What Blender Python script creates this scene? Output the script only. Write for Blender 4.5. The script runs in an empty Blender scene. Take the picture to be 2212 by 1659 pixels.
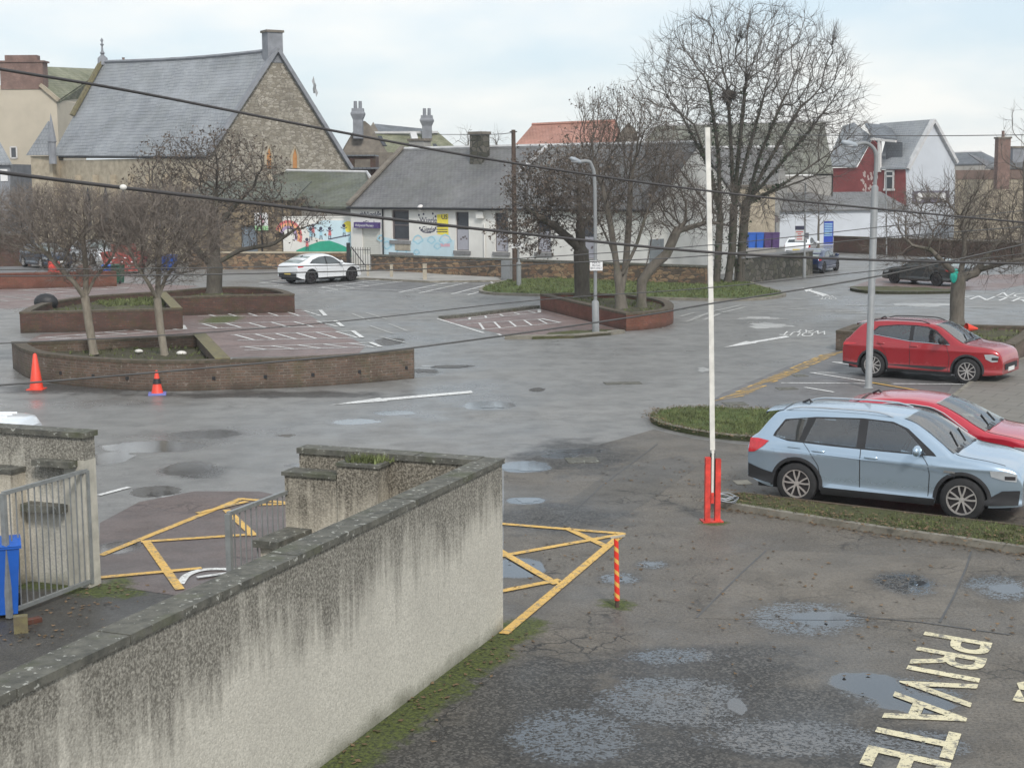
import bpy, bmesh, math, random
import numpy as np
from mathutils import Vector, Matrix, kdtree
R = math.radians
random.seed(7); rng = np.random.default_rng(7)
SC = bpy.context.scene
COL = SC.collection
# ------------------------------------------------------------------ camera
PW, PH, FPX = 2212.0, 1659.0, 3200.0          # measuring grid of the photograph
CAM = Vector((0, 0, 5.6))
PITCH = math.atan((PH/2 - 388.0)/FPX); ROLL = -0.006
RC = Matrix.Rotation(R(90) - PITCH, 3, 'X') @ Matrix.Rotation(ROLL, 3, 'Z')
cd = bpy.data.cameras.new('camera'); cam = bpy.data.objects.new('camera', cd); COL.objects.link(cam)
cam.location = CAM; cam.rotation_euler = RC.to_euler()
cd.sensor_fit = 'HORIZONTAL'; cd.sensor_width = 36.0; cd.lens = FPX/PW*36.0
cd.clip_start = 0.1; cd.clip_end = 6000
SC.camera = cam
# ------------------------------------------------------------------ light
SUN_EL, SUN_ROT = 42.0, 162.0
w = bpy.data.worlds.new('World'); SC.world = w; w.use_nodes = True
nt = w.node_tree; nt.nodes.clear()
def wn(t, **k):
    n = nt.nodes.new(t)
    for a, b in k.items(): setattr(n, a, b)
    return n
sky = wn('ShaderNodeTexSky', sky_type='NISHITA', sun_disc=False, sun_elevation=R(SUN_EL), sun_rotation=R(SUN_ROT),
         air_density=1.0, dust_density=2.0, ozone_density=1.5)
tc = wn('ShaderNodeTexCoord'); mp = wn('ShaderNodeMapping'); mp.inputs['Scale'].default_value = (1.0, 1.0, 3.2)
mp.inputs['Location'].default_value = (2.3, 0.4, 0.15)
nz = wn('ShaderNodeTexNoise'); nz.inputs['Scale'].default_value = 3.2; nz.inputs['Detail'].default_value = 7; nz.inputs['Roughness'].default_value = .52
rp = wn('ShaderNodeValToRGB'); rp.color_ramp.elements[0].position = .36; rp.color_ramp.elements[1].position = .68
rp.color_ramp.elements[0].color = (.74, .74, .74, 1); rp.color_ramp.elements[1].color = (1, 1, 1, 1)
rc = wn('ShaderNodeValToRGB'); rc.color_ramp.elements[0].position = .42; rc.color_ramp.elements[1].position = .60
rc.color_ramp.elements[0].color = (.66, .765, .84, 1); rc.color_ramp.elements[1].color = (.93, .93, .905, 1)
sc10 = wn('ShaderNodeVectorMath', operation='SCALE'); sc10.inputs['Scale'].default_value = 5.7
mx = wn('ShaderNodeMix', data_type='RGBA')
bg = wn('ShaderNodeBackground'); bg.inputs['Strength'].default_value = .12
ow = wn('ShaderNodeOutputWorld')
L = nt.links.new
L(tc.outputs['Generated'], mp.inputs['Vector']); L(mp.outputs[0], nz.inputs['Vector'])
L(nz.outputs['Fac'], rp.inputs['Fac']); L(nz.outputs['Fac'], rc.inputs['Fac'])
L(rc.outputs['Color'], sc10.inputs[0])
mf = wn('ShaderNodeMath', operation='MULTIPLY'); mf.inputs[1].default_value = .95
L(rp.outputs['Color'], mf.inputs[0]); L(mf.outputs[0], mx.inputs['Factor'])
L(sky.outputs[0], mx.inputs['A']); L(sc10.outputs[0], mx.inputs['B'])
L(mx.outputs['Result'], bg.inputs['Color']); L(bg.outputs[0], ow.inputs['Surface'])
sd = bpy.data.lights.new('sun', 'SUN'); sun = bpy.data.objects.new('sun', sd); COL.objects.link(sun)
sd.energy = 1.5; sd.angle = R(10); sd.color = (1, .955, .9)
az = R(SUN_ROT)
sdir = Vector((math.sin(az)*math.cos(R(SUN_EL)), math.cos(az)*math.cos(R(SUN_EL)), math.sin(R(SUN_EL))))
sun.rotation_euler = sdir.to_track_quat('Z', 'Y').to_euler(); sun.location = (0, 0, 60)
SC.view_settings.view_transform = 'Standard'; SC.view_settings.look = 'None'
SC.view_settings.exposure = 0.76; SC.view_settings.gamma = 1.0; SC.view_settings.use_curve_mapping = False
SC.render.engine = 'CYCLES'
SC.cycles.max_bounces = 6; SC.cycles.diffuse_bounces = 3; SC.cycles.glossy_bounces = 3
SC.cycles.use_adaptive_sampling = True; SC.cycles.use_denoising = True

# ------------------------------------------------------------------ measuring helpers
def ray(px, py): return (RC @ Vector((px - PW/2, -(py - PH/2), -FPX)))
def G(px, py, z=0.0):
    d = ray(px, py); return CAM + d*((z - CAM.z)/d.z)
def at(px, py, Y):
    d = ray(px, py); return CAM + d*((Y - CAM.y)/d.y)
class Plane:
    'vertical plane through two plan points; uv() gives metres along it and height'
    def __init__(s, a, b):
        s.a = Vector((a[0], a[1])); s.d = (Vector((b[0], b[1])) - s.a).normalized(); s.n = Vector((s.d.y, -s.d.x))
        if s.n.dot(-s.a) < 0: s.n = -s.n     # towards the viewer
    def uv(s, px, py):
        d = ray(px, py); k = (s.a - Vector((CAM.x, CAM.y))).dot(s.n)/Vector((d.x, d.y)).dot(s.n)
        p = CAM + d*k; return ((Vector((p.x, p.y)) - s.a).dot(s.d), p.z)
    def P(s, u, z, off=0.0):
        q = s.a + s.d*u + s.n*off; return Vector((q.x, q.y, z))
# ------------------------------------------------------------------ object helpers
def tag(o, label=None, cat=None, group=None, kind=None):
    if label: o['label'] = label
    if cat: o['category'] = cat
    if group: o['group'] = group
    if kind: o['kind'] = kind
    return o
def thing(name, label, cat, loc=(0, 0, 0), rz=0.0, group=None):
    o = bpy.data.objects.new(name, None); COL.objects.link(o); o.location = loc; o.rotation_euler = (0, 0, rz)
    o.empty_display_size = .3
    return tag(o, label, cat, group)
def wloc(o):
    v = Vector((0, 0, 0))
    while o is not None: v += Vector(o.location); o = o.parent
    return v
class MB:
    def __init__(s): s.v = []; s.f = []; s.m = []; s.cur = 0; s.uvs = {}
    def add(s, vs, fs):
        b = len(s.v); s.v.extend([tuple(p) for p in vs])
        for f in fs: s.f.append([b + i for i in f]); s.m.append(s.cur)
        return s
    def poly(s, *p): return s.add(p, [list(range(len(p)))])
    def box(s, c, d, rz=0.0, rot=None):
        x, y, z = d[0]/2, d[1]/2, d[2]/2
        M = rot if rot is not None else Matrix.Rotation(rz, 3, 'Z')
        c = Vector(c)
        vs = [c + M @ Vector((i*x, j*y, k*z)) for k in (-1, 1) for j in (-1, 1) for i in (-1, 1)]
        return s.add(vs, [[0, 2, 3, 1], [4, 5, 7, 6], [0, 1, 5, 4], [2, 6, 7, 3], [0, 4, 6, 2], [1, 3, 7, 5]])
    def bar(s, a, b, wd, h, up=(0, 0, 1)):
        a, b = Vector(a), Vector(b); t = (b - a); ln = t.length; t.normalize()
        y = Vector(up).cross(t)
        if y.length < 1e-5: y = Vector((0, 1, 0)).cross(t)
        y.normalize(); z = t.cross(y)
        return s.box((a + b)/2, (ln, wd, h), rot=Matrix((t, y, z)).transposed())
    def prism(s, pts, z0, z1):
        n = len(pts); vs = [(p[0], p[1], z0) for p in pts] + [(p[0], p[1], z1) for p in pts]
        fs = [[i, (i+1) % n, n + (i+1) % n, n + i] for i in range(n)] + [list(range(n))[::-1], list(range(n, 2*n))]
        return s.add(vs, fs)
    def slab(s, pts, off):
        'polygon given in 3-D, thickened by the vector off'
        pts = [Vector(p) for p in pts]; off = Vector(off); n = len(pts)
        return s.add(pts + [p + off for p in pts], [[i, (i+1) % n, n + (i+1) % n, n + i] for i in range(n)] + [list(range(n))[::-1], list(range(n, 2*n))])
    def tube(s, path, rad, n=8, cap=True):
        path = [Vector(p) for p in path]; m = len(path)
        if not hasattr(rad, '__len__'): rad = [rad]*m
        b = len(s.v); x = None
        for i, p in enumerate(path):
            t = path[min(i+1, m-1)] - path[max(i-1, 0)]
            if t.length < 1e-9: t = Vector((0, 0, 1))
            t.normalize()
            if x is None:
                x = t.cross(Vector((0, 0, 1)) if abs(t.z) < .9 else Vector((1, 0, 0)))
            x = x - t*x.dot(t)
            if x.length < 1e-6: x = t.cross(Vector((.3, .7, .2)))
            x.normalize(); y = t.cross(x)
            for k in range(n):
                a = 2*math.pi*k/n; s.v.append(tuple(p + (x*math.cos(a) + y*math.sin(a))*rad[i]))
        for i in range(m-1):
            for k in range(n):
                s.f.append([b+i*n+k, b+i*n+(k+1) % n, b+(i+1)*n+(k+1) % n, b+(i+1)*n+k]); s.m.append(s.cur)
        if cap:
            s.f.append([b+k for k in range(n)][::-1]); s.m.append(s.cur)
            s.f.append([b+(m-1)*n+k for k in range(n)]); s.m.append(s.cur)
        return s
    def lathe(s, prof, n=16, c=(0, 0, 0), axis='Z'):
        b = len(s.v); m = len(prof)
        for r, z in prof:
            for k in range(n):
                a = 2*math.pi*k/n; q = (r*math.cos(a), r*math.sin(a), z)
                if axis == 'Y': q = (q[0], q[2], q[1])
                s.v.append((q[0]+c[0], q[1]+c[1], q[2]+c[2]))
        for i in range(m-1):
            for k in range(n):
                f = [b+i*n+k, b+i*n+(k+1) % n, b+(i+1)*n+(k+1) % n, b+(i+1)*n+k]
                s.f.append(f[::-1] if axis == 'Y' else f); s.m.append(s.cur)
        return s
    def grid(s, rows, flip=False):
        b = len(s.v); n = len(rows[0])
        for r in rows: s.v.extend([tuple(p) for p in r])
        for i in range(len(rows)-1):
            for j in range(n-1):
                f = [b+i*n+j, b+i*n+j+1, b+(i+1)*n+j+1, b+(i+1)*n+j]
                s.f.append(f[::-1] if flip else f); s.m.append(s.cur)
        return s
    def ball(s, c, r, n=10, m=6):
        rx, ry, rz = (r if hasattr(r, '__len__') else (r, r, r))
        rows = [[(c[0]+rx*math.sin(math.pi*i/m)*math.cos(2*math.pi*j/n), c[1]+ry*math.sin(math.pi*i/m)*math.sin(2*math.pi*j/n), c[2]+rz*math.cos(math.pi*i/m)) for j in range(n+1)] for i in range(m+1)]
        return s.grid(rows, True)
    def build(s, name, mat, parent=None, smooth=None, world=True, attrs=None, uv=True):
        me = bpy.data.meshes.new(name)
        off = wloc(parent) if (parent is not None and world) else Vector((0, 0, 0))
        V = np.array(s.v, dtype=np.float64).reshape(-1, 3)
        me.from_pydata((V - np.array(off)).tolist(), [], s.f)
        mats = mat if isinstance(mat, (list, tuple)) else [mat]
        for q in mats: me.materials.append(q)
        if len(mats) > 1: me.polygons.foreach_set('material_index', s.m)
        if uv and len(me.polygons):
            lay = me.uv_layers.new(name='uv'); dat = np.zeros(len(me.loops)*2)
            z = Vector((0, 0, 1))
            for p in me.polygons:
                n = p.normal
                if abs(n.z) > .96: t = Vector((1, 0, 0)); bt = Vector((0, 1, 0))
                else:
                    t = z.cross(n).normalized(); bt = n.cross(t)
                for li in p.loop_indices:
                    q = V[me.loops[li].vertex_index]
                    dat[2*li] = q[0]*t.x + q[1]*t.y + q[2]*t.z; dat[2*li+1] = q[0]*bt.x + q[1]*bt.y + q[2]*bt.z
            lay.data.foreach_set('uv', dat)
        if attrs:
            for k, a in attrs.items():
                at_ = me.attributes.new(k, 'FLOAT', 'POINT'); at_.data.foreach_set('value', np.asarray(a, dtype=np.float32))
        if smooth is not None:
            me.shade_smooth()
            if smooth < 180: me.set_sharp_from_angle(angle=R(smooth))
        me.update()
        o = bpy.data.objects.new(name, me); COL.objects.link(o)
        if parent is not None: o.parent = parent
        return o
def copy_tree(o, parent=None):
    c = o.copy(); COL.objects.link(c); c.parent = parent
    for ch in o.children: copy_tree(ch, c)
    return c
def resample(pts, n):
    pts = [Vector(p) for p in pts]; ds = [0.0]
    for a, b in zip(pts, pts[1:]): ds.append(ds[-1] + (b-a).length)
    out = []; k = 0
    for i in range(n):
        t = ds[-1]*i/(n-1)
        while k < len(pts)-2 and ds[k+1] < t: k += 1
        u = (t-ds[k])/max(1e-9, ds[k+1]-ds[k]); out.append(pts[k].lerp(pts[k+1], min(1, max(0, u))))
    return out
def spline(pts, n=8, closed=False):
    pts = [Vector(p) for p in pts]; out = []; m = len(pts)
    rngi = range(m if closed else m-1)
    for i in rngi:
        g = (lambda k: pts[k % m]) if closed else (lambda k: pts[min(max(k, 0), m-1)])
        p0, p1, p2, p3 = g(i-1), g(i), g(i+1), g(i+2)
        for k in range(n):
            t = k/n
            out.append(.5*((2*p1) + (p2-p0)*t + (2*p0-5*p1+4*p2-p3)*t*t + (3*p1-p0-3*p2+p3)*t**3))
    if not closed: out.append(pts[-1])
    return out
# ------------------------------------------------------------------ materials
class NB:
    def __init__(s, name, rough=.8, spec=.5, metal=0.0):
        s.m = bpy.data.materials.new(name); s.m.use_nodes = True; s.t = s.m.node_tree
        s.b = s.t.nodes['Principled BSDF']; s.b.inputs['Roughness'].default_value = rough
        s.b.inputs['Metallic'].default_value = metal; s.b.inputs['Specular IOR Level'].default_value = spec
    def put(s, i, v):
        if v is None: return
        if isinstance(v, bpy.types.NodeSocket): s.t.links.new(v, i)
        elif isinstance(v, (tuple, list)) and i.type == 'RGBA': i.default_value = (*v[:3], 1)
        else: i.default_value = v
    def nd(s, t, **k):
        n = s.t.nodes.new(t)
        for a, b in k.items(): setattr(n, a, b)
        return n
    def pos(s): return s.nd('ShaderNodeNewGeometry').outputs['Position']
    def uv(s): return s.nd('ShaderNodeTexCoord').outputs['UV']
    def obj(s): return s.nd('ShaderNodeTexCoord').outputs['Object']
    def attr(s, n): return s.nd('ShaderNodeAttribute', attribute_name=n).outputs['Fac']
    def scale(s, v, x, y, z=1.0):
        n = s.nd('ShaderNodeVectorMath', operation='MULTIPLY'); s.put(n.inputs[0], v); n.inputs[1].default_value = (x, y, z); return n.outputs[0]
    def vadd(s, a, b):
        n = s.nd('ShaderNodeVectorMath', operation='ADD'); s.put(n.inputs[0], a); s.put(n.inputs[1], b); return n.outputs[0]
    def noise(s, v, sc, det=3, rough=.55, dist=0.0, col=False):
        n = s.nd('ShaderNodeTexNoise'); s.put(n.inputs['Vector'], v); n.inputs['Scale'].default_value = sc
        n.inputs['Detail'].default_value = det; n.inputs['Roughness'].default_value = rough; n.inputs['Distortion'].default_value = dist
        return n.outputs['Color' if col else 'Fac']
    def vor(s, v, sc, feat='F1', out='Distance', rand=1.0):
        n = s.nd('ShaderNodeTexVoronoi', feature=feat); s.put(n.inputs['Vector'], v); n.inputs['Scale'].default_value = sc
        n.inputs['Randomness'].default_value = rand; return n.outputs[out]
    def math(s, op, a, b=None, clamp=False):
        n = s.nd('ShaderNodeMath', operation=op, use_clamp=clamp); s.put(n.inputs[0], a); s.put(n.inputs[1], b); return n.outputs[0]
    def mr(s, v, a, b, c=0.0, d=1.0):
        n = s.nd('ShaderNodeMapRange'); s.put(n.inputs[0], v)
        for i, q in zip((1, 2, 3, 4), (a, b, c, d)): n.inputs[i].default_value = q
        return n.outputs[0]
    def mix(s, f, a, b, mode='MIX'):
        n = s.nd('ShaderNodeMix', data_type='RGBA', blend_type=mode); s.put(n.inputs['Factor'], f); s.put(n.inputs['A'], a); s.put(n.inputs['B'], b); return n.outputs['Result']
    def sep(s, v):
        n = s.nd('ShaderNodeSeparateXYZ'); s.put(n.inputs[0], v); return n.outputs
    def brick(s, v, c1, c2, mo, bw, rh, ms=.01, off=.5):
        n = s.nd('ShaderNodeTexBrick', offset=off); s.put(n.inputs['Vector'], v); s.put(n.inputs['Color1'], c1); s.put(n.inputs['Color2'], c2); s.put(n.inputs['Mortar'], mo)
        n.inputs['Scale'].default_value = 1.0; n.inputs['Mortar Size'].default_value = ms; n.inputs['Brick Width'].default_value = bw; n.inputs['Row Height'].default_value = rh
        n.inputs['Bias'].default_value = 0.0; n.inputs['Mortar Smooth'].default_value = .2
        return n.outputs['Color'], n.outputs['Fac']
    def bump(s, h, st=.5, di=.01):
        n = s.nd('ShaderNodeBump'); s.put(n.inputs['Height'], h); s.put(n.inputs['Strength'], st); n.inputs['Distance'].default_value = di
        s.t.links.new(n.outputs[0], s.b.inputs['Normal'])
    def done(s, col=None, rough=None, **kw):
        s.put(s.b.inputs['Base Color'], col)
        if rough is not None: s.put(s.b.inputs['Roughness'], rough)
        for k, v in kw.items(): s.put(s.b.inputs[k.replace('_', ' ')], v)
        return s.m
def plain(name, c, rough=.6, var=.25, sc=3.0, metal=0.0, spec=.5, obj=True, **kw):
    n = NB(name, rough, spec, metal); v = n.obj() if obj else n.pos()
    f = n.mr(n.noise(v, sc, 5, .6), .3, .7)
    a = tuple(x*(1-var) for x in c); b = tuple(min(1, x*(1+var)) for x in c)
    return n.done(n.mix(f, a, b), **kw)
# ------------------------------------------------------------------ material library
def tarmac(name, c1, c2, chips=.5, crack=0.0, dampbase=0.0, mirror=.95, pdark=.75):
    n = NB(name, .5); p = n.pos()
    wet, damp, dark, moss = n.attr('wet'), n.attr('damp'), n.attr('dark'), n.attr('moss')
    big = n.noise(p, .22, 5, .6); mid = n.noise(p, 1.3, 5, .6); fine = n.noise(p, 26, 3, .7); grit = n.noise(p, 75, 2, .6)
    col = n.mix(n.mr(big, .35, .65), c1, c2)
    col = n.mix(n.mr(mid, .42, .68, 0, .6), col, tuple(x*.55 for x in c1))
    col = n.mix(n.mr(fine, .42, .66, 0, chips), col, tuple(x*.35 for x in c1))
    col = n.mix(n.mr(grit, .60, .72, 0, chips*.8), col, (.30, .29, .27))
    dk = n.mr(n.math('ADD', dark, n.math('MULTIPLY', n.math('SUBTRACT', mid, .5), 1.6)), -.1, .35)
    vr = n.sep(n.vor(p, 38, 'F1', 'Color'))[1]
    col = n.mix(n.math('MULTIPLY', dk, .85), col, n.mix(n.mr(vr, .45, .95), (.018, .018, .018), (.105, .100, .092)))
    cr = None
    if crack:
        dv = n.vadd(p, n.scale(n.noise(p, 2.2, 4, .6, col=True), .55, .55, 0))
        c0 = n.mr(n.vor(dv, .75, 'DISTANCE_TO_EDGE'), .004, .02, 1, 0)
        c1_ = n.math('MULTIPLY', n.mr(n.vor(dv, 2.6, 'DISTANCE_TO_EDGE'), .012, .06, 1, 0), n.mr(n.noise(p, .45, 3), .53, .66))
        cr = n.math('MULTIPLY', n.math('MAXIMUM', n.math('MULTIPLY', c0, .10), c1_), crack)
        col = n.mix(cr, col, (.012, .012, .012))
    edge = n.math('ADD', n.math('MULTIPLY', n.math('SUBTRACT', n.noise(p, 1.1, 6, .68), .5), 1.15), wet)
    pud = n.mr(edge, .02, .10)
    rim = n.mr(edge, -.30, .04)
    dm = n.mr(n.math('ADD', damp, n.math('MULTIPLY', n.math('SUBTRACT', mid, .5), .9)), -.2, .35)
    rnd = n.sep(n.vor(n.vadd(p, n.scale(n.noise(p, 30, 2, col=True), .02, .02, 0)), 38, 'F1', 'Color'))[0]; chipn = n.math('ADD', n.math('MULTIPLY', rnd, .62), n.math('MULTIPLY', n.noise(p, 6, 4, .65), .75))
    dmp = n.mr(n.math('SUBTRACT', n.math('MULTIPLY', dm, .70), chipn), -.20, .12)
    col = n.mix(n.math('MULTIPLY', rim, .6*pdark), col, tuple(x*.35 for x in c1))
    col = n.mix(n.math('MULTIPLY', dm, .55), col, (.022, .021, .020))
    wetn = n.math('MAXIMUM', pud, dmp)
    col = n.mix(n.math('MULTIPLY', wetn, pdark), col, (.03, .032, .035))
    mg = n.mr(n.math('ADD', moss, n.math('MULTIPLY', n.math('SUBTRACT', n.noise(p, 5, 5, .7), .5), 1.7)), .0, .45)
    col = n.mix(n.math('MULTIPLY', mg, .9), col, n.mix(n.mr(n.noise(p, 22, 4, .75), .38, .62), (.018, .026, .008), (.10, .125, .020)))
    rg = n.mr(n.math('ADD', n.math('MULTIPLY', big, .65), n.math('MULTIPLY', n.noise(p, .9, 5, .65), .35)), .40, .62, .44 - dampbase, .84 - dampbase)
    rg = n.math('SUBTRACT', rg, n.math('MULTIPLY', rim, .12))
    rg = n.math('ADD', rg, n.math('MULTIPLY', mg, .4))
    keep = n.math('SUBTRACT', 1.0, n.math('MULTIPLY', wetn, mirror), True)
    rg = n.math('MULTIPLY', rg, keep)
    h = n.math('ADD', n.math('MULTIPLY', fine, 1.0), n.math('MULTIPLY', grit, .35))
    if cr is not None: h = n.math('SUBTRACT', h, n.math('MULTIPLY', cr, 1.5))
    n.bump(h, n.math('MULTIPLY', keep, .40), .010)
    return n.done(col, rg, IOR=n.mr(wetn, 0, 1, 1.5, 2.15))
def brickm(name, a, b, mo, moss=.3, pale=.2, bw=.225, rh=.075):
    n = NB(name, .85); u = n.uv(); p = n.pos()
    c, f = n.brick(u, a, b, mo, bw, rh, .011)
    c = n.mix(n.mr(n.noise(p, 1.4, 5, .65), .35, .7, 0, .75), c, tuple(x*.4 for x in a))
    c = n.mix(n.mr(n.noise(p, 7, 4, .7), .60, .72, 0, pale), c, (.42, .38, .33))
    z = n.sep(p)[2]
    c = n.mix(n.math('MULTIPLY', n.mr(n.noise(n.scale(p, 1, 1, .6), 2.2, 5, .7), .50, .68), moss), c, (.055, .065, .018))
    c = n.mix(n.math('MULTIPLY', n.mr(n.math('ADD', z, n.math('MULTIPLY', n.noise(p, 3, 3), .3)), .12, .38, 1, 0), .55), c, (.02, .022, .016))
    n.bump(n.math('ADD', n.math('MULTIPLY', f, -1.0), n.noise(p, 40, 2)), .5, .01)
    return n.done(c, .85)
def stonem(name, cols, mo, sc=2.2, stretch=1.7, dirt=.4):
    n = NB(name, .9); u = n.uv(); p = n.pos()
    v = n.vadd(n.scale(u, 1/stretch, 1, 1), n.scale(n.noise(u, 1.5, 3, col=True), .16, .16, 0))
    e = n.vor(v, sc, 'DISTANCE_TO_EDGE', rand=.85); cc = n.vor(v, sc, 'F1', 'Color', rand=.85)
    t = n.sep(cc)[0]
    c = n.mix(n.mr(t, .15, .85), cols[0], cols[1]); c = n.mix(n.mr(n.sep(cc)[1], .62, .7), c, cols[2])
    c = n.mix(n.mr(e, .02, .07, 1, 0), c, mo)
    c = n.mix(n.mr(n.noise(n.scale(p, 1, 1, .35), .8, 5, .7), .45, .68, 0, dirt), c, (.045, .042, .036))
    c = n.mix(n.mr(n.noise(p, 9, 4, .7), .55, .75, 0, .4), c, tuple(x*.5 for x in cols[0]))
    n.bump(n.math('ADD', n.mr(e, 0, .1), n.noise(p, 14, 3)), .6, .02)
    return n.done(c, .92)
def slatem(name, a, b, moss=.2, rh=.22, rough=.5):
    n = NB(name, rough); u = n.uv(); p = n.pos()
    v = n.vadd(u, n.scale(n.noise(u, .8, 2, col=True), .06, .09, 0))
    c, f = n.brick(v, a, b, tuple(x*.3 for x in a), .30, rh, .018)
    c = n.mix(n.mr(n.noise(p, .35, 5, .65), .35, .7, 0, .6), c, tuple(x*1.55 for x in b))
    c = n.mix(n.mr(n.noise(u, 3.3, 4, .7), .55, .72, 0, .55), c, tuple(x*.5 for x in a))
    c = n.mix(n.mr(n.noise(p, .55, 5, .7), .45, .62, 0, moss), c, (.085, .095, .045))
    sv = n.math('FRACT', n.math('DIVIDE', n.sep(v)[1], rh))
    n.bump(n.math('ADD', n.math('SUBTRACT', 1.0, sv), n.math('MULTIPLY', n.noise(u, 5, 3), .6)), .6, .03)
    return n.done(c, n.mr(n.noise(u, 2.5, 3), .3, .7, rough-.12, rough+.2))
def roughcast(name, c, dark, top, streak=1.0, fine=48):
    n = NB(name, .92); u = n.uv(); p = n.pos(); z = n.sep(p)[2]
    pe = n.vor(p, fine, 'F1'); pc = n.sep(n.vor(p, fine, 'F1', 'Color'))[0]
    sp = n.noise(p, fine*.55, 3, .75)
    col = n.mix(n.mr(pc, .0, 1.0), tuple(x*.84 for x in c), tuple(min(1, x*1.14) for x in c))
    col = n.mix(n.mr(sp, .55, .70, 0, .5), col, tuple(x*.45 for x in c))
    col = n.mix(n.mr(n.noise(p, 1.1, 4), .35, .7, 0, .35), col, tuple(x*.75 for x in c))
    st = n.noise(n.scale(u, 1.0, .16, 1), 2.6, 5, .62); st2 = n.noise(n.scale(u, 1.0, .07, 1), 9.0, 5, .65)
    patch = n.noise(u, .55, 4, .6)
    g = n.mr(z, top-1.75, top-.15, 0, 1)
    s1 = n.math('ADD', n.math('ADD', n.math('MULTIPLY', st, .65), n.math('MULTIPLY', st2, .62)), n.math('ADD', n.math('MULTIPLY', patch, .9), n.math('MULTIPLY', g, .80)))
    sm = n.mr(s1, 1.52, 1.82, 0, 1)
    spk = n.mr(n.noise(p, fine*.8, 2, .7), .35, .6, .45, 1)
    col = n.mix(n.math('MULTIPLY', n.math('MULTIPLY', sm, spk), .9*streak, True), col, dark)
    col = n.mix(n.math('MULTIPLY', n.mr(n.math('ADD', z, n.math('MULTIPLY', n.noise(p, 2.5, 4), .35)), .12, .36, 1, 0), .75), col, (.06, .065, .028))
    n.bump(n.math('ADD', n.math('MULTIPLY', pe, -.5), sp), .5, .012)
    return n.done(col, .93)
def copingm(name):
    n = NB(name, .85); p = n.pos()
    c = n.mix(n.mr(n.noise(p, 6, 5, .7), .3, .7), (.05, .05, .043), (.15, .145, .12))
    c = n.mix(n.mr(n.noise(p, 15, 3, .6), .62, .68, 0, .8), c, (.42, .42, .38))
    c = n.mix(n.mr(n.noise(p, 1.6, 4, .6), .55, .7, 0, .6), c, (.06, .07, .025))
    n.bump(n.noise(p, 30, 3), .5, .01); return n.done(c, .85)
def grassm(name, a, b, c3):
    n = NB(name, .9); p = n.pos()
    c = n.mix(n.mr(n.noise(p, 2.0, 5, .65), .3, .7), a, b); c = n.mix(n.mr(n.noise(p, .9, 5, .7), .5, .68, 0, .8), c, c3)
    c = n.mix(n.mr(n.noise(p, 28, 2, .7), .5, .7, 0, .6), c, tuple(x*.4 for x in a))
    n.bump(n.noise(p, 22, 3, .7), .9, .05); return n.done(c, .92)
def paint_worn(name, c, wear=.5):
    n = NB(name, .6); p = n.pos()
    f = n.math('MAXIMUM', n.mr(n.noise(p, 11, 6, .8), .53, .60, 0, wear), n.mr(n.noise(p, 2.6, 5, .7), .57, .66, 0, wear)); g = n.mr(n.noise(p, 1.2, 4, .6), .35, .7, 0, .5)
    col = n.mix(g, c, tuple(x*.62 for x in c)); col = n.mix(f, col, (.16, .15, .135))
    n.bump(n.noise(p, 40, 2), .3, .006); al = n.math('SUBTRACT', 1.0, n.mr(n.noise(p, 14, 6, .82), .575, .625, 0, min(1, wear*1.05)), True); return n.done(col, .55, Alpha=al)
def carpaint(name, c, metal=.35, rough=.32):
    n = NB(name, rough, .5, metal); p = n.obj()
    dirt = n.mr(n.math('ADD', n.sep(p)[2], n.math('MULTIPLY', n.noise(p, 4, 4, .6), .35)), .25, .75, .35, 0)
    col = n.mix(dirt, c, (.16, .14, .12))
    return n.done(col, n.math('ADD', n.math('MULTIPLY', dirt, .5), rough), Coat_Weight=.9, Coat_Roughness=.05)
def bark(name, a, b, sc=9):
    n = NB(name, .9); p = n.pos()
    v = n.scale(p, 1, 1, .35)
    c = n.mix(n.mr(n.noise(v, sc, 5, .7), .3, .7), a, b); c = n.mix(n.mr(n.noise(p, 1.3, 4), .55, .7, 0, .5), c, (.05, .06, .028))
    n.bump(n.noise(v, sc*1.5, 4, .7), .7, .02); return n.done(c, .9)
MT = {}
MT['road'] = tarmac('road_tarmac', (.200, .196, .188), (.245, .241, .230), .42, .22, .17, .84, .30)
MT['drive'] = tarmac('drive_tarmac', (.122, .107, .088), (.176, .154, .125), .8, .9, .04, .90)
MT['patchpale'] = tarmac('patch_pale_tarmac', (.40, .40, .39), (.52, .52, .50), .5, .3, .1)
MT['patch'] = tarmac('patch_tarmac', (.150, .132, .108), (.182, .160, .132), .55, .6, .0)
MT['patchdark'] = tarmac('patch_dark_tarmac', (.095, .086, .074), (.130, .118, .100), .6, .9, .04)
MT['yard'] = tarmac('yard_tarmac', (.055, .052, .047), (.085, .078, .066), .6, .4, .05)
MT['baygrey'] = tarmac('bay_tarmac', (.140, .137, .138), (.170, .165, .163), .4, .3, .06)
MT['red'] = tarmac('red_tarmac', (.195, .138, .126), (.235, .170, .155), .4, .3, .12)
MT['redgrey'] = tarmac('faded_red_tarmac', (.120, .092, .084), (.165, .125, .112), .55, .5, .12)
MT['pave'] = None
def slabm():
    n = NB('paving_slabs', .8); p = n.pos()
    rv = n.nd('ShaderNodeMapping'); rv.inputs['Rotation'].default_value = (0, 0, .55); n.put(rv.inputs['Vector'], p)
    c, f = n.brick(rv.outputs[0], (.19, .175, .152), (.165, .153, .136), (.095, .087, .074), .9, .6, .02)
    c = n.mix(n.mr(n.noise(p, .8, 5, .65), .35, .7, 0, .6), c, (.13, .12, .10))
    n.bump(n.math('MULTIPLY', f, -1), .4, .01); return n.done(c, .7)
MT['pave'] = slabm()
MT['kerb'] = copingm('kerb_stone')
n = NB('kerb_concrete', .85); p = n.pos()
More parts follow.
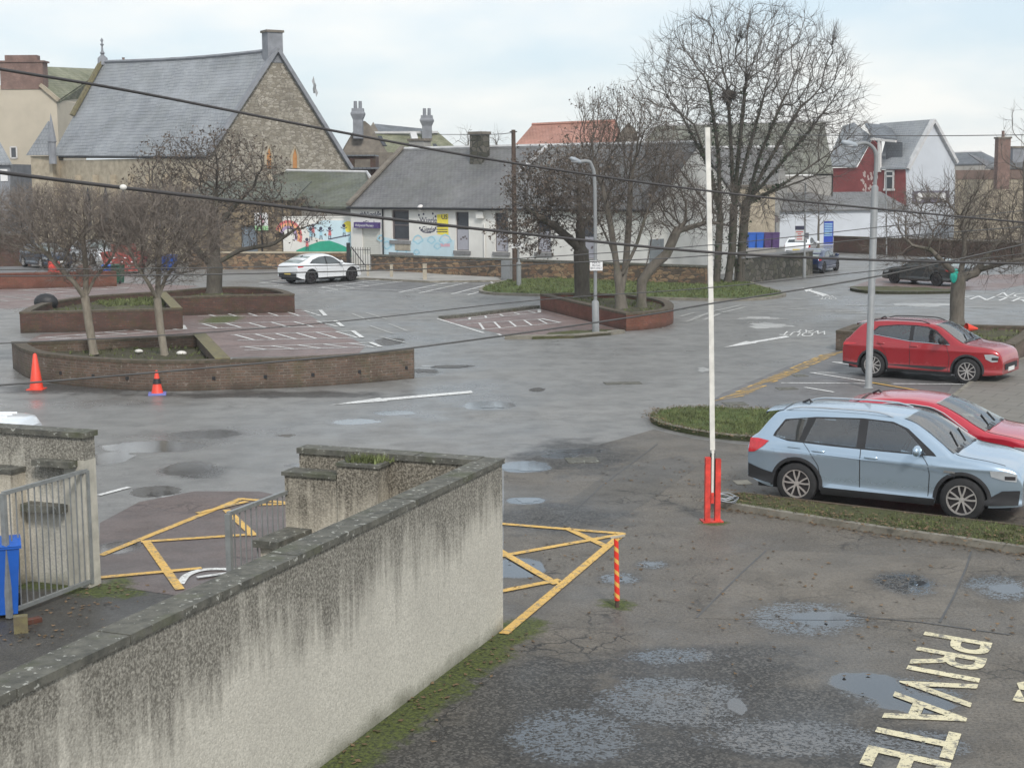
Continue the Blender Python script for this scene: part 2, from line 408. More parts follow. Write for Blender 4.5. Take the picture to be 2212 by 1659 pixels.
MT['kerb'] = n.done(n.mix(n.mr(n.noise(p, 3, 5, .7), .3, .7), (.13, .12, .095), (.26, .24, .20)), .85)
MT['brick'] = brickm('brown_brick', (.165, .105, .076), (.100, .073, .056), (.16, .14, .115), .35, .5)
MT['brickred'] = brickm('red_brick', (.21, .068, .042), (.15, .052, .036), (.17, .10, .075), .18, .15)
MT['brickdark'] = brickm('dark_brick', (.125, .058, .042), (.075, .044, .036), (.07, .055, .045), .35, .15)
n = NB('planter_coping', .85); p = n.pos()
MT['copeyel'] = n.done(n.mix(n.mr(n.noise(p, 5, 5, .7), .35, .65), (.19, .17, .08), (.12, .10, .065)), .85)
n = NB('brick_coping', .85); p = n.pos()
MT['copebrick'] = n.done(n.mix(n.mr(n.noise(p, 5, 5, .7), .35, .65), (.12, .09, .065), (.055, .05, .032)), .85)
MT['soil'] = grassm('soil_weeds', (.060, .048, .034), (.075, .075, .032), (.12, .13, .04))
MT['grass'] = grassm('grass_turf', (.055, .085, .018), (.10, .14, .032), (.075, .062, .030))
MT['verge'] = grassm('verge_turf', (.055, .062, .022), (.090, .095, .036), (.115, .085, .052))
MT['blade'] = plain('grass_blade', (.105, .125, .045), .8, .65, 3.0, obj=False)
MT['rough'] = roughcast('roughcast', (.52, .495, .428), (.038, .033, .024), 2.1, .9)
MT['rough2'] = roughcast('roughcast_back', (.50, .455, .37), (.045, .038, .028), 2.1, 1.0)
MT['smoothrender'] = plain('render_band', (.42, .40, .34), .85, .22, 5, obj=False)
MT['cope'] = copingm('dark_coping')
MT['stone'] = stonem('gable_stone', ((.29, .265, .215), (.385, .355, .30), (.235, .21, .165)), (.17, .15, .122), 5.8, 1.9, .36)
MT['stone2'] = stonem('rubble_stone', ((.22, .17, .11), (.30, .24, .16), (.13, .10, .07)), (.13, .11, .09), 5.2, 2.4, .4)
MT['wallstone'] = stonem('rubble_wall', ((.21, .125, .075), (.30, .21, .125), (.10, .075, .055)), (.085, .072, .058), 6.5, 2.4, .5)
MT['mossstone'] = stonem('mossy_wall', ((.055, .055, .042), (.085, .08, .058), (.13, .12, .10)), (.035, .035, .028), 3.0, 1.4, .6)
MT['slate'] = slatem('blue_slate', (.195, .21, .228), (.235, .245, .258), .12, .30, .42)
MT['slate2'] = slatem('grey_slate', (.115, .115, .118), (.145, .143, .143), .15, .24, .5)
MT['slateg'] = slatem('green_slate', (.075, .085, .072), (.12, .128, .105), .5, .24, .6)
MT['slatem'] = slatem('mossy_slate', (.15, .155, .10), (.20, .20, .135), .7, .24, .6)
MT['slated'] = slatem('dark_slate', (.09, .10, .115), (.12, .13, .145), .1, .24, .5)
MT['redtile'] = slatem('red_tile', (.30, .145, .105), (.35, .18, .14), .1, .3, .7)
MT['white'] = plain('white_render', (.71, .70, .66), .85, .07, .9, obj=False)
MT['white2'] = plain('white_paint', (.52, .55, .59), .8, .06, .7, obj=False)
MT['cream'] = plain('cream_render', (.47, .42, .335), .9, .10, .5, obj=False)
MT['greyrender'] = plain('grey_render', (.30, .29, .27), .9, .22, .5, obj=False)
MT['redrender'] = plain('red_render', (.24, .058, .056), .85, .22, .8, obj=False)
MT['flake'] = plain('bare_patch', (.62, .50, .46), .9, .2, 4, obj=False)
MT['sand'] = plain('sandstone', (.37, .32, .24), .9, .25, 2, obj=False)
MT['dkstone'] = plain('dark_sandstone', (.16, .14, .115), .9, .3, 2, obj=False)
MT['lead'] = plain('lead_flashing', (.50, .50, .50), .6, .15, 2, obj=False)
MT['orangewood'] = plain('boarded_window', (.42, .20, .07), .7, .2, 3, obj=False)
MT['chimbrick'] = brickm('chimney_brick', (.27, .165, .135), (.22, .135, .11), (.2, .15, .13), .05, .3)
MT['chimgrey'] = plain('chimney_stone', (.22, .23, .25), .9, .2, 1.5, obj=False)
MT['glass'] = plain('window_glass', (.045, .05, .06), .06, .3, 1, spec=.7)
MT['frame'] = plain('window_frame', (.62, .60, .58), .5, .06)
MT['framed'] = plain('dark_frame', (.14, .12, .12), .6, .15)
MT['sill'] = plain('stone_sill', (.22, .22, .22), .85, .2, 4, obj=False)
MT['black'] = plain('black_plastic', (.018, .018, .020), .55, .3)
MT['rubber'] = plain('tyre_rubber', (.020, .020, .021), .85, .3, 8)
MT['steel'] = plain('galvanised_steel', (.34, .36, .38), .45, .18, 6, metal=.55)
MT['gate'] = plain('gate_steel', (.26, .27, .265), .5, .18, 9, metal=.35)
MT['postgrey'] = plain('lamp_column_grey', (.225, .235, .24), .55, .12, 5)
MT['lamp'] = plain('lamp_head_grey', (.30, .33, .36), .4, .08)
MT['wood'] = plain('telegraph_pole_wood', (.085, .058, .045), .85, .35, 6)
MT['timber'] = plain('pale_timber', (.38, .34, .27), .85, .2, 6)
MT['redpaint'] = plain('red_steel_paint', (.55, .045, .032), .5, .4, 7)
MT['whitepaint'] = plain('white_pole_paint', (.66, .645, .60), .5, .2, 4)
MT['orange'] = plain('cone_orange', (.74, .065, .035), .5, .12, 6)
MT['bluebase'] = plain('cone_blue_base', (.17, .19, .48), .6, .15)
MT['yellow'] = plain('yellow_tape', (.75, .52, .06), .5, .15)
MT['markwhite'] = paint_worn('white_road_paint', (.74, .74, .72), .70)
MT['markfaint'] = paint_worn('faint_road_paint', (.46, .46, .44), .95)
MT['markyel'] = paint_worn('yellow_road_paint', (.70, .43, .10), .75)
MT['markcream'] = paint_worn('cream_road_paint', (.70, .63, .42), .95)
MT['binblue'] = plain('blue_bin_plastic', (.012, .095, .42), .45, .15)
MT['bingreen'] = plain('green_bin_plastic', (.020, .095, .055), .5, .15)
MT['binpurple'] = plain('purple_bin_plastic', (.065, .03, .12), .5, .15)
MT['doorblue'] = plain('blue_door_paint', (.02, .055, .36), .5, .12)
MT['cable'] = plain('cable_black', (.050, .046, .046), .6, .2)
MT['cablethin'] = plain('cable_grey', (.075, .075, .075), .6, .2)
MT['barkpale'] = bark('pale_bark', (.17, .145, .115), (.28, .25, .20))
MT['barkdark'] = bark('dark_bark', (.058, .050, .041), (.105, .094, .076))
MT['barkmid'] = bark('grey_bark', (.095, .085, .070), (.17, .15, .125))
MT['twigpale'] = plain('twig_grey', (.165, .140, .120), .9, .3, 3)
MT['twigdark'] = plain('twig_dark', (.088, .076, .066), .9, .3, 3)
MT['twigmid'] = plain('twig_brown', (.105, .088, .074), .9, .3, 3)
MT['leafdry'] = plain('dry_leaf', (.105, .082, .064), .9, .5, 2)
MT['ivy'] = plain('ivy_leaf', (.025, .045, .018), .7, .5, 2)
MT['carglass'] = plain('car_glass', (.030, .036, .042), .04, .2, 1, spec=.8)
MT['screen'] = plain('car_windscreen', (.20, .235, .225), .05, .12, 2, spec=.9)
MT['sideglass'] = plain('car_side_glass', (.095, .105, .108), .05, .2, 2, spec=.8)
MT['alloy'] = plain('alloy_wheel', (.56, .53, .51), .35, .1, metal=.6)
MT['wheeldark'] = plain('wheel_dark', (.045, .040, .042), .5, .2, metal=.3)
MT['chrome'] = plain('chrome_trim', (.62, .64, .66), .18, .05, metal=.9)
MT['lens'] = plain('headlight_lens', (.42, .44, .46), .08, .15, spec=.8)
MT['redlens'] = plain('tail_light_lens', (.55, .02, .03), .12, .2, 12, spec=.8)
MT['plate'] = plain('number_plate', (.62, .48, .12), .5, .05)
MT['platew'] = plain('number_plate_white', (.7, .7, .68), .5, .05)
MT['c_blue'] = carpaint('paint_silver_blue', (.40, .505, .61), .65, .25)
MT['c_red'] = carpaint('paint_red', (.35, .016, .024), .25, .24)
MT['c_red2'] = carpaint('paint_bright_red', (.46, .020, .040), .15, .24)
MT['c_white'] = carpaint('paint_white', (.74, .76, .78), 0, .3)
MT['c_navy'] = carpaint('paint_navy', (.014, .028, .085), .3, .3)
MT['c_grey'] = carpaint('paint_dark_grey', (.035, .040, .042), .3, .3)
MT['c_navy2'] = carpaint('paint_dark_blue', (.012, .024, .055), .3, .3)

def thinglass(name, tint, gl=.9, ior=1.8):
    m = bpy.data.materials.new(name); m.use_nodes = True; t = m.node_tree; t.nodes.clear()
    o = t.nodes.new('ShaderNodeOutputMaterial'); mx = t.nodes.new('ShaderNodeMixShader'); tr = t.nodes.new('ShaderNodeBsdfTransparent'); g = t.nodes.new('ShaderNodeBsdfGlossy'); f = t.nodes.new('ShaderNodeFresnel')
    f.inputs['IOR'].default_value = ior; tr.inputs['Color'].default_value = (*tint, 1); g.inputs['Roughness'].default_value = .03; g.inputs['Color'].default_value = (gl, gl, gl, 1)
    t.links.new(f.outputs[0], mx.inputs[0]); t.links.new(tr.outputs[0], mx.inputs[1]); t.links.new(g.outputs[0], mx.inputs[2]); t.links.new(mx.outputs[0], o.inputs[0]); return m
MT['tglass'] = thinglass('car_side_glass_clear', (.88, .92, .90), .95, 2.3); MT['tscreen'] = thinglass('car_windscreen_clear', (.82, .90, .84), (.97), 3.2); MT['tdark'] = thinglass('car_privacy_glass', (.22, .24, .24))
MT['seat'] = plain('seat_fabric', (.12, .115, .11), .9, .3, 6); MT['dash'] = plain('dashboard_grey', (.17, .17, .16), .8, .2, 4)
# ------------------------------------------------------------------ ground and its wet patches
FIELDS = {'wet': [], 'damp': [], 'dark': [], 'moss': []}
def patch(kind, px, py, rx, ry, ang=0.0):
    c = G(px, py); D = c.y
    FIELDS[kind].append((c.x, c.y, rx*D/FPX, ry*D*D/(FPX*CAM.z), ang))
def patchw(kind, x, y, rx, ry, ang=0.0): FIELDS[kind].append((x, y, rx, ry, ang))
for q in [(1775, 1336, 72, 17), (1985, 1261, 26, 9), (2172, 1271, 40, 11), (1410, 1219, 20, 6), (1590, 1525, 30, 24), (1875, 1478, 85, 30),
          (1980, 1520, 90, 26), (1336, 1250, 30, 8), (1055, 876, 62, 10), (765, 911, 55, 7), (618, 941, 20, 4),
          (850, 892, 50, 6), (400, 1012, 60, 16), (905, 806, 50, 10), (975, 792, 55, 4), (1160, 842, 18, 5),
          (1130, 1008, 60, 15), (1135, 1082, 50, 8), (1115, 1225, 70, 26), (250, 1185, 60, 16), (840, 738, 34, 9),
          (330, 965, 120, 14), (450, 938, 90, 10), (230, 990, 60, 16), (640, 1005, 30, 5), (1240, 975, 70, 6), (1210, 985, 40, 6),
          (330, 1062, 60, 14)]:
    patch('wet', *q)
for q in [(1740, 1335, 150, 45), (1960, 1262, 75, 30), (2160, 1270, 90, 32), (1440, 1510, 200, 66), (1450, 1418, 130, 22), (1720, 1595, 250, 50), (1960, 1500, 150, 50),
          (1240, 1590, 170, 74), (2000, 1610, 100, 40), (1335, 1250, 50, 16), (1405, 1220, 40, 12), (430, 1020, 60, 16)]:
    patch('damp', *q)
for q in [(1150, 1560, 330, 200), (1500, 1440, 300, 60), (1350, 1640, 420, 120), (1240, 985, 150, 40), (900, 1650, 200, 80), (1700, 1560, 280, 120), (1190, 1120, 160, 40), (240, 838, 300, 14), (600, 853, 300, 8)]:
    patch('dark', *q)
for q in [(1333, 1306, 50, 16), (240, 1270, 50, 30), (480, 690, 50, 12), (430, 672, 60, 8), (1540, 1130, 40, 8)]: patch('moss', *q)
def field(kind, X, Y):
    out = np.full(X.shape, -1.0)
    for cx, cy, rx, ry, a in FIELDS[kind]:
        dx, dy = X-cx, Y-cy; ca, sa = math.cos(a), math.sin(a)
        u, v = (dx*ca+dy*sa)/rx, (-dx*sa+dy*ca)/ry
        out = np.maximum(out, 1-np.sqrt(u*u+v*v))
    return np.maximum(out, -1.0)
def attrs_for(V):
    V = np.array(V).reshape(-1, 3); return {k: field(k, V[:, 0], V[:, 1]) for k in FIELDS}
def clipgrid(pts, z, cell):
    bm = bmesh.new(); vs = [bm.verts.new((p[0], p[1], z)) for p in pts]; f = bm.faces.new(vs)
    if f.normal.z < 0: f.normal_flip()
    f.normal_update()
    if f.normal.z < 0: bmesh.ops.reverse_faces(bm, faces=[f])
    bmesh.ops.triangulate(bm, faces=bm.faces[:])
    for ax in (0, 1):
        lo, hi = min(p[ax] for p in pts), max(p[ax] for p in pts); t = lo + cell
        while t < hi:
            co = [0, 0, z]; co[ax] = t; no = [0, 0, 0]; no[ax] = 1
            bmesh.ops.bisect_plane(bm, geom=bm.verts[:] + bm.edges[:] + bm.faces[:], plane_co=co, plane_no=no, dist=1e-5); t += cell
    m = MB(); bm.verts.index_update()
    m.v = [tuple(v.co) for v in bm.verts]; m.f = [[v.index for v in f.verts] for f in bm.faces]; m.m = [0]*len(m.f); bm.free()
    return m
def sheet(name, pts, z, mat, cell=.4, at_=True, label=None):
    m = clipgrid([Vector(p) for p in pts], z, cell)
    o = m.build(name, mat, attrs=attrs_for(m.v) if at_ else None); return tag(o, label, None, None, 'structure')
def marks(pts_list): return [G(*p) for p in pts_list]

# ---- enclosure wall measurements (needed for the moss at its foot)
WP0 = G(1087, 1359); WD = (G(690, 1659) - WP0).normalized(); WR = Vector((WD.y, -WD.x, 0))   # along the wall / along the street side, away to the left
if WR.x > 0: WR = -WR
for i in range(26):
    q = WP0 + WD*(i*.32 - .25) - WR*.16
    patchw('moss', q.x, q.y, .42 + .10*math.sin(i*1.7), .34, .4)
for i in range(8):
    q = WP0 + WR*(5.4 + i*.35) + WD*(.3 + .1*(i % 3)); patchw('moss', q.x, q.y, .3, .25)
for i in range(6):
    q = WP0 + WR*2.9 + WD*(.6+i*.3); patchw('moss', q.x, q.y, .28, .28)

def axis_pts(lo, hi, step, far):
    a = list(np.arange(lo, hi+.01, step)); s = step; x = hi
    while x < far: s *= 1.35; x += s; a.append(x)
    s = step; x = lo; b = []
    while x > -far: s *= 1.35; x -= s; b.append(x)
    return np.array(b[::-1] + a)
gx, gy = axis_pts(-26, 26, .27, 2600), axis_pts(16, 100, .27, 3200)
X, Y = np.meshgrid(gx, gy); nxx, nyy = len(gx), len(gy)
m = MB(); m.v = np.stack([X.ravel(), Y.ravel(), np.zeros(X.size)], 1).tolist()
m.f = [[j*nxx+i, j*nxx+i+1, (j+1)*nxx+i+1, (j+1)*nxx+i] for j in range(nyy-1) for i in range(nxx-1)]; m.m = [0]*len(m.f)
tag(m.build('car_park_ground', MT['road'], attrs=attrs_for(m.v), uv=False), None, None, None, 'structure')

def PX(*l): return [G(x, y) for x, y in l]
drive = PX((1089, 1012), (1160, 985), (1290, 962), (1412, 928), (1500, 948), (1600, 960), (1700, 962)) + [Vector((26, 34, 0)), Vector((26, 6, 0)), Vector((-6.0, 6, 0)), WP0 + WD*11, WP0]
sheet('private_drive', drive, .004, MT['drive'], .2)
yard = [WP0 - WR*-.05, WP0 + WR*9.5, WP0 + WR*9.5 + WD*12, WP0 + WD*12]
sheet('yard_ground', yard, .004, MT['yard'], .25)
sheet('parking_bay', PX((1530, 872), (1560, 850), (1700, 792), (1808, 757), (1990, 800), (2060, 830), (2020, 890), (1760, 893), (1640, 893)), .004, MT['baygrey'], .3)
redA = PX((58, 738), (90, 722), (392, 708), (399, 676), (520, 668), (650, 668), (690, 695), (745, 722), (790, 748), (770, 768), (485, 772), (440, 742))
sheet('red_parking_bay', redA, .004, MT['red'], .4)
sheet('red_parking_bay', PX((944, 690), (1000, 682), (1166, 668), (1349, 716), (1280, 716), (1115, 730), (1040, 712)), .004, MT['red'], .4)
sheet('red_parking_bay', PX((-60, 662), (-60, 624), (150, 618), (260, 612), (430, 618), (365, 632), (180, 642), (60, 664), (20, 668)), .004, MT['red'], .5)
sheet('red_parking_bay', PX((560, 606), (640, 600), (930, 611), (1075, 608), (1110, 612), (1050, 628), (1040, 636), (900, 632), (640, 622)), .004, MT['baygrey'], .5)
sheet('red_parking_bay', PX((1830, 622), (1900, 600), (2290, 590), (2290, 600), (2150, 628)), .004, MT['red'], .6)
sheet('red_parking_bay', PX((213, 1262), (216, 1130), (300, 1085), (420, 1062), (560, 1062), (657, 1082), (670, 1130), (560, 1240), (400, 1290)), .008, MT['redgrey'], .2)
# ---- kerbs, pavements, verges
def kerb(name, path, wd=.14, h=.12, mat=None, closed=False):
    path = [Vector((p[0], p[1], 0)) for p in path]; m = MB(); n = len(path); rows = [[], [], [], []]
    for i, p in enumerate(path):
        a = path[(i-1) % n] if (closed or i > 0) else p; b = path[(i+1) % n] if (closed or i < n-1) else p
        t = (b-a).normalized(); q = Vector((-t.y, t.x, 0))*wd
        rows[0].append(p); rows[1].append(p + Vector((0, 0, h))); rows[2].append(p + q + Vector((0, 0, h))); rows[3].append(p + q)
    if closed:
        for r in rows: r.append(r[0])
    m.grid(rows, True)
    if not closed:
        m.poly(rows[0][0], rows[1][0], rows[2][0], rows[3][0]); m.poly(rows[3][-1], rows[2][-1], rows[1][-1], rows[0][-1])
    return tag(m.build(name, mat or MT['kerb']), None, None, None, 'structure')
def raised(name, pts, h, mat, cell=.4, rough=0.0):
    m = clipgrid([Vector(p) for p in pts], h, cell)
    if rough:
        V = np.array(m.v); V[:, 2] += rough*(np.sin(V[:, 0]*3.1+1)*np.cos(V[:, 1]*2.3) + rng.normal(0, .5, len(V))); m.v = V.tolist()
    else: pass
    pts = [Vector((p[0], p[1], 0)) for p in pts]; ar = sum(pts[i].x*pts[(i+1) % len(pts)].y - pts[(i+1) % len(pts)].x*pts[i].y for i in range(len(pts)))
    m.grid([[Vector((p.x, p.y, -.02)) for p in pts + pts[:1]], [Vector((p.x, p.y, h-.003)) for p in pts + pts[:1]]], ar < 0)
    return tag(m.build(name, mat, attrs=attrs_for(m.v), smooth=40), None, None, None, 'structure')
def tufts(name, spots, mat, h=(.05, .14), wd=.02):
    V = []; F = []
    for x, y, z in spots:
        for k in range(rng.integers(2, 5)):
            a = rng.uniform(0, 6.28); hh = rng.uniform(*h); lean = rng.normal(0, .5, 2)*hh; b = len(V)
            ox, oy = rng.normal(0, .03, 2)
            dx, dy = math.cos(a)*wd, math.sin(a)*wd
            V += [(x+ox-dx, y+oy-dy, z-.02), (x+ox+dx, y+oy+dy, z-.02), (x+ox+lean[0], y+oy+lean[1], z+hh)]; F.append([b, b+1, b+2])
    m = MB(); m.v = V; m.f = F; m.m = [0]*len(F)
    return tag(m.build(name, mat, uv=False), None, None, None, 'stuff')
def inside(pts, n):
    P = [(p[0], p[1]) for p in pts]; lo = np.min(P, 0); hi = np.max(P, 0); out = []
    while len(out) < n:
        x, y = rng.uniform(lo, hi); c = False
        for (x1, y1), (x2, y2) in zip(P, P[1:] + P[:1]):
            if (y1 > y) != (y2 > y) and x < (x2-x1)*(y-y1)/(y2-y1)+x1: c = not c
        if c: out.append((x, y))
    return out
vf = [G(x, y) for x, y in [(1545, 1096), (1607, 1106), (1790, 1136), (1916, 1156), (2060, 1175), (2212, 1198), (2420, 1232)]]
vb = [G(x, y, .10) for x, y in [(2420, 1168), (2187, 1134), (1960, 1108), (1760, 1084), (1607, 1066), (1556, 1068)]]
kerb('kerb_stone', [p for p in vf], .13, .11)
vb = [Vector((p.x, p.y, 0)) for p in vb]; vpoly = [p + Vector((0, .12, 0)) for p in vf] + vb
raised('verge', vpoly, .10, MT['verge'], .12, .012)
sp = inside(vpoly, 2600); tufts('grass', [(x, y, .10) for x, y in sp if math.sin(x*1.9)+math.cos(y*2.7+x)+rng.normal(0, .6) > .1], MT['blade'], (.015, .055), .012)
kerb('edging_strip', vb[::-1][0:1] + vb[::-1][1:], .06, .115, MT['copebrick'])
isl = [G(x, y) for x, y in [(1430, 893), (1406, 903), (1410, 915), (1440, 927), (1500, 940), (1570, 950), (1640, 955), (1720, 958), (1720, 900), (1640, 892), (1520, 888)]]
isl_s = spline(isl, 5, True)
kerb('kerb_stone', isl_s, .15, .12, closed=True)
raised('verge', isl_s, .11, MT['grass'], .2, .012)
tufts('grass', [(x, y, .11) for x, y in inside(isl_s, 2200)], MT['blade'], (.02, .08), .014)
gv = [G(x, y) for x, y in [(1045, 627), (1080, 614), (1130, 607), (1300, 604), (1480, 607), (1600, 612), (1640, 622), (1685, 636), (1682, 642), (1640, 648), (1560, 650), (1450, 648), (1170, 640), (1060, 636)]]
gvs = spline(gv, 4, True)
kerb('kerb_stone', [p for p in gvs], .2, .12, closed=True)
raised('verge', gvs, .115, MT['grass'], .5, .02)
tufts('grass', [(x, y, .115) for x, y in inside(gvs, 3500)], MT['blade'], (.04, .13), .03)
pv = [G(x, y) for x, y in [(740, 606), (790, 588), (870, 590), (960, 597), (1075, 603), (1080, 609), (930, 611), (790, 604)]]
raised('pavement', pv, .10, MT['timber'] if False else MT['greyrender'], .6)
kerb('kerb_stone', pv, .12, .105, closed=True)
kerb('kerb_stone', [G(x, y) for x, y in [(1090, 733), (1120, 733), (1240, 731), (1320, 724), (1350, 720)]], .35, .12)
raised('verge', [G(x, y) for x, y in [(1150, 733), (1240, 731), (1320, 724), (1350, 719), (1300, 716), (1200, 723)]], .09, MT['verge'], .3, .03)
kerb('kerb_stone', [G(x, y) for x, y in [(960, 690), (1020, 684), (1100, 674), (1166, 666)]], .35, .12, MT['cope'])
ri = spline([G(x, y) for x, y in [(1836, 626), (1870, 634), (1960, 636), (2060, 634), (2010, 628), (1900, 624)]], 4, True)
kerb('kerb_stone', ri, .25, .14, MT['cope'], True); raised('verge', ri, .13, MT['verge'], .5, .02)
fp = [G(x, y) for x, y in [(2010, 905), (2060, 860), (2130, 806), (2212, 780), (2400, 760), (2700, 900), (2700, 980), (2260, 985), (2150, 960), (2090, 940)]]
raised('pavement', fp, .10, MT['pave'], .6)
kerb('kerb_stone', [G(x, y) for x, y in [(2400, 757), (2212, 778), (2130, 803), (2060, 858), (2000, 908)]], .12, .105)
# ---- painted markings
def line(m, pts, wd, z=.012):
    pts = [G(*p) if len(p) == 2 else Vector(p) for p in pts]
    for a, b in zip(pts, pts[1:]):
        t = (b-a); t.z = 0; t.normalize(); q = Vector((-t.y, t.x, 0))*wd/2; a2, b2 = a - t*wd*.3, b + t*wd*.3
        m.poly(*[Vector((p.x, p.y, z)) for p in (a2-q, b2-q, b2+q, a2+q)])
        z += .0004
def mark(name, lines, wd, mat, z=.014):
    m = MB()
    for k, l in enumerate(lines): line(m, l, wd, z + .0006*k)
    return tag(m.build(name, mat), None, None, None, 'structure')
YEL = MT['markyel']
mark('yellow_box_marking', [[(1345, 1154), (1087, 1133), (900, 1115), (655, 1090), (520, 1079)], [(520, 1079), (220, 1200)], [(1343, 1156), (1090, 1369)],
     [(1225, 1143), (1310, 1182)], [(1087, 1202), (1330, 1158)], [(1060, 1180), (1200, 1262)], [(1087, 1278), (1205, 1255)],
     [(555, 1092), (650, 1090)], [(490, 1104), (548, 1158)], [(310, 1172), (548, 1156)], [(316, 1172), (388, 1274)], [(213, 1250), (430, 1230)], [(430, 1110), (530, 1086)]], .13, YEL, .016)
Wt = MT['markwhite']
m = MB(); m.poly(*[G(x, y, .012) for x, y in [(710, 875), (820, 859), (838, 866)]]); m.poly(*[G(x, y, .0124) for x, y in [(826, 860.5), (1018, 844), (1022, 848.5), (833, 865)]])
tag(m.build('arrow_marking', Wt), None, None, None, 'structure')
m = MB(); m.poly(*[G(x, y, .012) for x, y in [(1563, 751), (1612, 737), (1636, 741)]]); m.poly(*[G(x, y, .0124) for x, y in [(1620, 738.5), (1697, 725.5), (1706, 728), (1630, 740.5)]])
tag(m.build('arrow_marking', Wt), None, None, None, 'structure')
m = MB(); m.poly(*[G(x, y, .012) for x, y in [(1733, 622), (1756, 624), (1742, 631)]]); m.poly(*[G(x, y, .0124) for x, y in [(1748, 625.5), (1790, 637), (1778, 640), (1744, 628)]])
tag(m.build('arrow_marking', Wt), None, None, None, 'structure')
def text(name, s, p0, p1, up, mat, z=.014, bold=.03, fill=1.0):
    'road lettering: starts at p0, runs to p1, letters as tall as the vector up'
    cu = bpy.data.curves.new(name, 'FONT'); cu.body = s; cu.size = 1; cu.offset = bold*.5; cu.fill_mode = 'BOTH'; cu.resolution_u = 4
    o = bpy.data.objects.new(name, cu); COL.objects.link(o)
    dg = bpy.context.evaluated_depsgraph_get(); me = o.evaluated_get(dg).to_mesh()
    V = np.array([v.co[:] for v in me.vertices]); F = [list(p.vertices) for p in me.polygons]; o.evaluated_get(dg).to_mesh_clear()
    bpy.data.objects.remove(o); bpy.data.curves.remove(cu)
    lo, hi = V.min(0), V.max(0); p0, p1, up = Vector(p0), Vector(p1), Vector(up)
    a = (p1-p0)/(hi[0]-lo[0])*fill; H = .73
    m = MB(); m.v = [tuple(p0 + a*(x-lo[0]) + up*(y/H) + Vector((0, 0, z))) for x, y, _ in V]; m.f = F; m.m = [0]*len(F)
    return m
def gtext(name, s, pa, pb, pu, mat, **k):
    a, b, u = G(*pa), G(*pb), G(*pu); return tag(text(name, s, a, b, u-a, mat, **k).build(name, mat), None, None, None, 'structure')
CR = MT['markcream']
gtext('private_lettering', 'PRIVATE', (2000, 1366), (1858, 1652), (2152, 1392), CR, bold=.02)
m = MB(); m.poly(*[G(x, y, .015) for x, y in [(2196, 1474), (2230, 1468), (2226, 1492), (2202, 1488)]]); m.poly(*[G(x, y, .0155) for x, y in [(2198, 1490), (2203, 1488), (2216, 1516), (2186, 1513)]])
tag(m.build('letter_marking', CR), None, None, None, 'structure')
gtext('disabled_lettering', 'DISABLED PARKING, ONLY', (1772, 768), (1536, 870), (1826, 759), YEL, bold=.008)
gtext('way_out_lettering', 'WAY', (1790, 716), (1722, 712), (1782, 724), Wt, bold=.0)
gtext('way_out_lettering', 'OUT', (1760, 720), (1692, 716), (1752, 729), Wt, bold=.0)
gtext('way_out_lettering', 'WAY', (1803, 639.5), (1762, 637), (1802, 643.5), Wt, bold=.0)
gtext('way_out_lettering', 'OUT', (1808, 644), (1772, 642.5), (1806, 649), Wt, bold=.0)
gtext('no_entry_lettering', 'NO', (2150, 640), (2215, 643), (2168, 632), Wt, bold=.0)
gtext('no_entry_lettering', 'ENTRY', (2060, 646), (2260, 655), (2082, 638), Wt, bold=.0)
def hatch(a0, a1, b0, b1, n, wd=.1, mat=None, close=True, z=.014):
    'two bay lines with n short bars between them'
    A0, A1, B0, B1 = G(*a0), G(*a1), G(*b0), G(*b1); L_ = [[A0, A1], [B0, B1]]
    for k in range(n):
        t = (k+.15)/n; u = min(1, t + .62/n); L_.append([A0.lerp(A1, t), B0.lerp(B1, u)])
    m = MB()
    for k, l in enumerate(L_): line(m, [tuple(p) for p in l], wd, z + .0006*k)
    if close: line(m, [tuple(A1), tuple(B1)], wd*1.7, z + .01)
    return tag(m.build('bay_line_marking', mat or Wt), None, None, None, 'structure')
hatch((440, 679), (692, 671), (430, 684), (703, 683), 6)
hatch((430, 700), (724, 694), (430, 710), (740, 706), 6)
hatch((500, 724), (762, 716), (515, 736), (782, 730), 6)
hatch((520, 750), (800, 741), (530, 757), (822, 750), 5)
hatch((85, 731), (395, 704), (110, 735), (400, 712), 5)
hatch((1010, 687), (1165, 670), (985, 694), (1165, 676), 5, .09)
hatch((1040, 713), (1210, 698), (1010, 700), (1170, 690), 5, .09)
mark('bay_line_marking', [[(945, 689), (1045, 720)], [(1115, 729), (1290, 714)], [(1075, 722), (1100, 732)]], .12, Wt)
hatch((-40, 645), (120, 632), (-20, 654), (170, 640), 4, .11, MT['markfaint'], False)
hatch((40, 628), (250, 616), (100, 634), (290, 622), 4, .11, Wt, False)
hatch((560, 612), (650, 600), (590, 619), (700, 604), 4, .12, Wt, False)
hatch((690, 622), (855, 601), (705, 630), (895, 605), 6, .12, Wt, False)
hatch((862, 632), (985, 607), (905, 634), (1010, 611), 6, .12, Wt, False)
hatch((975, 636), (1068, 612), (1010, 638), (1085, 618), 5, .12, Wt, False)
mark('bay_line_marking', [[(560, 618), (860, 628), (1040, 637)], [(930, 611), (1080, 616)], [(1050, 604), (1072, 616)]], .12, Wt)
mark('faint_bay_marking', [[(760, 678), (800, 694)], [(790, 676), (835, 690)], [(800, 705), (850, 722)], [(840, 700), (880, 716)], [(820, 728), (880, 742)]], .10, MT['markfaint'])
m = MB()
for a, b in [((1480, 696), (1512, 686)), ((1500, 688), (1545, 672)), ((1470, 684), (1500, 676)), ((1520, 692), (1555, 678)), ((1545, 672), (1600, 660)), ((1560, 676), (1610, 664))]: line(m, [a, b], .16, .013)
tag(m.build('give_way_marking', MT['markfaint']), None, None, None, 'structure')
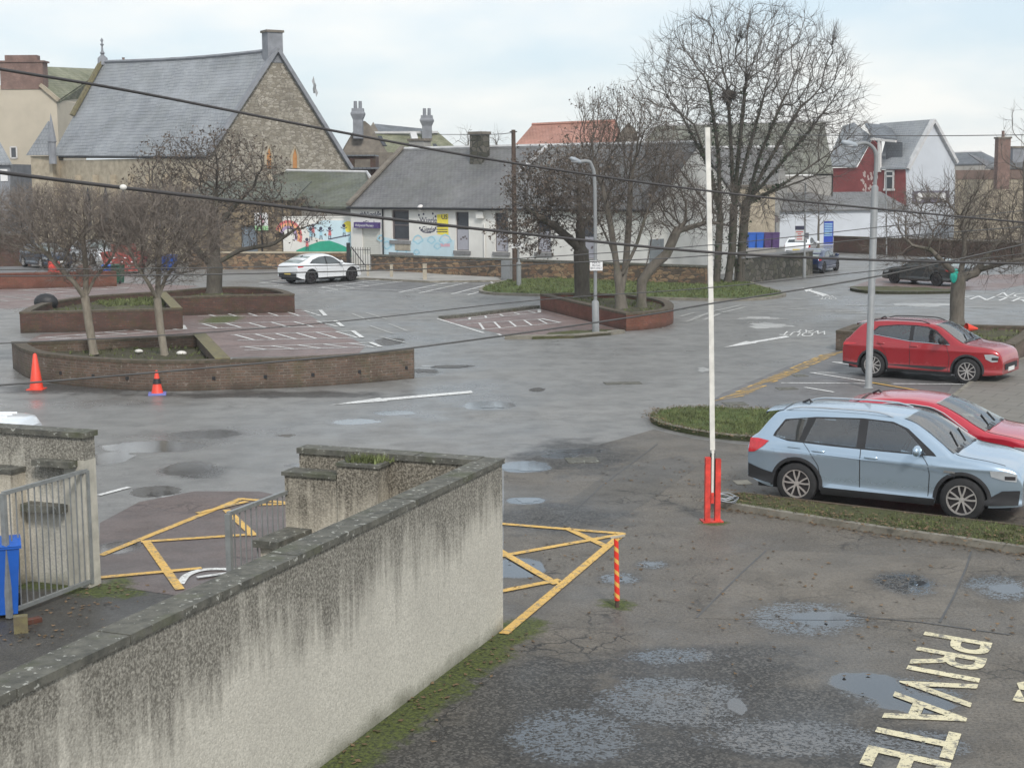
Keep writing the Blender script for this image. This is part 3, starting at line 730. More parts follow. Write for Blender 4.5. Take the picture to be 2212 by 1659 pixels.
mark('bay_line_marking', [[(1690, 828), (2212, 832), (2300, 833)], [(1752, 806), (1898, 806)], [(1752, 806), (1880, 826)], [(1800, 783), (1850, 786)], [(1800, 783), (1880, 796)], [(1740, 838), (1800, 848)], [(1640, 893), (1720, 896)]], .11, Wt)
mark('bay_line_marking', [[(1880, 828), (2010, 850)]], .11, YEL, .03)
m = MB()
for y0, x0, x1 in [(660, 1830, 2000), (668, 1700, 1760), (672, 1760, 1860), (676, 1810, 1900), (688, 1600, 1700), (664, 2080, 2140), (646, 1700, 1740), (618, 1800, 1900)]: line(m, [(x0, y0), (x1, y0+2)], .22, .013)
tag(m.build('faded_road_marking', MT['markfaint']), None, None, None, 'structure')
mark('bay_line_marking', [[(216, 1070), (276, 1054)]], .12, Wt)
m = MB()
arc = [G(390, 1262), G(405, 1244), G(440, 1233), G(490, 1232), G(520, 1238)]
line(m, [tuple(p) for p in spline(arc, 4)], .12, .018); line(m, [(430, 1250), (500, 1240)], .10, .03)
tag(m.build('letter_marking', Wt), None, None, None, 'structure')
for q in [(1660, 704, 46, 6), (1995, 659, 62, 4), (1522, 799, 16, 5), (1600, 645, 34, 2.5), (1640, 688, 46, 3), (910, 800, 40, 5), (965, 792, 50, 3), (1062, 877, 24, 5), (1130, 1008, 44, 10), (1140, 1081, 24, 5), (350, 1068, 28, 7)]:
    pts = []
    for k in range(22):
        a_ = 2*math.pi*k/22; rr = 1 + .22*math.sin(3*a_+q[0]) + .14*math.sin(7*a_+q[1]) + rng.normal(0, .05); pts.append(G(q[0]+q[2]*rr*math.cos(a_), q[1]+q[3]*rr*math.sin(a_)))
    sheet('pale_patch', pts, .0065, MT['patchpale'], .3)  # irregular sheets of paler tarmac, several laid right over the puddles
sheet('tarmac_patch', PX((1560, 1205), (1640, 1188), (1830, 1196), (2094, 1210), (2036, 1335), (1780, 1340), (1500, 1336), (1545, 1290)), .0065, MT['patch'], .2)
sheet('tarmac_patch', PX((1190, 1110), (1330, 1010), (1470, 985), (1505, 1010), (1400, 1085), (1300, 1140)), .0065, MT['patchdark'], .2)
mark('tarmac_seam', [[(2098, 1192), (2088, 1225), (2060, 1290), (2030, 1345)], [(1655, 1190), (1600, 1240), (1505, 1335)], [(1420, 960), (1300, 1050), (1215, 1130)], [(1830, 1330), (1990, 1345), (2180, 1372)]], .03, MT['cablethin'], .0085)
# manholes and small covers
def cover(px, py, w_, h_, mat=None):
    c = G(px, py); D = c.y; a = w_*D/FPX/2; b = h_*D*D/(FPX*CAM.z)/2
    m = MB(); m.box((c.x, c.y, .009), (2*a, 2*b, .012), .12)
    return m
for q in [(1588, 873, 50, 7), (1700, 840, 44, 5), (1905, 828, 40, 5), (1728, 812, 30, 4), (1258, 995, 70, 12), (1345, 828, 80, 5)]:
    tag(cover(*q).build('manhole_cover', MT['cope']), None, None, None, 'structure')
tag(cover(1604, 1043, 34, 9).build('drain_cover', MT['timber']), None, None, None, 'structure')

# ------------------------------------------------------------------ roughcast enclosure wall, gates
HW = 2.12
def wallbox(m, a, b, th, z0, z1, side):
    'wall from plan point a to b, thickness th towards side'
    a, b, sd_ = Vector(a), Vector(b), Vector(side); o = sd_*th
    pts = [a, b, b+o, a+o]; m.prism(pts, z0, z1) if (b-a).cross(o).z > 0 else m.prism(pts[::-1], z0, z1)
    return m
sS = Plane(WP0, WP0 + WR)
uR = sS.uv(664, 955)[0]; uL = sS.uv(213, 1150)[0]
t = thing('enclosure_wall', 'roughcast enclosure wall streaked black under its dark coping, running out to a corner', 'wall', tuple(WP0))
m = MB(); wallbox(m, WP0, WP0 + WD*13.5, .24, 0, HW, WR)
m.build('diagonal_wall', MT['rough'], t)
m = MB(); wallbox(m, WP0 + WR*.24, WP0 + WR*uR, .22, 0, HW - .003, WD); m.build('return_wall', MT['rough2'], t)
m = MB(); seg = 1.28
for k in range(11):
    a = WP0 + WD*(k*seg - .03 + .006) - WR*.03; b = WP0 + WD*((k+1)*seg - .03 - .006) - WR*.03
    wallbox(m, a, b, .31, HW, HW + .062 + .004*(k % 2), WR)
for k in range(3):
    u0 = .25 + k*(uR-.22)/3; u1 = .25 + (k+1)*(uR-.22)/3
    wallbox(m, WP0 + WR*u0 - WD*.03, WP0 + WR*(u1-.008) - WD*.03, .28, HW-.001, HW + .07 + .004*(k % 2), WD)
m.build('coping', MT['cope'], t)
a = WP0 + WD*.22
u0, u1, u2 = sS.uv(868, 1040)[0] + .06, sS.uv(776, 1040)[0] + .02, uR + .05
m = MB(); wallbox(m, a + WR*u0, a + WR*u1, .34, 0, HW - .06, WD); m.build('pier', MT['rough2'], t)
m = MB(); wallbox(m, a + WR*(u1+.004), a + WR*u2, .30, 0, HW - .24, WD); m.build('pier', MT['rough2'], t)
m = MB(); wallbox(m, a + WR*(u0-.03), a + WR*(u1+.0), .37, HW - .055, HW - .015, WD); m.build('pier_cap', MT['cope'], t)
m = MB(); wallbox(m, a + WR*(u1+.02), a + WR*(u2+.03), .33, HW - .239, HW - .19, WD); m.build('pier_cap', MT['cope'], t)
c = a + WR*((u0+u1)/2 - .08) + WD*.16
tufts('moss_tuft', [(c.x + rng.normal(0, .12), c.y + rng.normal(0, .06), HW + .0) for _ in range(90)], MT['blade'], (.02, .10), .015)
t2 = thing('gateway_wall', 'roughcast wall stub left of the gateway, with sooty shoulder and jutting stone brackets', 'wall', tuple(WP0 + WR*uL))
m = MB(); wallbox(m, WP0 + WR*uL, WP0 + WR*(uL+5.5), .24, 0, HW - .002, WD); m.build('wall_body', MT['rough'], t2)
m = MB(); wallbox(m, WP0 + WR*(uL-.004), WP0 + WR*(uL+.34), .26, 0, HW - .32, WD); m.build('smooth_band', MT['smoothrender'], t2)
m = MB()
for k in range(4): wallbox(m, WP0 + WR*(uL - .04 + k*1.4) - WD*.03, WP0 + WR*(uL + 1.35 + k*1.4) - WD*.03, .31, HW, HW + .075, WD)
m.build('coping', MT['cope'], t2)
m = MB(); wallbox(m, WP0 + WR*(uL+1.02) + WD*.24, WP0 + WR*(uL+5.5) + WD*.24, .30, 0, HW - .52, WD); m.build('pier', MT['rough2'], t2)
m = MB(); wallbox(m, WP0 + WR*(uL+1.0) + WD*.235, WP0 + WR*(uL+5.5) + WD*.235, .32, HW - .52, HW - .46, WD); m.build('pier_cap', MT['cope'], t2)
m = MB(); wallbox(m, WP0 + WR*(uL+.10) + WD*.24, WP0 + WR*(uL+.74) + WD*.24, .20, HW-.40, HW-.32, WD); m.build('bracket', MT['cope'], t2)
m = MB(); wallbox(m, WP0 + WR*(uL+.30) + WD*.24, WP0 + WR*(uL+.95) + WD*.24, .22, HW-1.05, HW-.95, WD); m.build('bracket', MT['cope'], t2)
# low coped wall beside the right gate
LW = thing('low_wall', 'low rendered wall under a black weathered slab, between gate and diagonal wall', 'wall', tuple(G(620, 1160, 0)))
p0, p1 = G(562, 1166, 1.2), G(684, 1114, 1.2); p0.z = p1.z = 0
sd2 = -WR
m = MB(); wallbox(m, p0, p1, .24, 0, 1.12, sd2); m.build('wall_body', MT['rough2'], LW)
m = MB(); wallbox(m, p0 + WD*.08 - sd2*.06, p1, .36, 1.12, 1.21, sd2); m.build('coping', MT['cope'], LW)
m = MB(); q0, q1 = p0 + sd2*.42, p1 + sd2*.42; m.tube([(q0.x, q0.y, 1.08), (q1.x, q1.y, 1.08)], .018, 6); tag(m.build('handrail', MT['frame']), 'pale thin handrail along the gap behind the diagonal wall', 'handrail')
def gate(label, hinge, free, h=1.66):
    hinge, free = Vector((hinge.x, hinge.y, 0)), Vector((free.x, free.y, 0)); d = (free-hinge); ln = d.length; d.normalize()
    t = thing('metal_gate', label, 'gate', tuple(hinge), 0, 'gate leaves of the yard')
    z0 = .10; g = lambda u, z: hinge + d*u + Vector((0, 0, z))
    MB().bar(g(0, .06), g(0, h), .06, .06, (d.x, d.y, 0)).build('hinge_stile', MT['gate'], t)
    MB().bar(g(ln, .02), g(ln, h), .07, .06, (d.x, d.y, 0)).build('free_stile', MT['gate'], t)
    MB().bar(g(0, h), g(ln, h), .05, .05).build('top_rail', MT['gate'], t)
    MB().bar(g(0, z0), g(ln, z0), .05, .05).build('bottom_rail', MT['gate'], t)
    for k in range(1, 14):
        u = ln*k/14; MB().bar(g(u, z0), g(u, h), .014, .014, (d.x, d.y, 0)).build('bar', MT['gate'], t)
    for z in (.35, 1.3):
        o = WR if (hinge - WP0).dot(WR) > 4 else -WR
        MB().bar(g(0, z) + o*.015, g(0, z) + o*.13, .03, .07).build('hinge', MT['black'], t)
    return t
hl = G(186, 1016, 1.66); fl = G(6, 1066, 1.66)
gate('galvanised gate leaf swung open beside the blue wheelie bin', hl, fl)
hr = G(653, 1050, 1.66); fr = G(493, 1110, 1.66)
gate('galvanised gate leaf swung open beside the low coped wall', hr, fr)
def wheelie(label, loc, rz, mat, group=None, h=1.05):
    t = thing('wheelie_bin', label, 'bin', loc, rz, group)
    m = MB(); rows = []
    for z, s in ((.06, .8), (.5, .9), (h-.14, 1.0), (h-.10, 1.0)):
        a, b = .26*s, .30*s; rows.append([(x*a, y*b, z) for x, y in ((-1, -1), (1, -1), (1, 1), (-1, 1), (-1, -1))])
    m.grid(rows); m.poly(*rows[0][:4][::-1]); m.poly(*rows[-1][:4]); m.build('body', mat, t, world=False)
    m = MB(); m.grid([[(x, y, h-.085+.07*(1-(y/.33)**2)) for y in np.linspace(-.32, .32, 7)] for x in (-.29, 0, .29)]); m.box((0, 0, h-.10), (.58, .64, .025)); m.build('lid', mat, t, world=False, smooth=50)
    MB().tube([(-.22, .35, h-.12), (.22, .35, h-.12)], .018, 6).build('handle', MT['black'], t, world=False)
    for s in (-1, 1): MB().lathe([(.0, -.025), (.10, -.025), (.10, .025), (0, .025)], 12, (0, 0, 0), 'Z').build('wheel', MT['rubber'], t, world=False).matrix_local = Matrix.Translation((s*.24, .26, .10)) @ Matrix.Rotation(R(90), 4, 'Y')
    return t
c = G(-2, 1338); wheelie('bright blue wheelie bin behind the open gate leaf', (c.x - .05, c.y + .22, 0), .35, MT['binblue'])
c = G(46, 1366); m = MB(); m.box((c.x, c.y, .11), (.17, .12, .22), .3); bl = m.build('concrete_block', MT['copeyel'])
tag(bl, 'cream concrete block standing against the gate foot', 'block')
c = G(72, 1346); tag(MB().box((c.x, c.y, .035), (.2, .1, .065), .8).build('loose_brick', MT['brickred']), 'reddish loose brick lying beside the cream block', 'brick')

# ------------------------------------------------------------------ brick planters
def offset_loop(P, th):
    n = len(P); out = []
    area = sum(P[i].x*P[(i+1) % n].y - P[(i+1) % n].x*P[i].y for i in range(n)); s = 1 if area > 0 else -1
    for i in range(n):
        a = (P[i]-P[i-1]).normalized(); b = (P[(i+1) % n]-P[i]).normalized()
        na, nb = Vector((-a.y, a.x, 0))*s, Vector((-b.y, b.x, 0))*s; q = na+nb; k = q.length_squared
        out.append(P[i] + q*(2*th/k if k > .5 else th/ max(.7, math.sqrt(k))))
    return out, s
def planter(label, loop, h, soil, mat=None, th=.33, cope=None, extra=None):
    P = [Vector((p[0], p[1], 0)) for p in loop]; Q, s = offset_loop(P, th)
    c = sum(P, Vector())/len(P); t = thing('brick_planter', label, 'planter', (c.x, c.y, 0), 0, 'raised brick planters in the car park')
    m = MB(); n = len(P); up = lambda p, z: Vector((p.x, p.y, z)); hb = h-.075
    m.grid([[up(p, 0) for p in P+P[:1]], [up(p, hb) for p in P+P[:1]]], s < 0)
    m.grid([[up(p, soil-.2) for p in Q+Q[:1]], [up(p, hb) for p in Q+Q[:1]]], s > 0)
    m.build('wall', mat or MT['brick'], t)
    O, _ = offset_loop(P, -.012); I, _ = offset_loop(P, th+.012)
    m = MB(); m.grid([[up(p, hb-.002) for p in O+O[:1]], [up(p, h) for p in O+O[:1]], [up(p, h) for p in I+I[:1]], [up(p, hb-.002) for p in I+I[:1]]], s < 0)
    m.build('coping', cope or MT['copebrick'], t)
    m = clipgrid(Q, soil, .35); V = np.array(m.v); V[:, 2] += .05*np.sin(V[:, 0]*1.7)*np.cos(V[:, 1]*1.3) + rng.normal(0, .015, len(V)); m.v = V.tolist()
    m.build('soil', MT['soil'], t, smooth=60)
    sp = [(x, y, soil + .02) for x, y in inside(Q, 150)]; g = tufts('weeds', sp, MT['blade'], (.03, .12), .025); 
    return t, P, Q
hA = .82
A = lambda x, y, h=hA: (lambda v: Vector((v.x, v.y, 0)))(G(x, y, h))
front = spline([A(25, 738), A(60, 757), (A(130, 768)), A(250, 777), A(360, 780), A(430, 779), A(498, 777)], 5)
loop = front + [A(445, 721), A(240, 731), A(100, 736)]
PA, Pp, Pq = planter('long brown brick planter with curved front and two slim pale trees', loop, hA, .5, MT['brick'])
cur = spline([A(498, 777), A(600, 774.5), A(700, 770), A(800, 763.5), A(893, 756)], 4); Q = [p + Vector((0, .33, 0)) for p in cur]
m = MB(); m.prism(cur + Q[::-1], 0, hA-.076); m.build('wing_wall', MT['brick'], PA)
m = MB(); m.prism([p + Vector((0, -.012, 0)) for p in cur] + [p + Vector((0, .012, 0)) for p in Q[::-1]], hA-.074, hA); m.build('wing_coping', MT['copebrick'], PA)
m = MB()
for px, py in [(133, 782), (203, 789), (272, 794), (466, 799), (573, 798), (678, 794), (780, 789), (872, 782)]:
    b = G(px, py+30); k = min(front + cur, key=lambda p: abs(math.atan2(p.x, p.y) - math.atan2(b.x, b.y)))
    MB().box((k.x, k.y - .005, .33), (.09, .03, .09)).build('weep_hole', MT['black'], PA)
m = MB(); q0, q1 = A(447, 722), A(490, 771)
hB = .80
rear = spline([A(636, 635, hB), A(600, 624, hB), A(521, 619, hB), A(440, 621, hB), A(360, 628, hB), A(260, 634, hB), A(180, 640, hB), A(90, 654, hB), A(42, 674, hB)], 4)
loop = rear + [A(200, 671, hB), A(394, 666, hB), A(372, 642, hB), A(500, 638, hB)]
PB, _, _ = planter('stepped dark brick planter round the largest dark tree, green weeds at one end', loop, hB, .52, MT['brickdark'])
m = MB(); a, b = A(394, 666, hB), A(360, 632, hB)
wallbox(m, a + Vector((-.02, 0, 0)), b + Vector((-.02, 0, 0)), .42, hB+.002, hB+.03, Vector((-1, 0, 0))); m.build('mossy_coping', MT['copeyel'], PB)
m = MB(); a, b = A(498, 776, hA), A(445, 722, hA)
wallbox(m, a, b, .42, hA+.002, hA+.03, Vector((-1, 0, 0))); m.build('end_coping', MT['copeyel'], PA)
tufts('weeds', [(x, y, .55) for x, y in inside([A(190, 650, .5), A(230, 665, .5), A(385, 662, .5), A(355, 640, .5)], 700)], MT['blade'], (.04, .16), .03)
hC = .66
loop = [A(1353, 677, hC), A(1400, 674, hC), A(1440, 668, hC), A(1455, 660, hC), A(1445, 650, hC), A(1416, 643, hC), A(1364, 637, hC), A(1286, 633, hC), A(1208, 633, hC), A(1167, 635, hC)]
loop = [loop[0]] + spline(loop[0:6], 3)[1:] + loop[6:]
PC, _, _ = planter('clean red brick planter with mossy rim around a many-stemmed tree and dark tree', loop, hC, .5, MT['brickred'])
hD = .65
loop = [A(1806, 714, hD), A(2000, 728, hD), A(2192, 744, hD), A(2226, 722, hD), A(2245, 704, hD), A(2060, 700, hD), A(1845, 700, hD)]
PD, _, _ = planter('low brick planter behind the red crossover, holding the wide gnarled tree', loop, hD, .5, MT['brick'], cope=MT['copebrick'])
c = G(2100, 708, .62); m = MB(); m.lathe([(.16, 0), (.03, .42), (.0, .42)], 12); o = m.build('traffic_cone', MT['orange'], world=False); o.location = (c.x-.2, c.y, .62); o.rotation_euler = (0, R(96), .2)
tag(o, 'orange cone lying on its side on the planter behind the red crossover', 'traffic cone')
c = G(100, 668, .5); m = MB(); m.ball((c.x, c.y, .78), (.5, .35, .36), 12, 8); o = m.build('rubbish_sack', MT['black'], smooth=180); tag(o, 'dark rubbish sack lying in the corner of the stepped planter', 'sack')
for px, py in [(540/2.212*.9236, 655), (690/2.212*.9236+15, 765), (935/2.212*.9236+2, 766)]: pass
c = G(392, 768, .5); o = MB().ball((c.x, c.y, .57), (.16, .1, .07), 8, 5).build('litter_bag', MT['whitepaint'], smooth=180); tag(o, 'scrap of white litter on soil near the second slim tree', 'litter')
c = G(300, 763, .5); o = MB().ball((c.x, c.y, .56), (.13, .1, .06), 8, 5).build('litter_bag', MT['whitepaint'], smooth=180); tag(o, 'scrap of white litter on soil between the two slim trees', 'litter')
# ------------------------------------------------------------------ cones
c = G(79, 841); t = thing('traffic_cone', 'tall plain red cone at the planter end', 'traffic cone', (c.x, c.y, 0), 0)
MB().lathe([(.19, .0), (.185, .03), (.05, .96), (.02, .99), (0, .99)], 20).build('cone_body', MT['orange'], t, world=False, smooth=40)
MB().box((0, 0, .012), (.44, .44, .024)).build('base', MT['orange'], t, world=False)
c = G(340, 852); t = thing('traffic_cone', 'small orange cone with dark band on a blue base', 'traffic cone', (c.x, c.y, 0), .2)
MB().lathe([(.16, .04), (.15, .06), (.03, .64), (.0, .645)], 20).build('cone_body', MT['orange'], t, world=False, smooth=40)
MB().lathe([(.112, .29), (.080, .43)], 20).build('band', MT['black'], t, world=False, smooth=40).scale = (1.03, 1.03, 1)
MB().box((0, 0, .022), (.46, .46, .044)).build('base', MT['bluebase'], t, world=False)

# fallen leaves and grit along kerbs and wall feet
V = []; F = []
def scatter(a, b, n_, wd, z):
    a, b = Vector(a), Vector(b); t_ = (b-a); nrm_ = Vector((-t_.y, t_.x, 0)).normalized()
    for _ in range(n_):
        p = a + t_*rng.random() + nrm_*rng.normal(0, wd); s_ = rng.uniform(.015, .045); an = rng.uniform(0, 6.28); k = len(V)
        for j, rr in enumerate((1, .6, 1, .6)): V.append((p.x+s_*rr*math.cos(an+j*1.57), p.y+s_*rr*math.sin(an+j*1.57), z+rng.uniform(0, .02)))
        F.append([k, k+1, k+2, k+3])
for a, b in zip(vf, vf[1:]): scatter(a + Vector((0, -.05, 0)), b + Vector((0, -.05, 0)), 60, .12, .012); scatter(a + Vector((0, .45, 0)), b + Vector((0, .45, 0)), 110, .28, .125)
scatter(WP0 - WR*.1, WP0 + WD*8 - WR*.1, 220, .22, .012); scatter(G(1350, 1000), G(1640, 1090), 120, .8, .012); scatter(G(1150, 1150), G(2150, 1420), 260, 1.6, .012); scatter(G(250, 1260), G(60, 1400), 120, .4, .012)
for a, b in zip(isl_s, isl_s[1:]): scatter(a, b, 12, .15, .13)
m = MB(); m.v = V; m.f = F; m.m = [0]*len(F); tag(m.build('leaf_litter', plain('fallen_leaf', (.13, .085, .045), .8, .7, 6, obj=False), uv=False), None, None, None, 'stuff')
# ------------------------------------------------------------------ cars
def lerp1(x, P):
    return float(np.interp(x, [p[0] for p in P], [p[1] for p in P]))
def smooth1(x, P):
    'monotone-ish cubic through points'
    xs = [p[0] for p in P]; ys = [p[1] for p in P]; i = int(np.clip(np.searchsorted(xs, x) - 1, 0, len(xs)-2))
    h = [xs[k+1]-xs[k] for k in range(len(xs)-1)]; d = [(ys[k+1]-ys[k])/h[k] for k in range(len(h))]
    def m_(k):
        if k == 0: return d[0]
        if k == len(xs)-1: return d[-1]
        if d[k-1]*d[k] <= 0: return 0
        return 2*d[k-1]*d[k]/(d[k-1]+d[k])
    t = (x-xs[i])/h[i]; t = min(1, max(0, t))
    return (2*t**3-3*t**2+1)*ys[i] + (t**3-2*t**2+t)*h[i]*m_(i) + (-2*t**3+3*t**2)*ys[i+1] + (t**3-t**2)*h[i]*m_(i+1)
class Car:
    'local frame: x forward from the rear bumper, y to the left, z up; origin mid-length on the ground'
    def __init__(s, label, loc, heading, S, paint, detail=2, group=None):
        s.S = S; s.L = S['L']; s.W = S['W']; s.T = [(x, z) for x, z in S['top']]
        s.root = thing('parked_car', label, 'car', tuple(loc), heading, group)
        s.paint = paint; s.wr = S['wr']; s.xr = S['xr']; s.xf = S['xr'] + S['wb']; s.belt = S['belt']
        s.prof = S.get('prof') or [(.14*s.belt, .93), (.28*s.belt, .972), (.47*s.belt, .995), (.66*s.belt, 1.0), (.84*s.belt, .985), (s.belt-.02, .955), (s.belt+.06, .915), (S['H']-.20, .775), (S['H']-.02, .70), (S['H']+.1, .66)]
        s.make(detail)
    def top(s, x): return smooth1(x, s.T)
    def plan(s, x):
        u = x/s.L; k = 1.0
        if u < .14: k -= s.S.get('pr', .10)*((.14-u)/.14)**2.2
        if u > .76: k -= s.S.get('pf', .20)*((u-.76)/.24)**2.4
        return k
    def side(s, x, z): return s.W/2*s.plan(x)*smooth1(z, s.prof)
    def bottom(s, x):
        sill = s.S.get('sill', .24); z = sill
        if x < .5: z = sill + s.S.get('ur', .10)*((.5-x)/.5)**1.5
        if x > s.L-.55: z = sill + s.S.get('uf', .0)*((x-s.L+.55)/.55)**1.5
        for c in (s.xr, s.xf):
            R_ = s.wr*1.15; d = abs(x-c)
            if d < R_: z = max(z, s.wr*1.0 + math.sqrt(R_*R_-d*d))
        return z
    def rail(s, x):
        T = s.top(x); return s.side(x, T)
    def tz(s, x, y):
        T = s.top(x); ye = s.rail(x)*.96; return T + s.S.get('crown', .055)*max(0, 1-(y/ye)**2)
    def P(s, x, y, z): return (x - s.L/2, y, z)
    def section(s, x):
        zb = s.bottom(x); T = s.top(x); r = min(.09, (T-zb)*.25); pts = []
        for k in range(27):
            z = zb + (T-r-zb)*k/26; pts.append((s.side(x, z), z))
        a = Vector((s.side(x, T-r), T-r)); c = Vector((s.side(x, T)*.995, T)); b = Vector((s.side(x, T)*.90, s.tz(x, s.side(x, T)*.90)))
        for t in (.25, .5, .75): pts.append(tuple(a*(1-t)**2 + c*2*t*(1-t) + b*t*t))
        yb = b[0]
        for k in range(6): y = yb*(1-k/5); pts.append((y, s.tz(x, y)))
        return pts
    def part(s, m, name, mat, parent=None, smooth=None, label=None):
        o = m.build(name, mat, parent or s.root, smooth=smooth, world=False)
        if label: o['label'] = label
        return o
    def sidestrip(s, m, lo, hi, n=14, rows=4, off=.006, sgn=-1, ends=None):
        lo, hi = resample([(p[0], p[1], 0) for p in lo], n), resample([(p[0], p[1], 0) for p in hi], n); g = []
        for k in range(rows+1):
            t = k/rows; g.append([s.P(q.x, sgn*(s.side(q.x, q.y)+off), q.y) for q in (a.lerp(b, t) for a, b in zip(lo, hi))])
        m.grid(g, sgn > 0)
    def topstrip(s, m, x0, x1, k0=.9, k1=.9, n=8, off=.008, bow=0.0):
        g = []
        for i in range(n+1):
            x = x0 + (x1-x0)*i/n; kk = k0 + (k1-k0)*i/n; row = []
            for j in range(9):
                v = -1+j/4; y = s.rail(x)*kk*v; xx = x + bow*(1-v*v); row.append(s.P(xx, y, s.tz(xx, y)+off))
            g.append(row)
        m.grid(g, True)
    def wheel(s, x, sgn):
        c = s.P(x, sgn*(s.W/2 - .13), s.wr); r = s.wr; wdt = .115; q = bpy.data.objects
        e = MB(); pr = [(r*.68, -wdt), (r*.93, -wdt), (r*.985, -wdt*.8), (r, -wdt*.5), (r, wdt*.5), (r*.985, wdt*.8), (r*.93, wdt), (r*.68, wdt)]
        e.lathe(pr, 28, (0, 0, 0), 'Y')
        tyre = s.part(e, 'wheel', MT['rubber'], None, 50)
        tyre.location = c
        f = MB(); yo = sgn*(wdt-.012)
        f.lathe([(0, yo-sgn*.05), (r*.69, yo-sgn*.05)], 24, (0, 0, 0), 'Y'); f.lathe([(r*.69, -wdt*.9), (r*.69, wdt*.9)], 24, (0, 0, 0), 'Y')
        s.part(f, 'wheel_well', MT['wheeldark'], tyre, None)
        g = MB(); R0 = r*.70
        g.lathe([(R0, yo-sgn*.02), (R0*.99, yo+sgn*.006), (R0*.90, yo+sgn*.006), (R0*.88, yo-sgn*.03)], 28, (0, 0, 0), 'Y')
        g.lathe([(0, yo+sgn*.0), (r*.12, yo-sgn*.003), (r*.13, yo-sgn*.03)], 14, (0, 0, 0), 'Y')
        ns = s.S.get('spokes', 5)
        for k in range(ns):
            for da in (s.S.get('spread', .2), -s.S.get('spread', .2)):
                a0 = 2*math.pi*k/ns + .3; a1 = a0 + da
                p0 = Vector((math.cos(a0)*r*.10, yo-sgn*.012, math.sin(a0)*r*.10)); pm = Vector((math.cos(a0+da*1.1)*r*.42, yo-sgn*.006, math.sin(a0+da*1.1)*r*.42)); p1 = Vector((math.cos(a1*1.0)*R0*.93, yo-sgn*.004, math.sin(a1)*R0*.93))
                for a, b in ((p0, pm), (pm, p1)): g.bar(a, b, .026, .022, (0, 1, 0))
        s.part(g, 'rim', s.S.get('rimmat', MT['alloy']), tyre, None)
        for o in tyre.children: pass
    def make(s, detail):
        S = s.S; L_ = s.L; xs = set(np.linspace(0.0, L_, 104).tolist())
        for c in (s.xr, s.xf):
            for k in range(17): xs.add(c + s.wr*1.149*math.cos(math.pi*k/16))
        for x, _ in s.T: xs.add(x)
        xs = sorted(x for x in xs if 0 <= x <= L_)
        xs = [x for i, x in enumerate(xs) if i == 0 or x-xs[i-1] > .004]
        secs = [s.section(x) for x in xs]; g = []
        for x, sec in zip(xs, secs):
            g.append([s.P(x, -y, z) for y, z in sec] + [s.P(x, y, z) for y, z in sec[::-1][1:]])
        m = MB(); m.grid(g, True)
        m.add(g[0], [list(range(len(g[0])))]); m.add(g[-1], [list(range(len(g[-1])))[::-1]])
        win = [[(p[0], p[1]) for p in lo] + [(p[0], p[1]) for p in hi[::-1]] for lo, hi in S['glass']['surround']]
        def inpoly(P_, x, z):
            c = False
            for (x1, y1), (x2, y2) in zip(P_, P_[1:] + P_[:1]):
                if (y1 > z) != (y2 > z) and x < (x2-x1)*(z-y1)/(y2-y1)+x1: c = not c
            return c
        s.inpoly = inpoly; tr = S.get('clear', False)
        if tr:
            def hole(v):
                x, y, z = v[0]+L_/2, v[1], v[2]; T = s.top(x); ra = s.rail(x)
                if abs(y) > ra*.97 and z < T-.03: return any(inpoly(P_, x, z) for P_ in win)
                for x0, x1, k0, k1 in ((S['screen'][0]+.03, S['screen'][1]-.02, .80, .88), (S['rear'][0]+.03, S['rear'][1]-.03, .74, .76)):
                    if x0 < x < x1 and abs(y) < ra*(k0+(k1-k0)*(x-x0)/(x1-x0)) and z >= T-.01: return True
                return False
            hv = [hole(v) for v in m.v]; kf = [i for i, f in enumerate(m.f) if len(f) > 6 or not all(hv[q] for q in f)]
            m.f = [m.f[i] for i in kf]; m.m = [0]*len(kf)
        s.body = s.part(m, 'body', s.paint, None, 38)
        if tr:
            xs_ = S['screen'][0]; 
            for y in (-.38, .38):
                for x in (xs_-.75,):
                    q = MB(); q.bar(s.P(x-.05, y, .70), s.P(x+.45, y, .74), .48, .18); q.bar(s.P(x-.05, y, .72), s.P(x-.25, y, 1.22*S['H']/1.66), .46, .14, (0, 1, 0)); q.ball(s.P(x-.29, y, 1.36*S['H']/1.66), (.05, .13, .09), 8, 6); s.part(q, 'seat', MT['seat'], None, 50)
            x = xs_-1.65; q = MB(); q.bar(s.P(x, 0, .72), s.P(x+.45, 0, .76), 1.3, .18); q.bar(s.P(x, 0, .72), s.P(x-.22, 0, 1.16*S['H']/1.66), 1.28, .14, (0, 1, 0)); 
            s.part(q, 'rear_seat', MT['seat'], None, 50)
            q = MB(); q.bar(s.P(S['screen'][1]-.75, 0, s.belt-.16), s.P(S['screen'][1]-.05, 0, s.belt-.07), s.W*.80, .12); s.part(q, 'dashboard', MT['dash'], None, 50)
            q = MB(); q.lathe([(.19*1, -.012), (.205, 0), (.19, .012), (.175, 0), (.19, -.012)], 16); o = s.part(q, 'steering_wheel', MT['black'], None, 60); o.location = s.P(S['screen'][1]-.92, -.38, s.belt-.02); o.rotation_euler = (0, -1.15, 0)
            q = MB(); q.box(s.P(L_*.45, 0, .58), (L_*.62, s.W*.84, .04)); s.part(q, 'cabin_floor', MT['black'])
        m = MB(); m.box(s.P(L_/2, 0, .40), (L_*.93, s.W*.78, .34)); s.part(m, 'underbody', MT['black'])
        for x in (s.xr, s.xf):
            for sg in (-1, 1): s.wheel(x, sg)
        # glass
        g_ = S['glass']
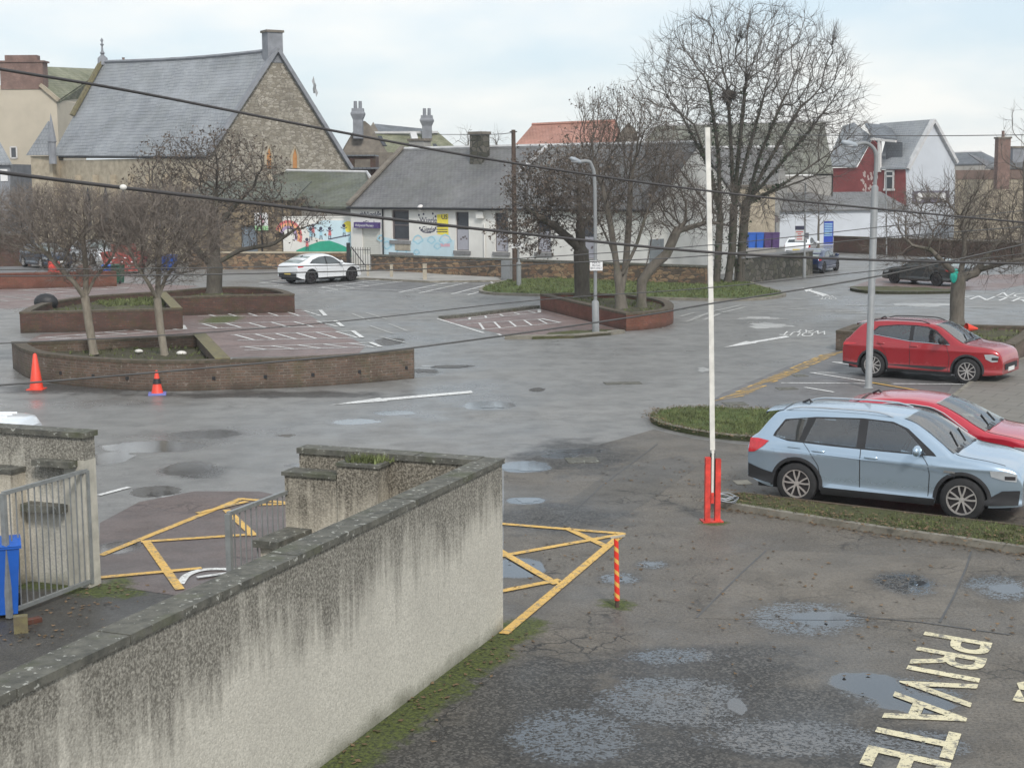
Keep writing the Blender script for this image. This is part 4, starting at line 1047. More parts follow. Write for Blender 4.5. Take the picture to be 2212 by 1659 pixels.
        for sg in (-1, 1):
            for lo, hi in g_['sides']:
                m = MB(); s.sidestrip(m, lo, hi, 16, 5, .007, sg); s.part(m, 'side_window', MT['tglass'] if tr else S.get('sideglass', MT['sideglass']), None, 60)
            if detail > 1 or True:
                m = MB()
                for lo, hi in g_['surround']: s.sidestrip(m, lo, hi, 90 if tr else 24, 30 if tr else 4, .0035, sg)
                if tr:
                    wp = [[(p[0], p[1]) for p in lo] + [(p[0], p[1]) for p in hi[::-1]] for lo, hi in g_['sides']]; inn = [any(inpoly(P_, v[0]+L_/2, v[2]) for P_ in wp) for v in m.v]
                    m.f = [f for f in m.f if not all(inn[q] for q in f)]; m.m = [0]*len(m.f)
                s.part(m, 'window_surround', MT['black'], None, 60)
            if 'chrome' in g_:
                m = MB(); p = resample([(a, b, 0) for a, b in g_['chrome']], 24); m.tube([s.P(q.x, sg*(s.side(q.x, q.y)+.004), q.y) for q in p], .011, 5); s.part(m, 'window_trim', MT['chrome'], None, 60)
        m = MB(); s.topstrip(m, *S['screen']); s.part(m, 'windscreen', MT['tscreen'] if tr else MT['screen'], None, 60)
        m = MB(); s.topstrip(m, *S['rear']); s.part(m, 'rear_window', MT['tdark'] if tr else S.get('rearglass', MT['carglass']), None, 60)
        for sg in (-1, 1):
            # arches
            if S.get('clad', True):
                for c in (s.xr, s.xf):
                    m = MB(); rows = [[], [], []]
                    for k in range(21):
                        a = math.pi*(k/20)*1.08 - .04*math.pi; 
                        for j, rr in enumerate((s.wr*1.12, s.wr*1.20, s.wr*1.29)):
                            x, z = c + rr*math.cos(a), s.wr + rr*math.sin(a); z = max(z, s.S.get('sill', .24)-.02)
                            rows[j].append(s.P(x, sg*(s.side(x, z)+(.014 if j < 2 else .002)), z))
                    m.grid(rows, sg < 0); s.part(m, 'wheel_arch_trim', MT['black'], None, 50)
                x0, x1 = s.xr + s.wr*1.2, s.xf - s.wr*1.2; si = S.get('sill', .24)
                m = MB(); s.sidestrip(m, [(x0, si-.04), (x1, si-.04)], [(x0, si+S.get('sillh', .08)), (x1, si+S.get('sillh', .08))], 12, 3, .012, sg); s.part(m, 'sill_trim', MT['black'], None, 50)
            for lo, hi in S.get('darkrear', []):
                m = MB(); s.sidestrip(m, lo, hi, 10, 4, .01, sg); s.part(m, 'bumper_trim', MT['black'], None, 50)
            for lo, hi in S.get('crease', []):
                m = MB(); s.sidestrip(m, lo, hi, 14, 2, .014, sg); s.part(m, 'side_moulding', S.get('creasemat', s.paint), None, 60)
            lo, hi = S['tail']; m = MB(); s.sidestrip(m, lo, hi, 8, 5, .010, sg)
            m2 = hi; s.part(m, 'tail_light', MT['redlens'], None, 60)
            lo, hi = S['head']; m = MB(); s.sidestrip(m, lo, hi, 8, 5, .010, sg); hd = s.part(m, 'headlight', MT['lens'], None, 60)
            if detail > 1:
                m = MB(); lo2 = [(p[0], p[1]+.03) for p in lo]; hi2 = [(p[0], p[1]-.02) for p in hi]
                lo2 = [lo2[0], lo2[-1]]; xm = (lo[-1][0]*.7+lo[0][0]*.3); s.sidestrip(m, [(xm-.06, lo[-1][1]+.03), (xm+.10, lo[-1][1]+.03)], [(xm-.06, hi[-1][1]-.03), (xm+.10, hi[-1][1]-.03)], 5, 3, .014, sg); s.part(m, 'lamp_unit', MT['wheeldark'], hd, 60)
            # seams
            for pl in S.get('seams', []):
                m = MB(); p = resample([(a, b, 0) for a, b in pl], 14)
                rows = [[], []]
                for q in p:
                    for j, dx in enumerate((-.007, .007)): rows[j].append(s.P(q.x+dx, sg*(s.side(q.x+dx, q.y)+.0025), q.y))
                m.grid(rows, sg < 0); s.part(m, 'door_gap', MT['black'])
            for pl in S.get('hseams', []):
                m = MB(); p = resample([(a, b, 0) for a, b in pl], 20); rows = [[], []]
                for q in p:
                    for j, dz in enumerate((-.005, .005)): rows[j].append(s.P(q.x, sg*(s.side(q.x, q.y+dz)+.0025), q.y+dz))
                m.grid(rows, sg > 0); s.part(m, 'flap_gap', MT['black'])
            for x, z in S.get('handles', []):
                m = MB(); y = sg*(s.side(x, z)+.022); m.tube([s.P(x-.11, sg*(s.side(x-.11, z)-.005), z), s.P(x-.08, y, z+.003), s.P(x+.08, y, z+.003), s.P(x+.11, sg*(s.side(x+.11, z)-.005), z)], .016, 6); s.part(m, 'door_handle', s.paint, None, 60)
            # mirrors
            x, z = S['mirror']; y0 = s.side(x, z)
            m = MB(); m.ball(s.P(x, sg*(y0+.17), z+.085), (.075, .14, .095), 12, 8)
            mi = s.part(m, 'wing_mirror', S.get('mirrormat', s.paint), None, 180)
            m = MB(); m.bar(s.P(x+.03, sg*(y0-.02), z-.01), s.P(x, sg*(y0+.12), z+.03), .07, .03); s.part(m, 'mirror_arm', MT['black'], mi)
            if 'railbar' in S:
                x0, x1 = S['railbar']; m = MB(); pts = []
                for k in range(15):
                    x = x0 + (x1-x0)*k/14; lift = .045*min(1, k/1.5, (14-k)/1.5); y = s.rail(x)*.93; pts.append(s.P(x, sg*y, s.tz(x, y)+lift))
                m.tube(pts, .016, 6); s.part(m, 'roof_rail', S.get('railmat', MT['chrome']), None, 60)
        if 'spoiler' in S:
            x, z, ln = S['spoiler']; m = MB(); yb = s.rail(x+ln)*.93
            m.grid([[s.P(x+ln*(1-k/3), yb*v*(1-.05*k), s.tz(x+ln, yb*v)+(.012 - .022*k)) for v in np.linspace(-1, 1, 9)] for k in range(4)])
            m.grid([[s.P(x, yb*v*.85, s.tz(x+ln, yb*v)-.054-k*.05) for v in np.linspace(-1, 1, 9)] for k in range(2)])
            s.part(m, 'spoiler', s.paint, None, 40)
        if detail > 1:
            for sg in (-1, 1):
                m = MB(); x0 = S['screen'][1]+.02; m.tube([s.P(x, sg*s.rail(x)*.88, s.tz(x, s.rail(x)*.88)+.001) for x in np.linspace(x0, L_-.28, 10)], .006, 5); s.part(m, 'bonnet_gap', MT['black'])
            m = MB(); x = S.get('aerial', .75); m.tube([s.P(x-.1, 0, s.tz(x, 0)-.01), s.P(x+.02, 0, s.tz(x, 0)+.05), s.P(x+.06, 0, s.tz(x+.06, 0)-.01)], [.025, .02, .03], 6); s.part(m, 'roof_aerial', MT['black'], None, 60)
            for y0 in (.12, -.42):
                m = MB(); x = S['screen'][1]-.03; m.tube([s.P(x, y0, s.tz(x, y0)+.02), s.P(x-.22, y0+.38, s.tz(x-.22, y0+.38)+.025)], .011, 5); s.part(m, 'wiper', MT['black'])
            m = MB(); x = S['screen'][1]; m.grid([[s.P(x+dx, y, s.tz(x+dx, y)+.011) for y in np.linspace(-.68, .68, 9)] for dx in (-.045, .045)], True); s.part(m, 'cowl', MT['black'])
        # ends
        zr = S.get('rearz', .62)
        m = MB(); m.box(s.P(-.012, 0, zr), (.02, .52, .12)); s.part(m, 'number_plate', MT['plate'])
        m = MB(); m.box(s.P(-.006, 0, s.bottom(0)+.10), (.02, s.W*.78, .18)); s.part(m, 'rear_bumper', MT['black'])
        m = MB(); m.box(s.P(L_+.006, 0, .50), (.02, s.W*.56, .16)); s.part(m, 'grille', MT['black'])
        m = MB(); m.box(s.P(L_+.014, 0, .42), (.02, .52, .11)); s.part(m, 'number_plate', MT['platew'])
def place(r, f, z=0.0, left=False):
    'ground pixels of the near rear and near front wheel -> heading and mid-axle point on the near side'
    a, b = (G(*r, z), G(*f, z)); return a, b
def put(label, r, f, S, paint, detail=2, z=0.0, near=-1, shift=(0, 0), group=None):
    a, b = G(*r, z), G(*f, z); d = (b-a); d.z = 0; hd = math.atan2(d.y, d.x); d.normalize(); nrm = Vector((-d.y, d.x, 0))   # left of heading
    mid = (a+b)/2 + nrm*(-near)*(S['W']/2-.10); off = S['L']/2 - (S['xr']+S['wb']/2)
    loc = mid + d*(off+shift[0]) + nrm*shift[1]; loc.z = z
    return Car(label, loc, hd, S, paint, detail, group), loc, hd
SUV = dict(clear=True, prof=[(.15, .93), (.27, .975), (.345, .988), (.43, .966), (.64, .976), (.84, .991), (.89, 1.0), (.935, .984), (1.05, .955), (1.13, .915), (1.46, .775), (1.64, .70), (1.76, .66)], L=4.65, W=1.88, H=1.66, wr=.365, xr=.92, wb=2.81, belt=1.07, sill=.27, sillh=.10, ur=.16, uf=.05, pf=.20, pr=.10, crown=.05,
    top=[(0, .98), (.05, 1.10), (.14, 1.16), (.30, 1.36), (.47, 1.545), (.62, 1.59), (1.2, 1.625), (1.9, 1.63), (2.55, 1.595), (2.85, 1.53), (3.05, 1.43), (3.35, 1.24), (3.55, 1.105), (3.66, 1.065), (4.1, 1.01), (4.40, .945), (4.55, .88), (4.62, .80), (4.65, .72)],
    glass=dict(sides=[([(.50, 1.15), (.74, 1.12), (.94, 1.115)], [(.53, 1.22), (.66, 1.42), (1.05, 1.50)]),
                      ([(1.04, 1.11), (1.95, 1.085)], [(1.19, 1.50), (1.95, 1.535)]),
                      ([(2.10, 1.08), (3.12, 1.07)], [(2.10, 1.535), (2.50, 1.515), (2.72, 1.44), (3.05, 1.16)])],
               surround=[([(.46, 1.16), (.74, 1.095), (1.5, 1.07), (2.4, 1.055), (3.30, 1.05)], [(.49, 1.23), (.64, 1.45), (1.2, 1.525), (2.0, 1.56), (2.52, 1.54), (2.78, 1.45), (3.25, 1.10)])]),
    screen=(2.66, 3.56, .86, .93, 8, .010, .06), rear=(.14, .46, .82, .82, 5, .008, -.03), rearglass=MT['carglass'],
    tail=([(.015, .84), (.14, .86), (.30, .97)], [(.04, 1.09), (.20, 1.10), (.40, 1.075)]),
    head=([(4.18, .79), (4.38, .735), (4.56, .72)], [(4.16, .885), (4.38, .89), (4.57, .84)]),
    seams=[[(2.03, .30), (2.03, 1.07)], [(1.36, .42), (1.30, .72), (1.12, .98), (1.02, 1.09)], [(3.18, .30), (3.20, .75), (3.16, .92), (3.05, 1.06)]],
    hseams=[[(.75, .99), (.98, .985)], [(.75, .81), (.95, .80)]],
    handles=[(1.30, .965), (2.22, .935)], mirror=(3.02, 1.06), railbar=(.62, 2.5), spoiler=(.22, 1.56, .34), aerial=.80,
    crease=[([(.42, .945), (1.5, .915), (2.6, .875), (3.4, .80), (3.62, .745)], [(.42, .958), (1.5, .930), (2.6, .890), (3.4, .812), (3.62, .75)]), ([(1.40, .355), (3.30, .35)], [(1.52, .425), (3.22, .38)])],
    darkrear=[([(.01, .40), (.50, .33)], [(.01, .64), (.30, .56), (.52, .52)])], spokes=5, spread=.24, rearz=.78)
CROSS = dict(SUV); CROSS.update(L=4.52, W=1.86, H=1.645, wr=.36, xr=.93, wb=2.68, belt=1.08, sill=.26, crown=.04,
    top=[(0, .85), (.06, 1.02), (.16, 1.10), (.34, 1.30), (.52, 1.47), (.70, 1.545), (1.3, 1.60), (1.9, 1.605), (2.45, 1.575), (2.75, 1.50), (3.0, 1.36), (3.3, 1.18), (3.5, 1.085), (3.62, 1.06), (4.0, 1.02), (4.28, .96), (4.42, .88), (4.49, .76), (4.52, .62)],
    glass=dict(sides=[([(.86, 1.25), (1.95, 1.105)], [(1.06, 1.43), (1.55, 1.49), (1.95, 1.50)]), ([(2.06, 1.10), (2.98, 1.075)], [(2.06, 1.50), (2.40, 1.475), (2.62, 1.40), (2.92, 1.18)])],
               surround=[([(.80, 1.235), (1.95, 1.085), (3.12, 1.055)], [(1.02, 1.45), (1.55, 1.515), (2.1, 1.525), (2.45, 1.50), (2.68, 1.42), (3.05, 1.13)])], chrome=[(.72, 1.27), (.92, 1.215), (2.0, 1.085), (3.12, 1.05)]),
    screen=(2.58, 3.46, .86, .93, 8, .010, .06), rear=(.16, .50, .82, .82, 5, .008, -.03),
    tail=([(.02, .87), (.20, .90), (.42, .93)], [(.04, .96), (.20, .975), (.46, .955)]),
    head=([(4.10, .72), (4.25, .64), (4.40, .66)], [(4.06, .84), (4.26, .86), (4.42, .80)]),
    seams=[[(2.0, .32), (2.0, 1.09)], [(1.36, .45), (1.30, .75), (1.05, 1.05)], [(3.08, .32), (3.12, .72), (3.02, 1.05)]], hseams=[],
    handles=[(1.15, .985), (2.12, .955)], mirror=(2.92, 1.08), railbar=(.75, 2.45), railmat=MT['black'], spoiler=(.30, 1.5, .36), aerial=.9,
    crease=[([(1.38, .40), (2.9, .345), (3.05, .42)], [(1.42, .42), (2.6, .44), (3.08, .44)])], creasemat=MT['black'], mirrormat=MT['black'],
    darkrear=[([(.01, .36), (.5, .33)], [(.01, .42), (.5, .40)])], spokes=5, spread=.30, rearz=.72, sillh=.05)
HATCH = dict(SUV); HATCH.update(L=4.45, W=1.84, H=1.48, wr=.33, xr=.85, wb=2.70, belt=.96, sill=.20, crown=.05, sillh=.03,
    top=[(0, .78), (.08, .94), (.22, 1.02), (.50, 1.18), (.90, 1.36), (1.30, 1.43), (1.8, 1.45), (2.2, 1.42), (2.5, 1.34), (2.8, 1.21), (3.15, 1.03), (3.35, .95), (3.7, .90), (4.1, .81), (4.30, .72), (4.42, .62), (4.45, .52)],
    glass=dict(sides=[([(.80, 1.06), (1.75, .97)], [(1.02, 1.24), (1.45, 1.335), (1.75, 1.345)]), ([(1.84, .97), (2.85, .95)], [(1.84, 1.345), (2.2, 1.315), (2.4, 1.25), (2.78, 1.03)])],
               surround=[([(.70, 1.05), (1.75, .95), (2.98, .93)], [(.98, 1.25), (1.45, 1.355), (1.9, 1.365), (2.25, 1.335), (2.45, 1.26), (2.9, .99)])], chrome=[(.66, 1.06), (.96, 1.26), (1.45, 1.365), (1.9, 1.375), (2.27, 1.345), (2.5, 1.26), (2.98, .965)]),
    screen=(2.32, 3.28, .86, .93, 8, .010, .06), rear=(.30, .95, .80, .82, 6, .008, -.03),
    tail=([(.02, .72), (.20, .74), (.40, .78)], [(.04, .90), (.20, .91), (.46, .87)]), head=([(3.90, .60), (4.10, .57), (4.30, .56)], [(3.80, .74), (4.10, .72), (4.32, .66)]),
    seams=[[(1.80, .26), (1.80, .96)], [(1.26, .42), (1.15, .70), (.98, .98)], [(2.9, .26), (2.93, .62), (2.85, .93)]], hseams=[], handles=[(1.05, .85), (1.98, .83)], mirror=(2.72, .94),
    spoiler=(.62, 1.3, .25), aerial=1.05, crease=[], darkrear=[], spokes=5, spread=.14, rearz=.60, clad=False)
HATCH.pop('railbar')
COUPE = dict(HATCH); COUPE.update(clear=False, L=4.70, W=1.90, H=1.62, wr=.37, xr=.92, wb=2.95, belt=1.04, sill=.26, clad=True, sillh=.08,
    top=[(0, .90), (.06, 1.04), (.18, 1.10), (.50, 1.20), (.95, 1.39), (1.35, 1.52), (1.85, 1.575), (2.25, 1.56), (2.6, 1.47), (2.9, 1.32), (3.3, 1.10), (3.5, 1.03), (3.9, .99), (4.35, .90), (4.55, .80), (4.66, .68), (4.70, .55)],
    glass=dict(sides=[([(.98, 1.14), (2.0, 1.07)], [(1.15, 1.30), (1.6, 1.43), (2.0, 1.465)]), ([(2.08, 1.07), (3.05, 1.04)], [(2.08, 1.465), (2.4, 1.42), (2.62, 1.33), (2.98, 1.12)])],
               surround=[([(.85, 1.13), (2.0, 1.05), (3.2, 1.02)], [(1.1, 1.31), (1.6, 1.45), (2.1, 1.485), (2.45, 1.44), (2.68, 1.35), (3.1, 1.07)])]),
    screen=(2.42, 3.42, .86, .93, 8, .010, .06), rear=(.26, 1.15, .78, .80, 6, .010, -.03), rearglass=MT['screen'],
    tail=([(.02, .93), (.15, .93), (.30, .94)], [(.03, 1.01), (.15, 1.01), (.42, 1.0)]), head=([(4.2, .70), (4.35, .66), (4.5, .66)], [(4.1, .80), (4.35, .80), (4.52, .76)]),
    seams=[[(2.04, .3), (2.04, 1.05)], [(1.4, .45), (1.3, .75), (1.1, 1.05)], [(3.2, .3), (3.22, .7), (3.1, 1.0)]], handles=[], mirror=(2.95, 1.05), rimmat=MT['wheeldark'], rearz=.60, spokes=5, spread=.2)
COUPE['glass'].pop('chrome', None)
SPORT = dict(COUPE); SPORT.update(L=4.6, W=1.86, H=1.42, wr=.34, belt=.92, sill=.22, wb=2.78, clad=False,
    top=[(0, .80), (.06, .90), (.18, .95), (.55, 1.06), (1.0, 1.25), (1.45, 1.36), (1.9, 1.385), (2.3, 1.35), (2.65, 1.25), (3.1, 1.03), (3.35, .93), (3.8, .88), (4.25, .79), (4.45, .70), (4.57, .60), (4.60, .50)],
    glass=dict(sides=[([(1.0, 1.00), (1.95, .95)], [(1.2, 1.14), (1.6, 1.25), (1.95, 1.275)]), ([(2.03, .95), (2.95, .93)], [(2.03, 1.275), (2.4, 1.23), (2.88, 1.0)])],
               surround=[([(.9, .99), (2.0, .935), (3.05, .915)], [(1.15, 1.15), (1.6, 1.27), (2.1, 1.295), (2.45, 1.25), (2.98, .97)])]),
    screen=(2.42, 3.28, .86, .93, 8, .010, .06), rear=(.30, 1.2, .78, .80, 6, .010, -.03), tail=([(.02, .78), (.15, .78), (.30, .79)], [(.03, .88), (.15, .88), (.36, .86)]),
    head=([(4.1, .60), (4.25, .57), (4.4, .56)], [(4.0, .71), (4.25, .69), (4.42, .64)]), seams=[[(2.0, .26), (2.0, .93)]], mirror=(2.85, .93), rearz=.62)
VAN = dict(HATCH); VAN.update(clear=False, L=4.9, W=1.9, H=1.98, wr=.34, belt=1.15, sill=.25, wb=3.0, xr=.95, prof=[(.15, .95), (.4, 1), (1.1, .99), (1.9, .90), (2.1, .86)], crown=.05, pr=.12, pf=.12,
    top=[(0, 1.52), (.1, 1.66), (.4, 1.70), (2.4, 1.71), (3.4, 1.69), (3.8, 1.58), (4.3, 1.25), (4.5, 1.10), (4.8, .95), (4.9, .6)],
    glass=dict(sides=[([(3.2, 1.2), (4.1, 1.18)], [(3.2, 1.52), (3.7, 1.48)])], surround=[([(3.15, 1.17), (4.2, 1.15)], [(3.15, 1.55), (3.72, 1.51)])]), screen=(3.6, 4.35, .84, .9, 6, .01, .04), rear=(.02, .06, .7, .7, 2, .006, 0),
    tail=([(.02, .9), (.1, .9)], [(.02, 1.3), (.1, 1.3)]), head=([(4.5, .75), (4.75, .72)], [(4.4, .92), (4.75, .88)]), seams=[[(2.9, .3), (2.9, 1.7)]], handles=[], mirror=(4.1, 1.2)); VAN.pop('spoiler', None); VAN['rearglass'] = MT['c_white']
car1, loc1, h1 = put('silver blue estate-bodied SUV parked beside the kerbed grass strip', (1718, 1087), (2082, 1126), SUV, MT['c_blue'])
s1 = car1
for sg in (-1, 1):
    m = MB(); m.ball(s1.P(4.59, sg*.28, .70), (.05, .20, .13), 10, 6); s1.part(m, 'kidney_grille', MT['black'], None, 180)
    m = MB(); m.ball(s1.P(4.55, sg*.72, .47), (.035, .05, .05), 8, 6); s1.part(m, 'fog_lamp', MT['lens'], None, 180)
m = MB(); s1.sidestrip(m, [(4.05, .30), (4.60, .34)], [(4.05, .36), (4.35, .56), (4.62, .58)], 8, 4, .012, -1); s1.part(m, 'bumper_trim', MT['black'], None, 50)
m = MB(); s1.sidestrip(m, [(3.42, .80), (3.62, .80)], [(3.44, .84), (3.60, .835)], 4, 2, .012, -1); s1.part(m, 'side_badge', MT['chrome'])
d1 = Vector((math.cos(h1), math.sin(h1), 0)); n1 = Vector((-d1.y, d1.x, 0))
loc2 = loc1 + n1*3.2 + d1*-.02
car2 = Car('red hatchback with chrome window arc, parked behind the silver blue SUV', loc2, h1 + .01, HATCH, MT['c_red2'])
put('red crossover with black wheel arches and pale chrome waistline', (1887, 815), (2088, 830), CROSS, MT['c_red'])
put('white coupe-roofed crossover parked before the painted nursery wall', (673, 614), (758, 607.8), COUPE, MT['c_white'], 2)
put('white hatchback seen from behind, beyond the mossy wall', (1742, 560), (1768, 551), dict(HATCH, clear=False), MT['c_white'], 1, z=.0)
put('dark blue saloon passing the end of the mossy stone wall', (1772, 592), (1812, 584), SPORT, MT['c_navy'], 1)
put('dark charcoal fastback low car parked under the wide gnarled tree', (2030, 619), (1925, 612), dict(SPORT), MT['c_grey'], 1, near=1)
HATCH = dict(HATCH, clear=False)
put('navy hatchback parked on the raised terrace at the left edge', (26, 574), (120, 584), HATCH, MT['c_navy2'], 1, z=.45)
put('white hatchback nosing out beyond the navy hatchback', (90, 568), (170, 576), HATCH, MT['c_white'], 1, z=.45, shift=(0, 1.6))
v = G(70, 896, 1.92); vn = Car('white van whose ribbed roof shows above the gateway wall', (v.x - 2.80, v.y + .75, 0), math.pi + .06, VAN, MT['c_white'], 1)
for k in range(5):
    y_ = -.6 + .3*k; m = MB(); m.tube([vn.P(x, y_, vn.tz(x, y_)+.004) for x in np.linspace(.35, 2.9, 8)], .016, 5); vn.part(m, 'roof_rib', MT['c_white'], None, 60)
# ------------------------------------------------------------------ bare trees
def grow(stems, attr, step, kill, infl, iters, bias=(0, 0, .08), jit=.12, seed=1, inert=.5):
    r = np.random.default_rng(seed)
    nodes = []; par = []
    for st in stems:
        st = resample(st, max(3, int(sum((Vector(b)-Vector(a)).length for a, b in zip(st, st[1:]))/step)+1))
        base = -1; fresh = abs(st[0].z - Vector(stems[0][0]).z) < .05
        if nodes and not fresh:
            d = [(Vector(q)-st[0]).length for q in nodes]; base = int(np.argmin(d))
        for i, p in enumerate(st):
            if i == 0 and nodes and not fresh: continue
            nodes.append(tuple(p)); par.append(base); base = len(nodes)-1
    A_ = [Vector(a) for a in attr]; bias = Vector(bias)
    for it in range(iters):
        if not A_: break
        kd = kdtree.KDTree(len(nodes))
        for i, p in enumerate(nodes): kd.insert(p, i)
        kd.balance(); acc = {}; keep = []
        for a in A_:
            co, i, d = kd.find(a)
            if d < kill: continue
            keep.append(a)
            if d < infl: acc.setdefault(i, []).append((a-co).normalized())
        A_ = keep
        if not acc: break
        for i, ds in acc.items():
            v = sum(ds, Vector())/len(ds) + bias + Vector(r.normal(0, jit, 3))
            if par[i] >= 0: v += (Vector(nodes[i]) - Vector(nodes[par[i]])).normalized()*inert
            if v.length < .05: continue
            p = Vector(nodes[i]) + v.normalized()*step
            nodes.append(tuple(p)); par.append(i)
    return nodes, par
def ell(c, r, n, seed, shell=.0):
    q = np.random.default_rng(seed); out = []
    while len(out) < n:
        v = q.uniform(-1, 1, 3); l = np.linalg.norm(v)
        if l > 1 or l < shell: continue
        out.append((c[0]+v[0]*r[0], c[1]+v[1]*r[1], c[2]+v[2]*r[2]))
    return out
def tree(label, base, stems, attrs_, mats, step=.3, kill=.45, infl=2.5, iters=70, r0=.014, rmax=None, twig=(2, .35), gam=2.3, leaf=0, leafmat=None, leafsz=.07, seed=1, bias=(0, 0, .08), jit=.12, ivy=0, thick=.03, slim=1.3, side=.55, group='bare trees in the car park'):
    base = Vector(base); stems = [[base + Vector(p) for p in st] for st in stems]
    nodes, par = grow(stems, [tuple(base + Vector(a)) for a in attrs_], step, kill, infl, iters, bias, jit, seed)
    n = len(nodes); ch = [[] for _ in range(n)]
    for i, p in enumerate(par):
        if p >= 0: ch[p].append(i)
    r = [0.0]*n
    for i in range(n-1, -1, -1):
        r[i] = r0 if not ch[i] else sum(r[c]**gam for c in ch[i])**(1/gam)
    if rmax:
        k = max(r); lk = max(1e-6, math.log(k/r0)); r = [r0*(rmax/r0)**(max(0.0, math.log(x/r0)/lk)**slim) for x in r]
    t = thing('bare_tree', label, 'tree', tuple(base), 0, group)
    q = np.random.default_rng(seed+9); mt, mc = MB(), MB()
    done = set()
    for i in range(n):
        starts = [i] if par[i] < 0 else []
        if par[i] >= 0 and ch[par[i]] and max(ch[par[i]], key=lambda c: r[c]) != i: starts = [i]
        for s0 in starts:
            path = ([nodes[par[s0]]] if par[s0] >= 0 else []) + [nodes[s0]]; rr = ([min(r[par[s0]], r[s0]*1.3)] if par[s0] >= 0 else []) + [r[s0]*(1.25 if par[s0] < 0 else 1)]
            k = s0
            while ch[k]:
                k = max(ch[k], key=lambda c: r[c]); path.append(nodes[k]); rr.append(r[k])
            cut = len(rr)
            for j, x in enumerate(rr):
                if x < thick: cut = j; break
            if cut >= 2: mt.tube(path[:cut], rr[:cut], 9 if rr[0] > .08 else 6, True)
            j = max(0, cut-1)
            if len(path)-j >= 2: mc.tube(path[j:], rr[j:-1] + [rr[-1]*.5], 3 if rr[j] < .025 else 5, False)
    V, F = [], []; tips = []
    for i in range(n):
        if r[i] > thick*1.2 and ch[i]: continue
        k = twig[0] if not ch[i] else int(side + q.random())
        for _ in range(k):
            p = Vector(nodes[i]); d = (p - Vector(nodes[par[i]])).normalized() if par[i] >= 0 else Vector((0, 0, 1))
            for sgm in range(2):
                d = (d + Vector(q.normal(0, .34, 3)) + Vector((0, 0, .18))).normalized(); e = p + d*twig[1]*q.uniform(.5, 1.1)
                mc.tube([p, e], [r0*.75, r0*.42] if sgm == 0 else [r0*.5, r0*.25], 3, False); tips.append(e); p = e
    mt.build('trunk', mats[0], t, smooth=60, uv=False)
    mc.build('crown', mats[1], t, smooth=60, uv=False)
    if leaf:
        m = MB(); V = []; F = []
        for _ in range(leaf):
            p = tips[q.integers(len(tips))] + Vector(q.normal(0, .05, 3)); a, b = Vector(q.normal(0, 1, 3)).normalized(), Vector(q.normal(0, 1, 3)).normalized(); sz = leafsz*q.uniform(.5, 1.2); k = len(V)
            V += [tuple(p), tuple(p+a*sz), tuple(p+a*sz*.6+b*sz*.8)]; F.append([k, k+1, k+2])
        m.v = V; m.f = F; m.m = [0]*len(F); m.build('dead_leaves', leafmat or MT['leafdry'], t, uv=False)
    if ivy:
        m = MB(); V = []; F = []; cand = [i for i in range(n) if r[i] > thick*1.3 and nodes[i][2] > base.z + 1]
        for _ in range(ivy):
            i = cand[q.integers(len(cand))]; j = par[i] if par[i] >= 0 else i; u = q.random()
            p = Vector(nodes[i]).lerp(Vector(nodes[j]), u) + Vector(q.normal(0, 1, 3)).normalized()*(r[i]+.04); a, b = Vector(q.normal(0, 1, 3)).normalized(), Vector(q.normal(0, 1, 3)).normalized(); sz = .16*q.uniform(.5, 1.2); k = len(V)
            V += [tuple(p), tuple(p+a*sz), tuple(p+a*sz*.6+b*sz*.8)]; F.append([k, k+1, k+2])
        m.v = V; m.f = F; m.m = [0]*len(F); m.build('ivy', MT['ivy'], t, uv=False)
    return t
PALE, DARK, MID = (MT['barkpale'], MT['twigpale']), (MT['barkdark'], MT['twigdark']), (MT['barkmid'], MT['twigmid'])
def rel(base):                      # pixel -> offset from a tree base, at the tree's own distance
    return lambda px, py, dy=0.0: tuple(at(px, py, base.y + dy) - base)
B = G(203, 766, .5); r_ = rel(B)
tree('slim pale tree in the long planter, the one nearer the tall cone', B, [[(0, 0, 0), r_(192, 700), r_(184, 645)], [r_(184, 645), r_(160, 610, -.3), r_(120, 570, -.4)], [r_(184, 645), r_(205, 600, .4), r_(240, 560, .5)], [r_(184, 645), r_(186, 590, .3), r_(180, 520, .5)]],
     ell(r_(118, 482), (2.7, 2.0, 1.05), 4200, 3, .2) + ell(r_(165, 560), (1.2, 1.1, .8), 400, 4), PALE, .12, .14, 1.2, 80, .0070, .125, (5, .25), seed=3, thick=.022, side=1.6, jit=.2, bias=(0, 0, .05))
B = G(356, 770, .5); r_ = rel(B)
tree('slim pale tree in the long planter, the one nearer the small cone', B, [[(0, 0, 0), r_(345, 700), r_(340, 648)], [r_(340, 648), r_(320, 610, -.3), r_(295, 575, -.4)], [r_(340, 648), r_(358, 600, .4), r_(385, 565, .5)], [r_(340, 648), r_(342, 590, .3), r_(345, 520, .5)]],
     ell(r_(352, 500), (1.85, 1.8, 1.3), 3300, 5, .2) + ell(r_(350, 570), (1.4, 1.1, .7), 400, 6), PALE, .12, .14, 1.2, 80, .0070, .115, (5, .25), seed=5, thick=.022, side=1.6, jit=.2, bias=(0, 0, .05))
B = G(462, 636, .5); r_ = rel(B)
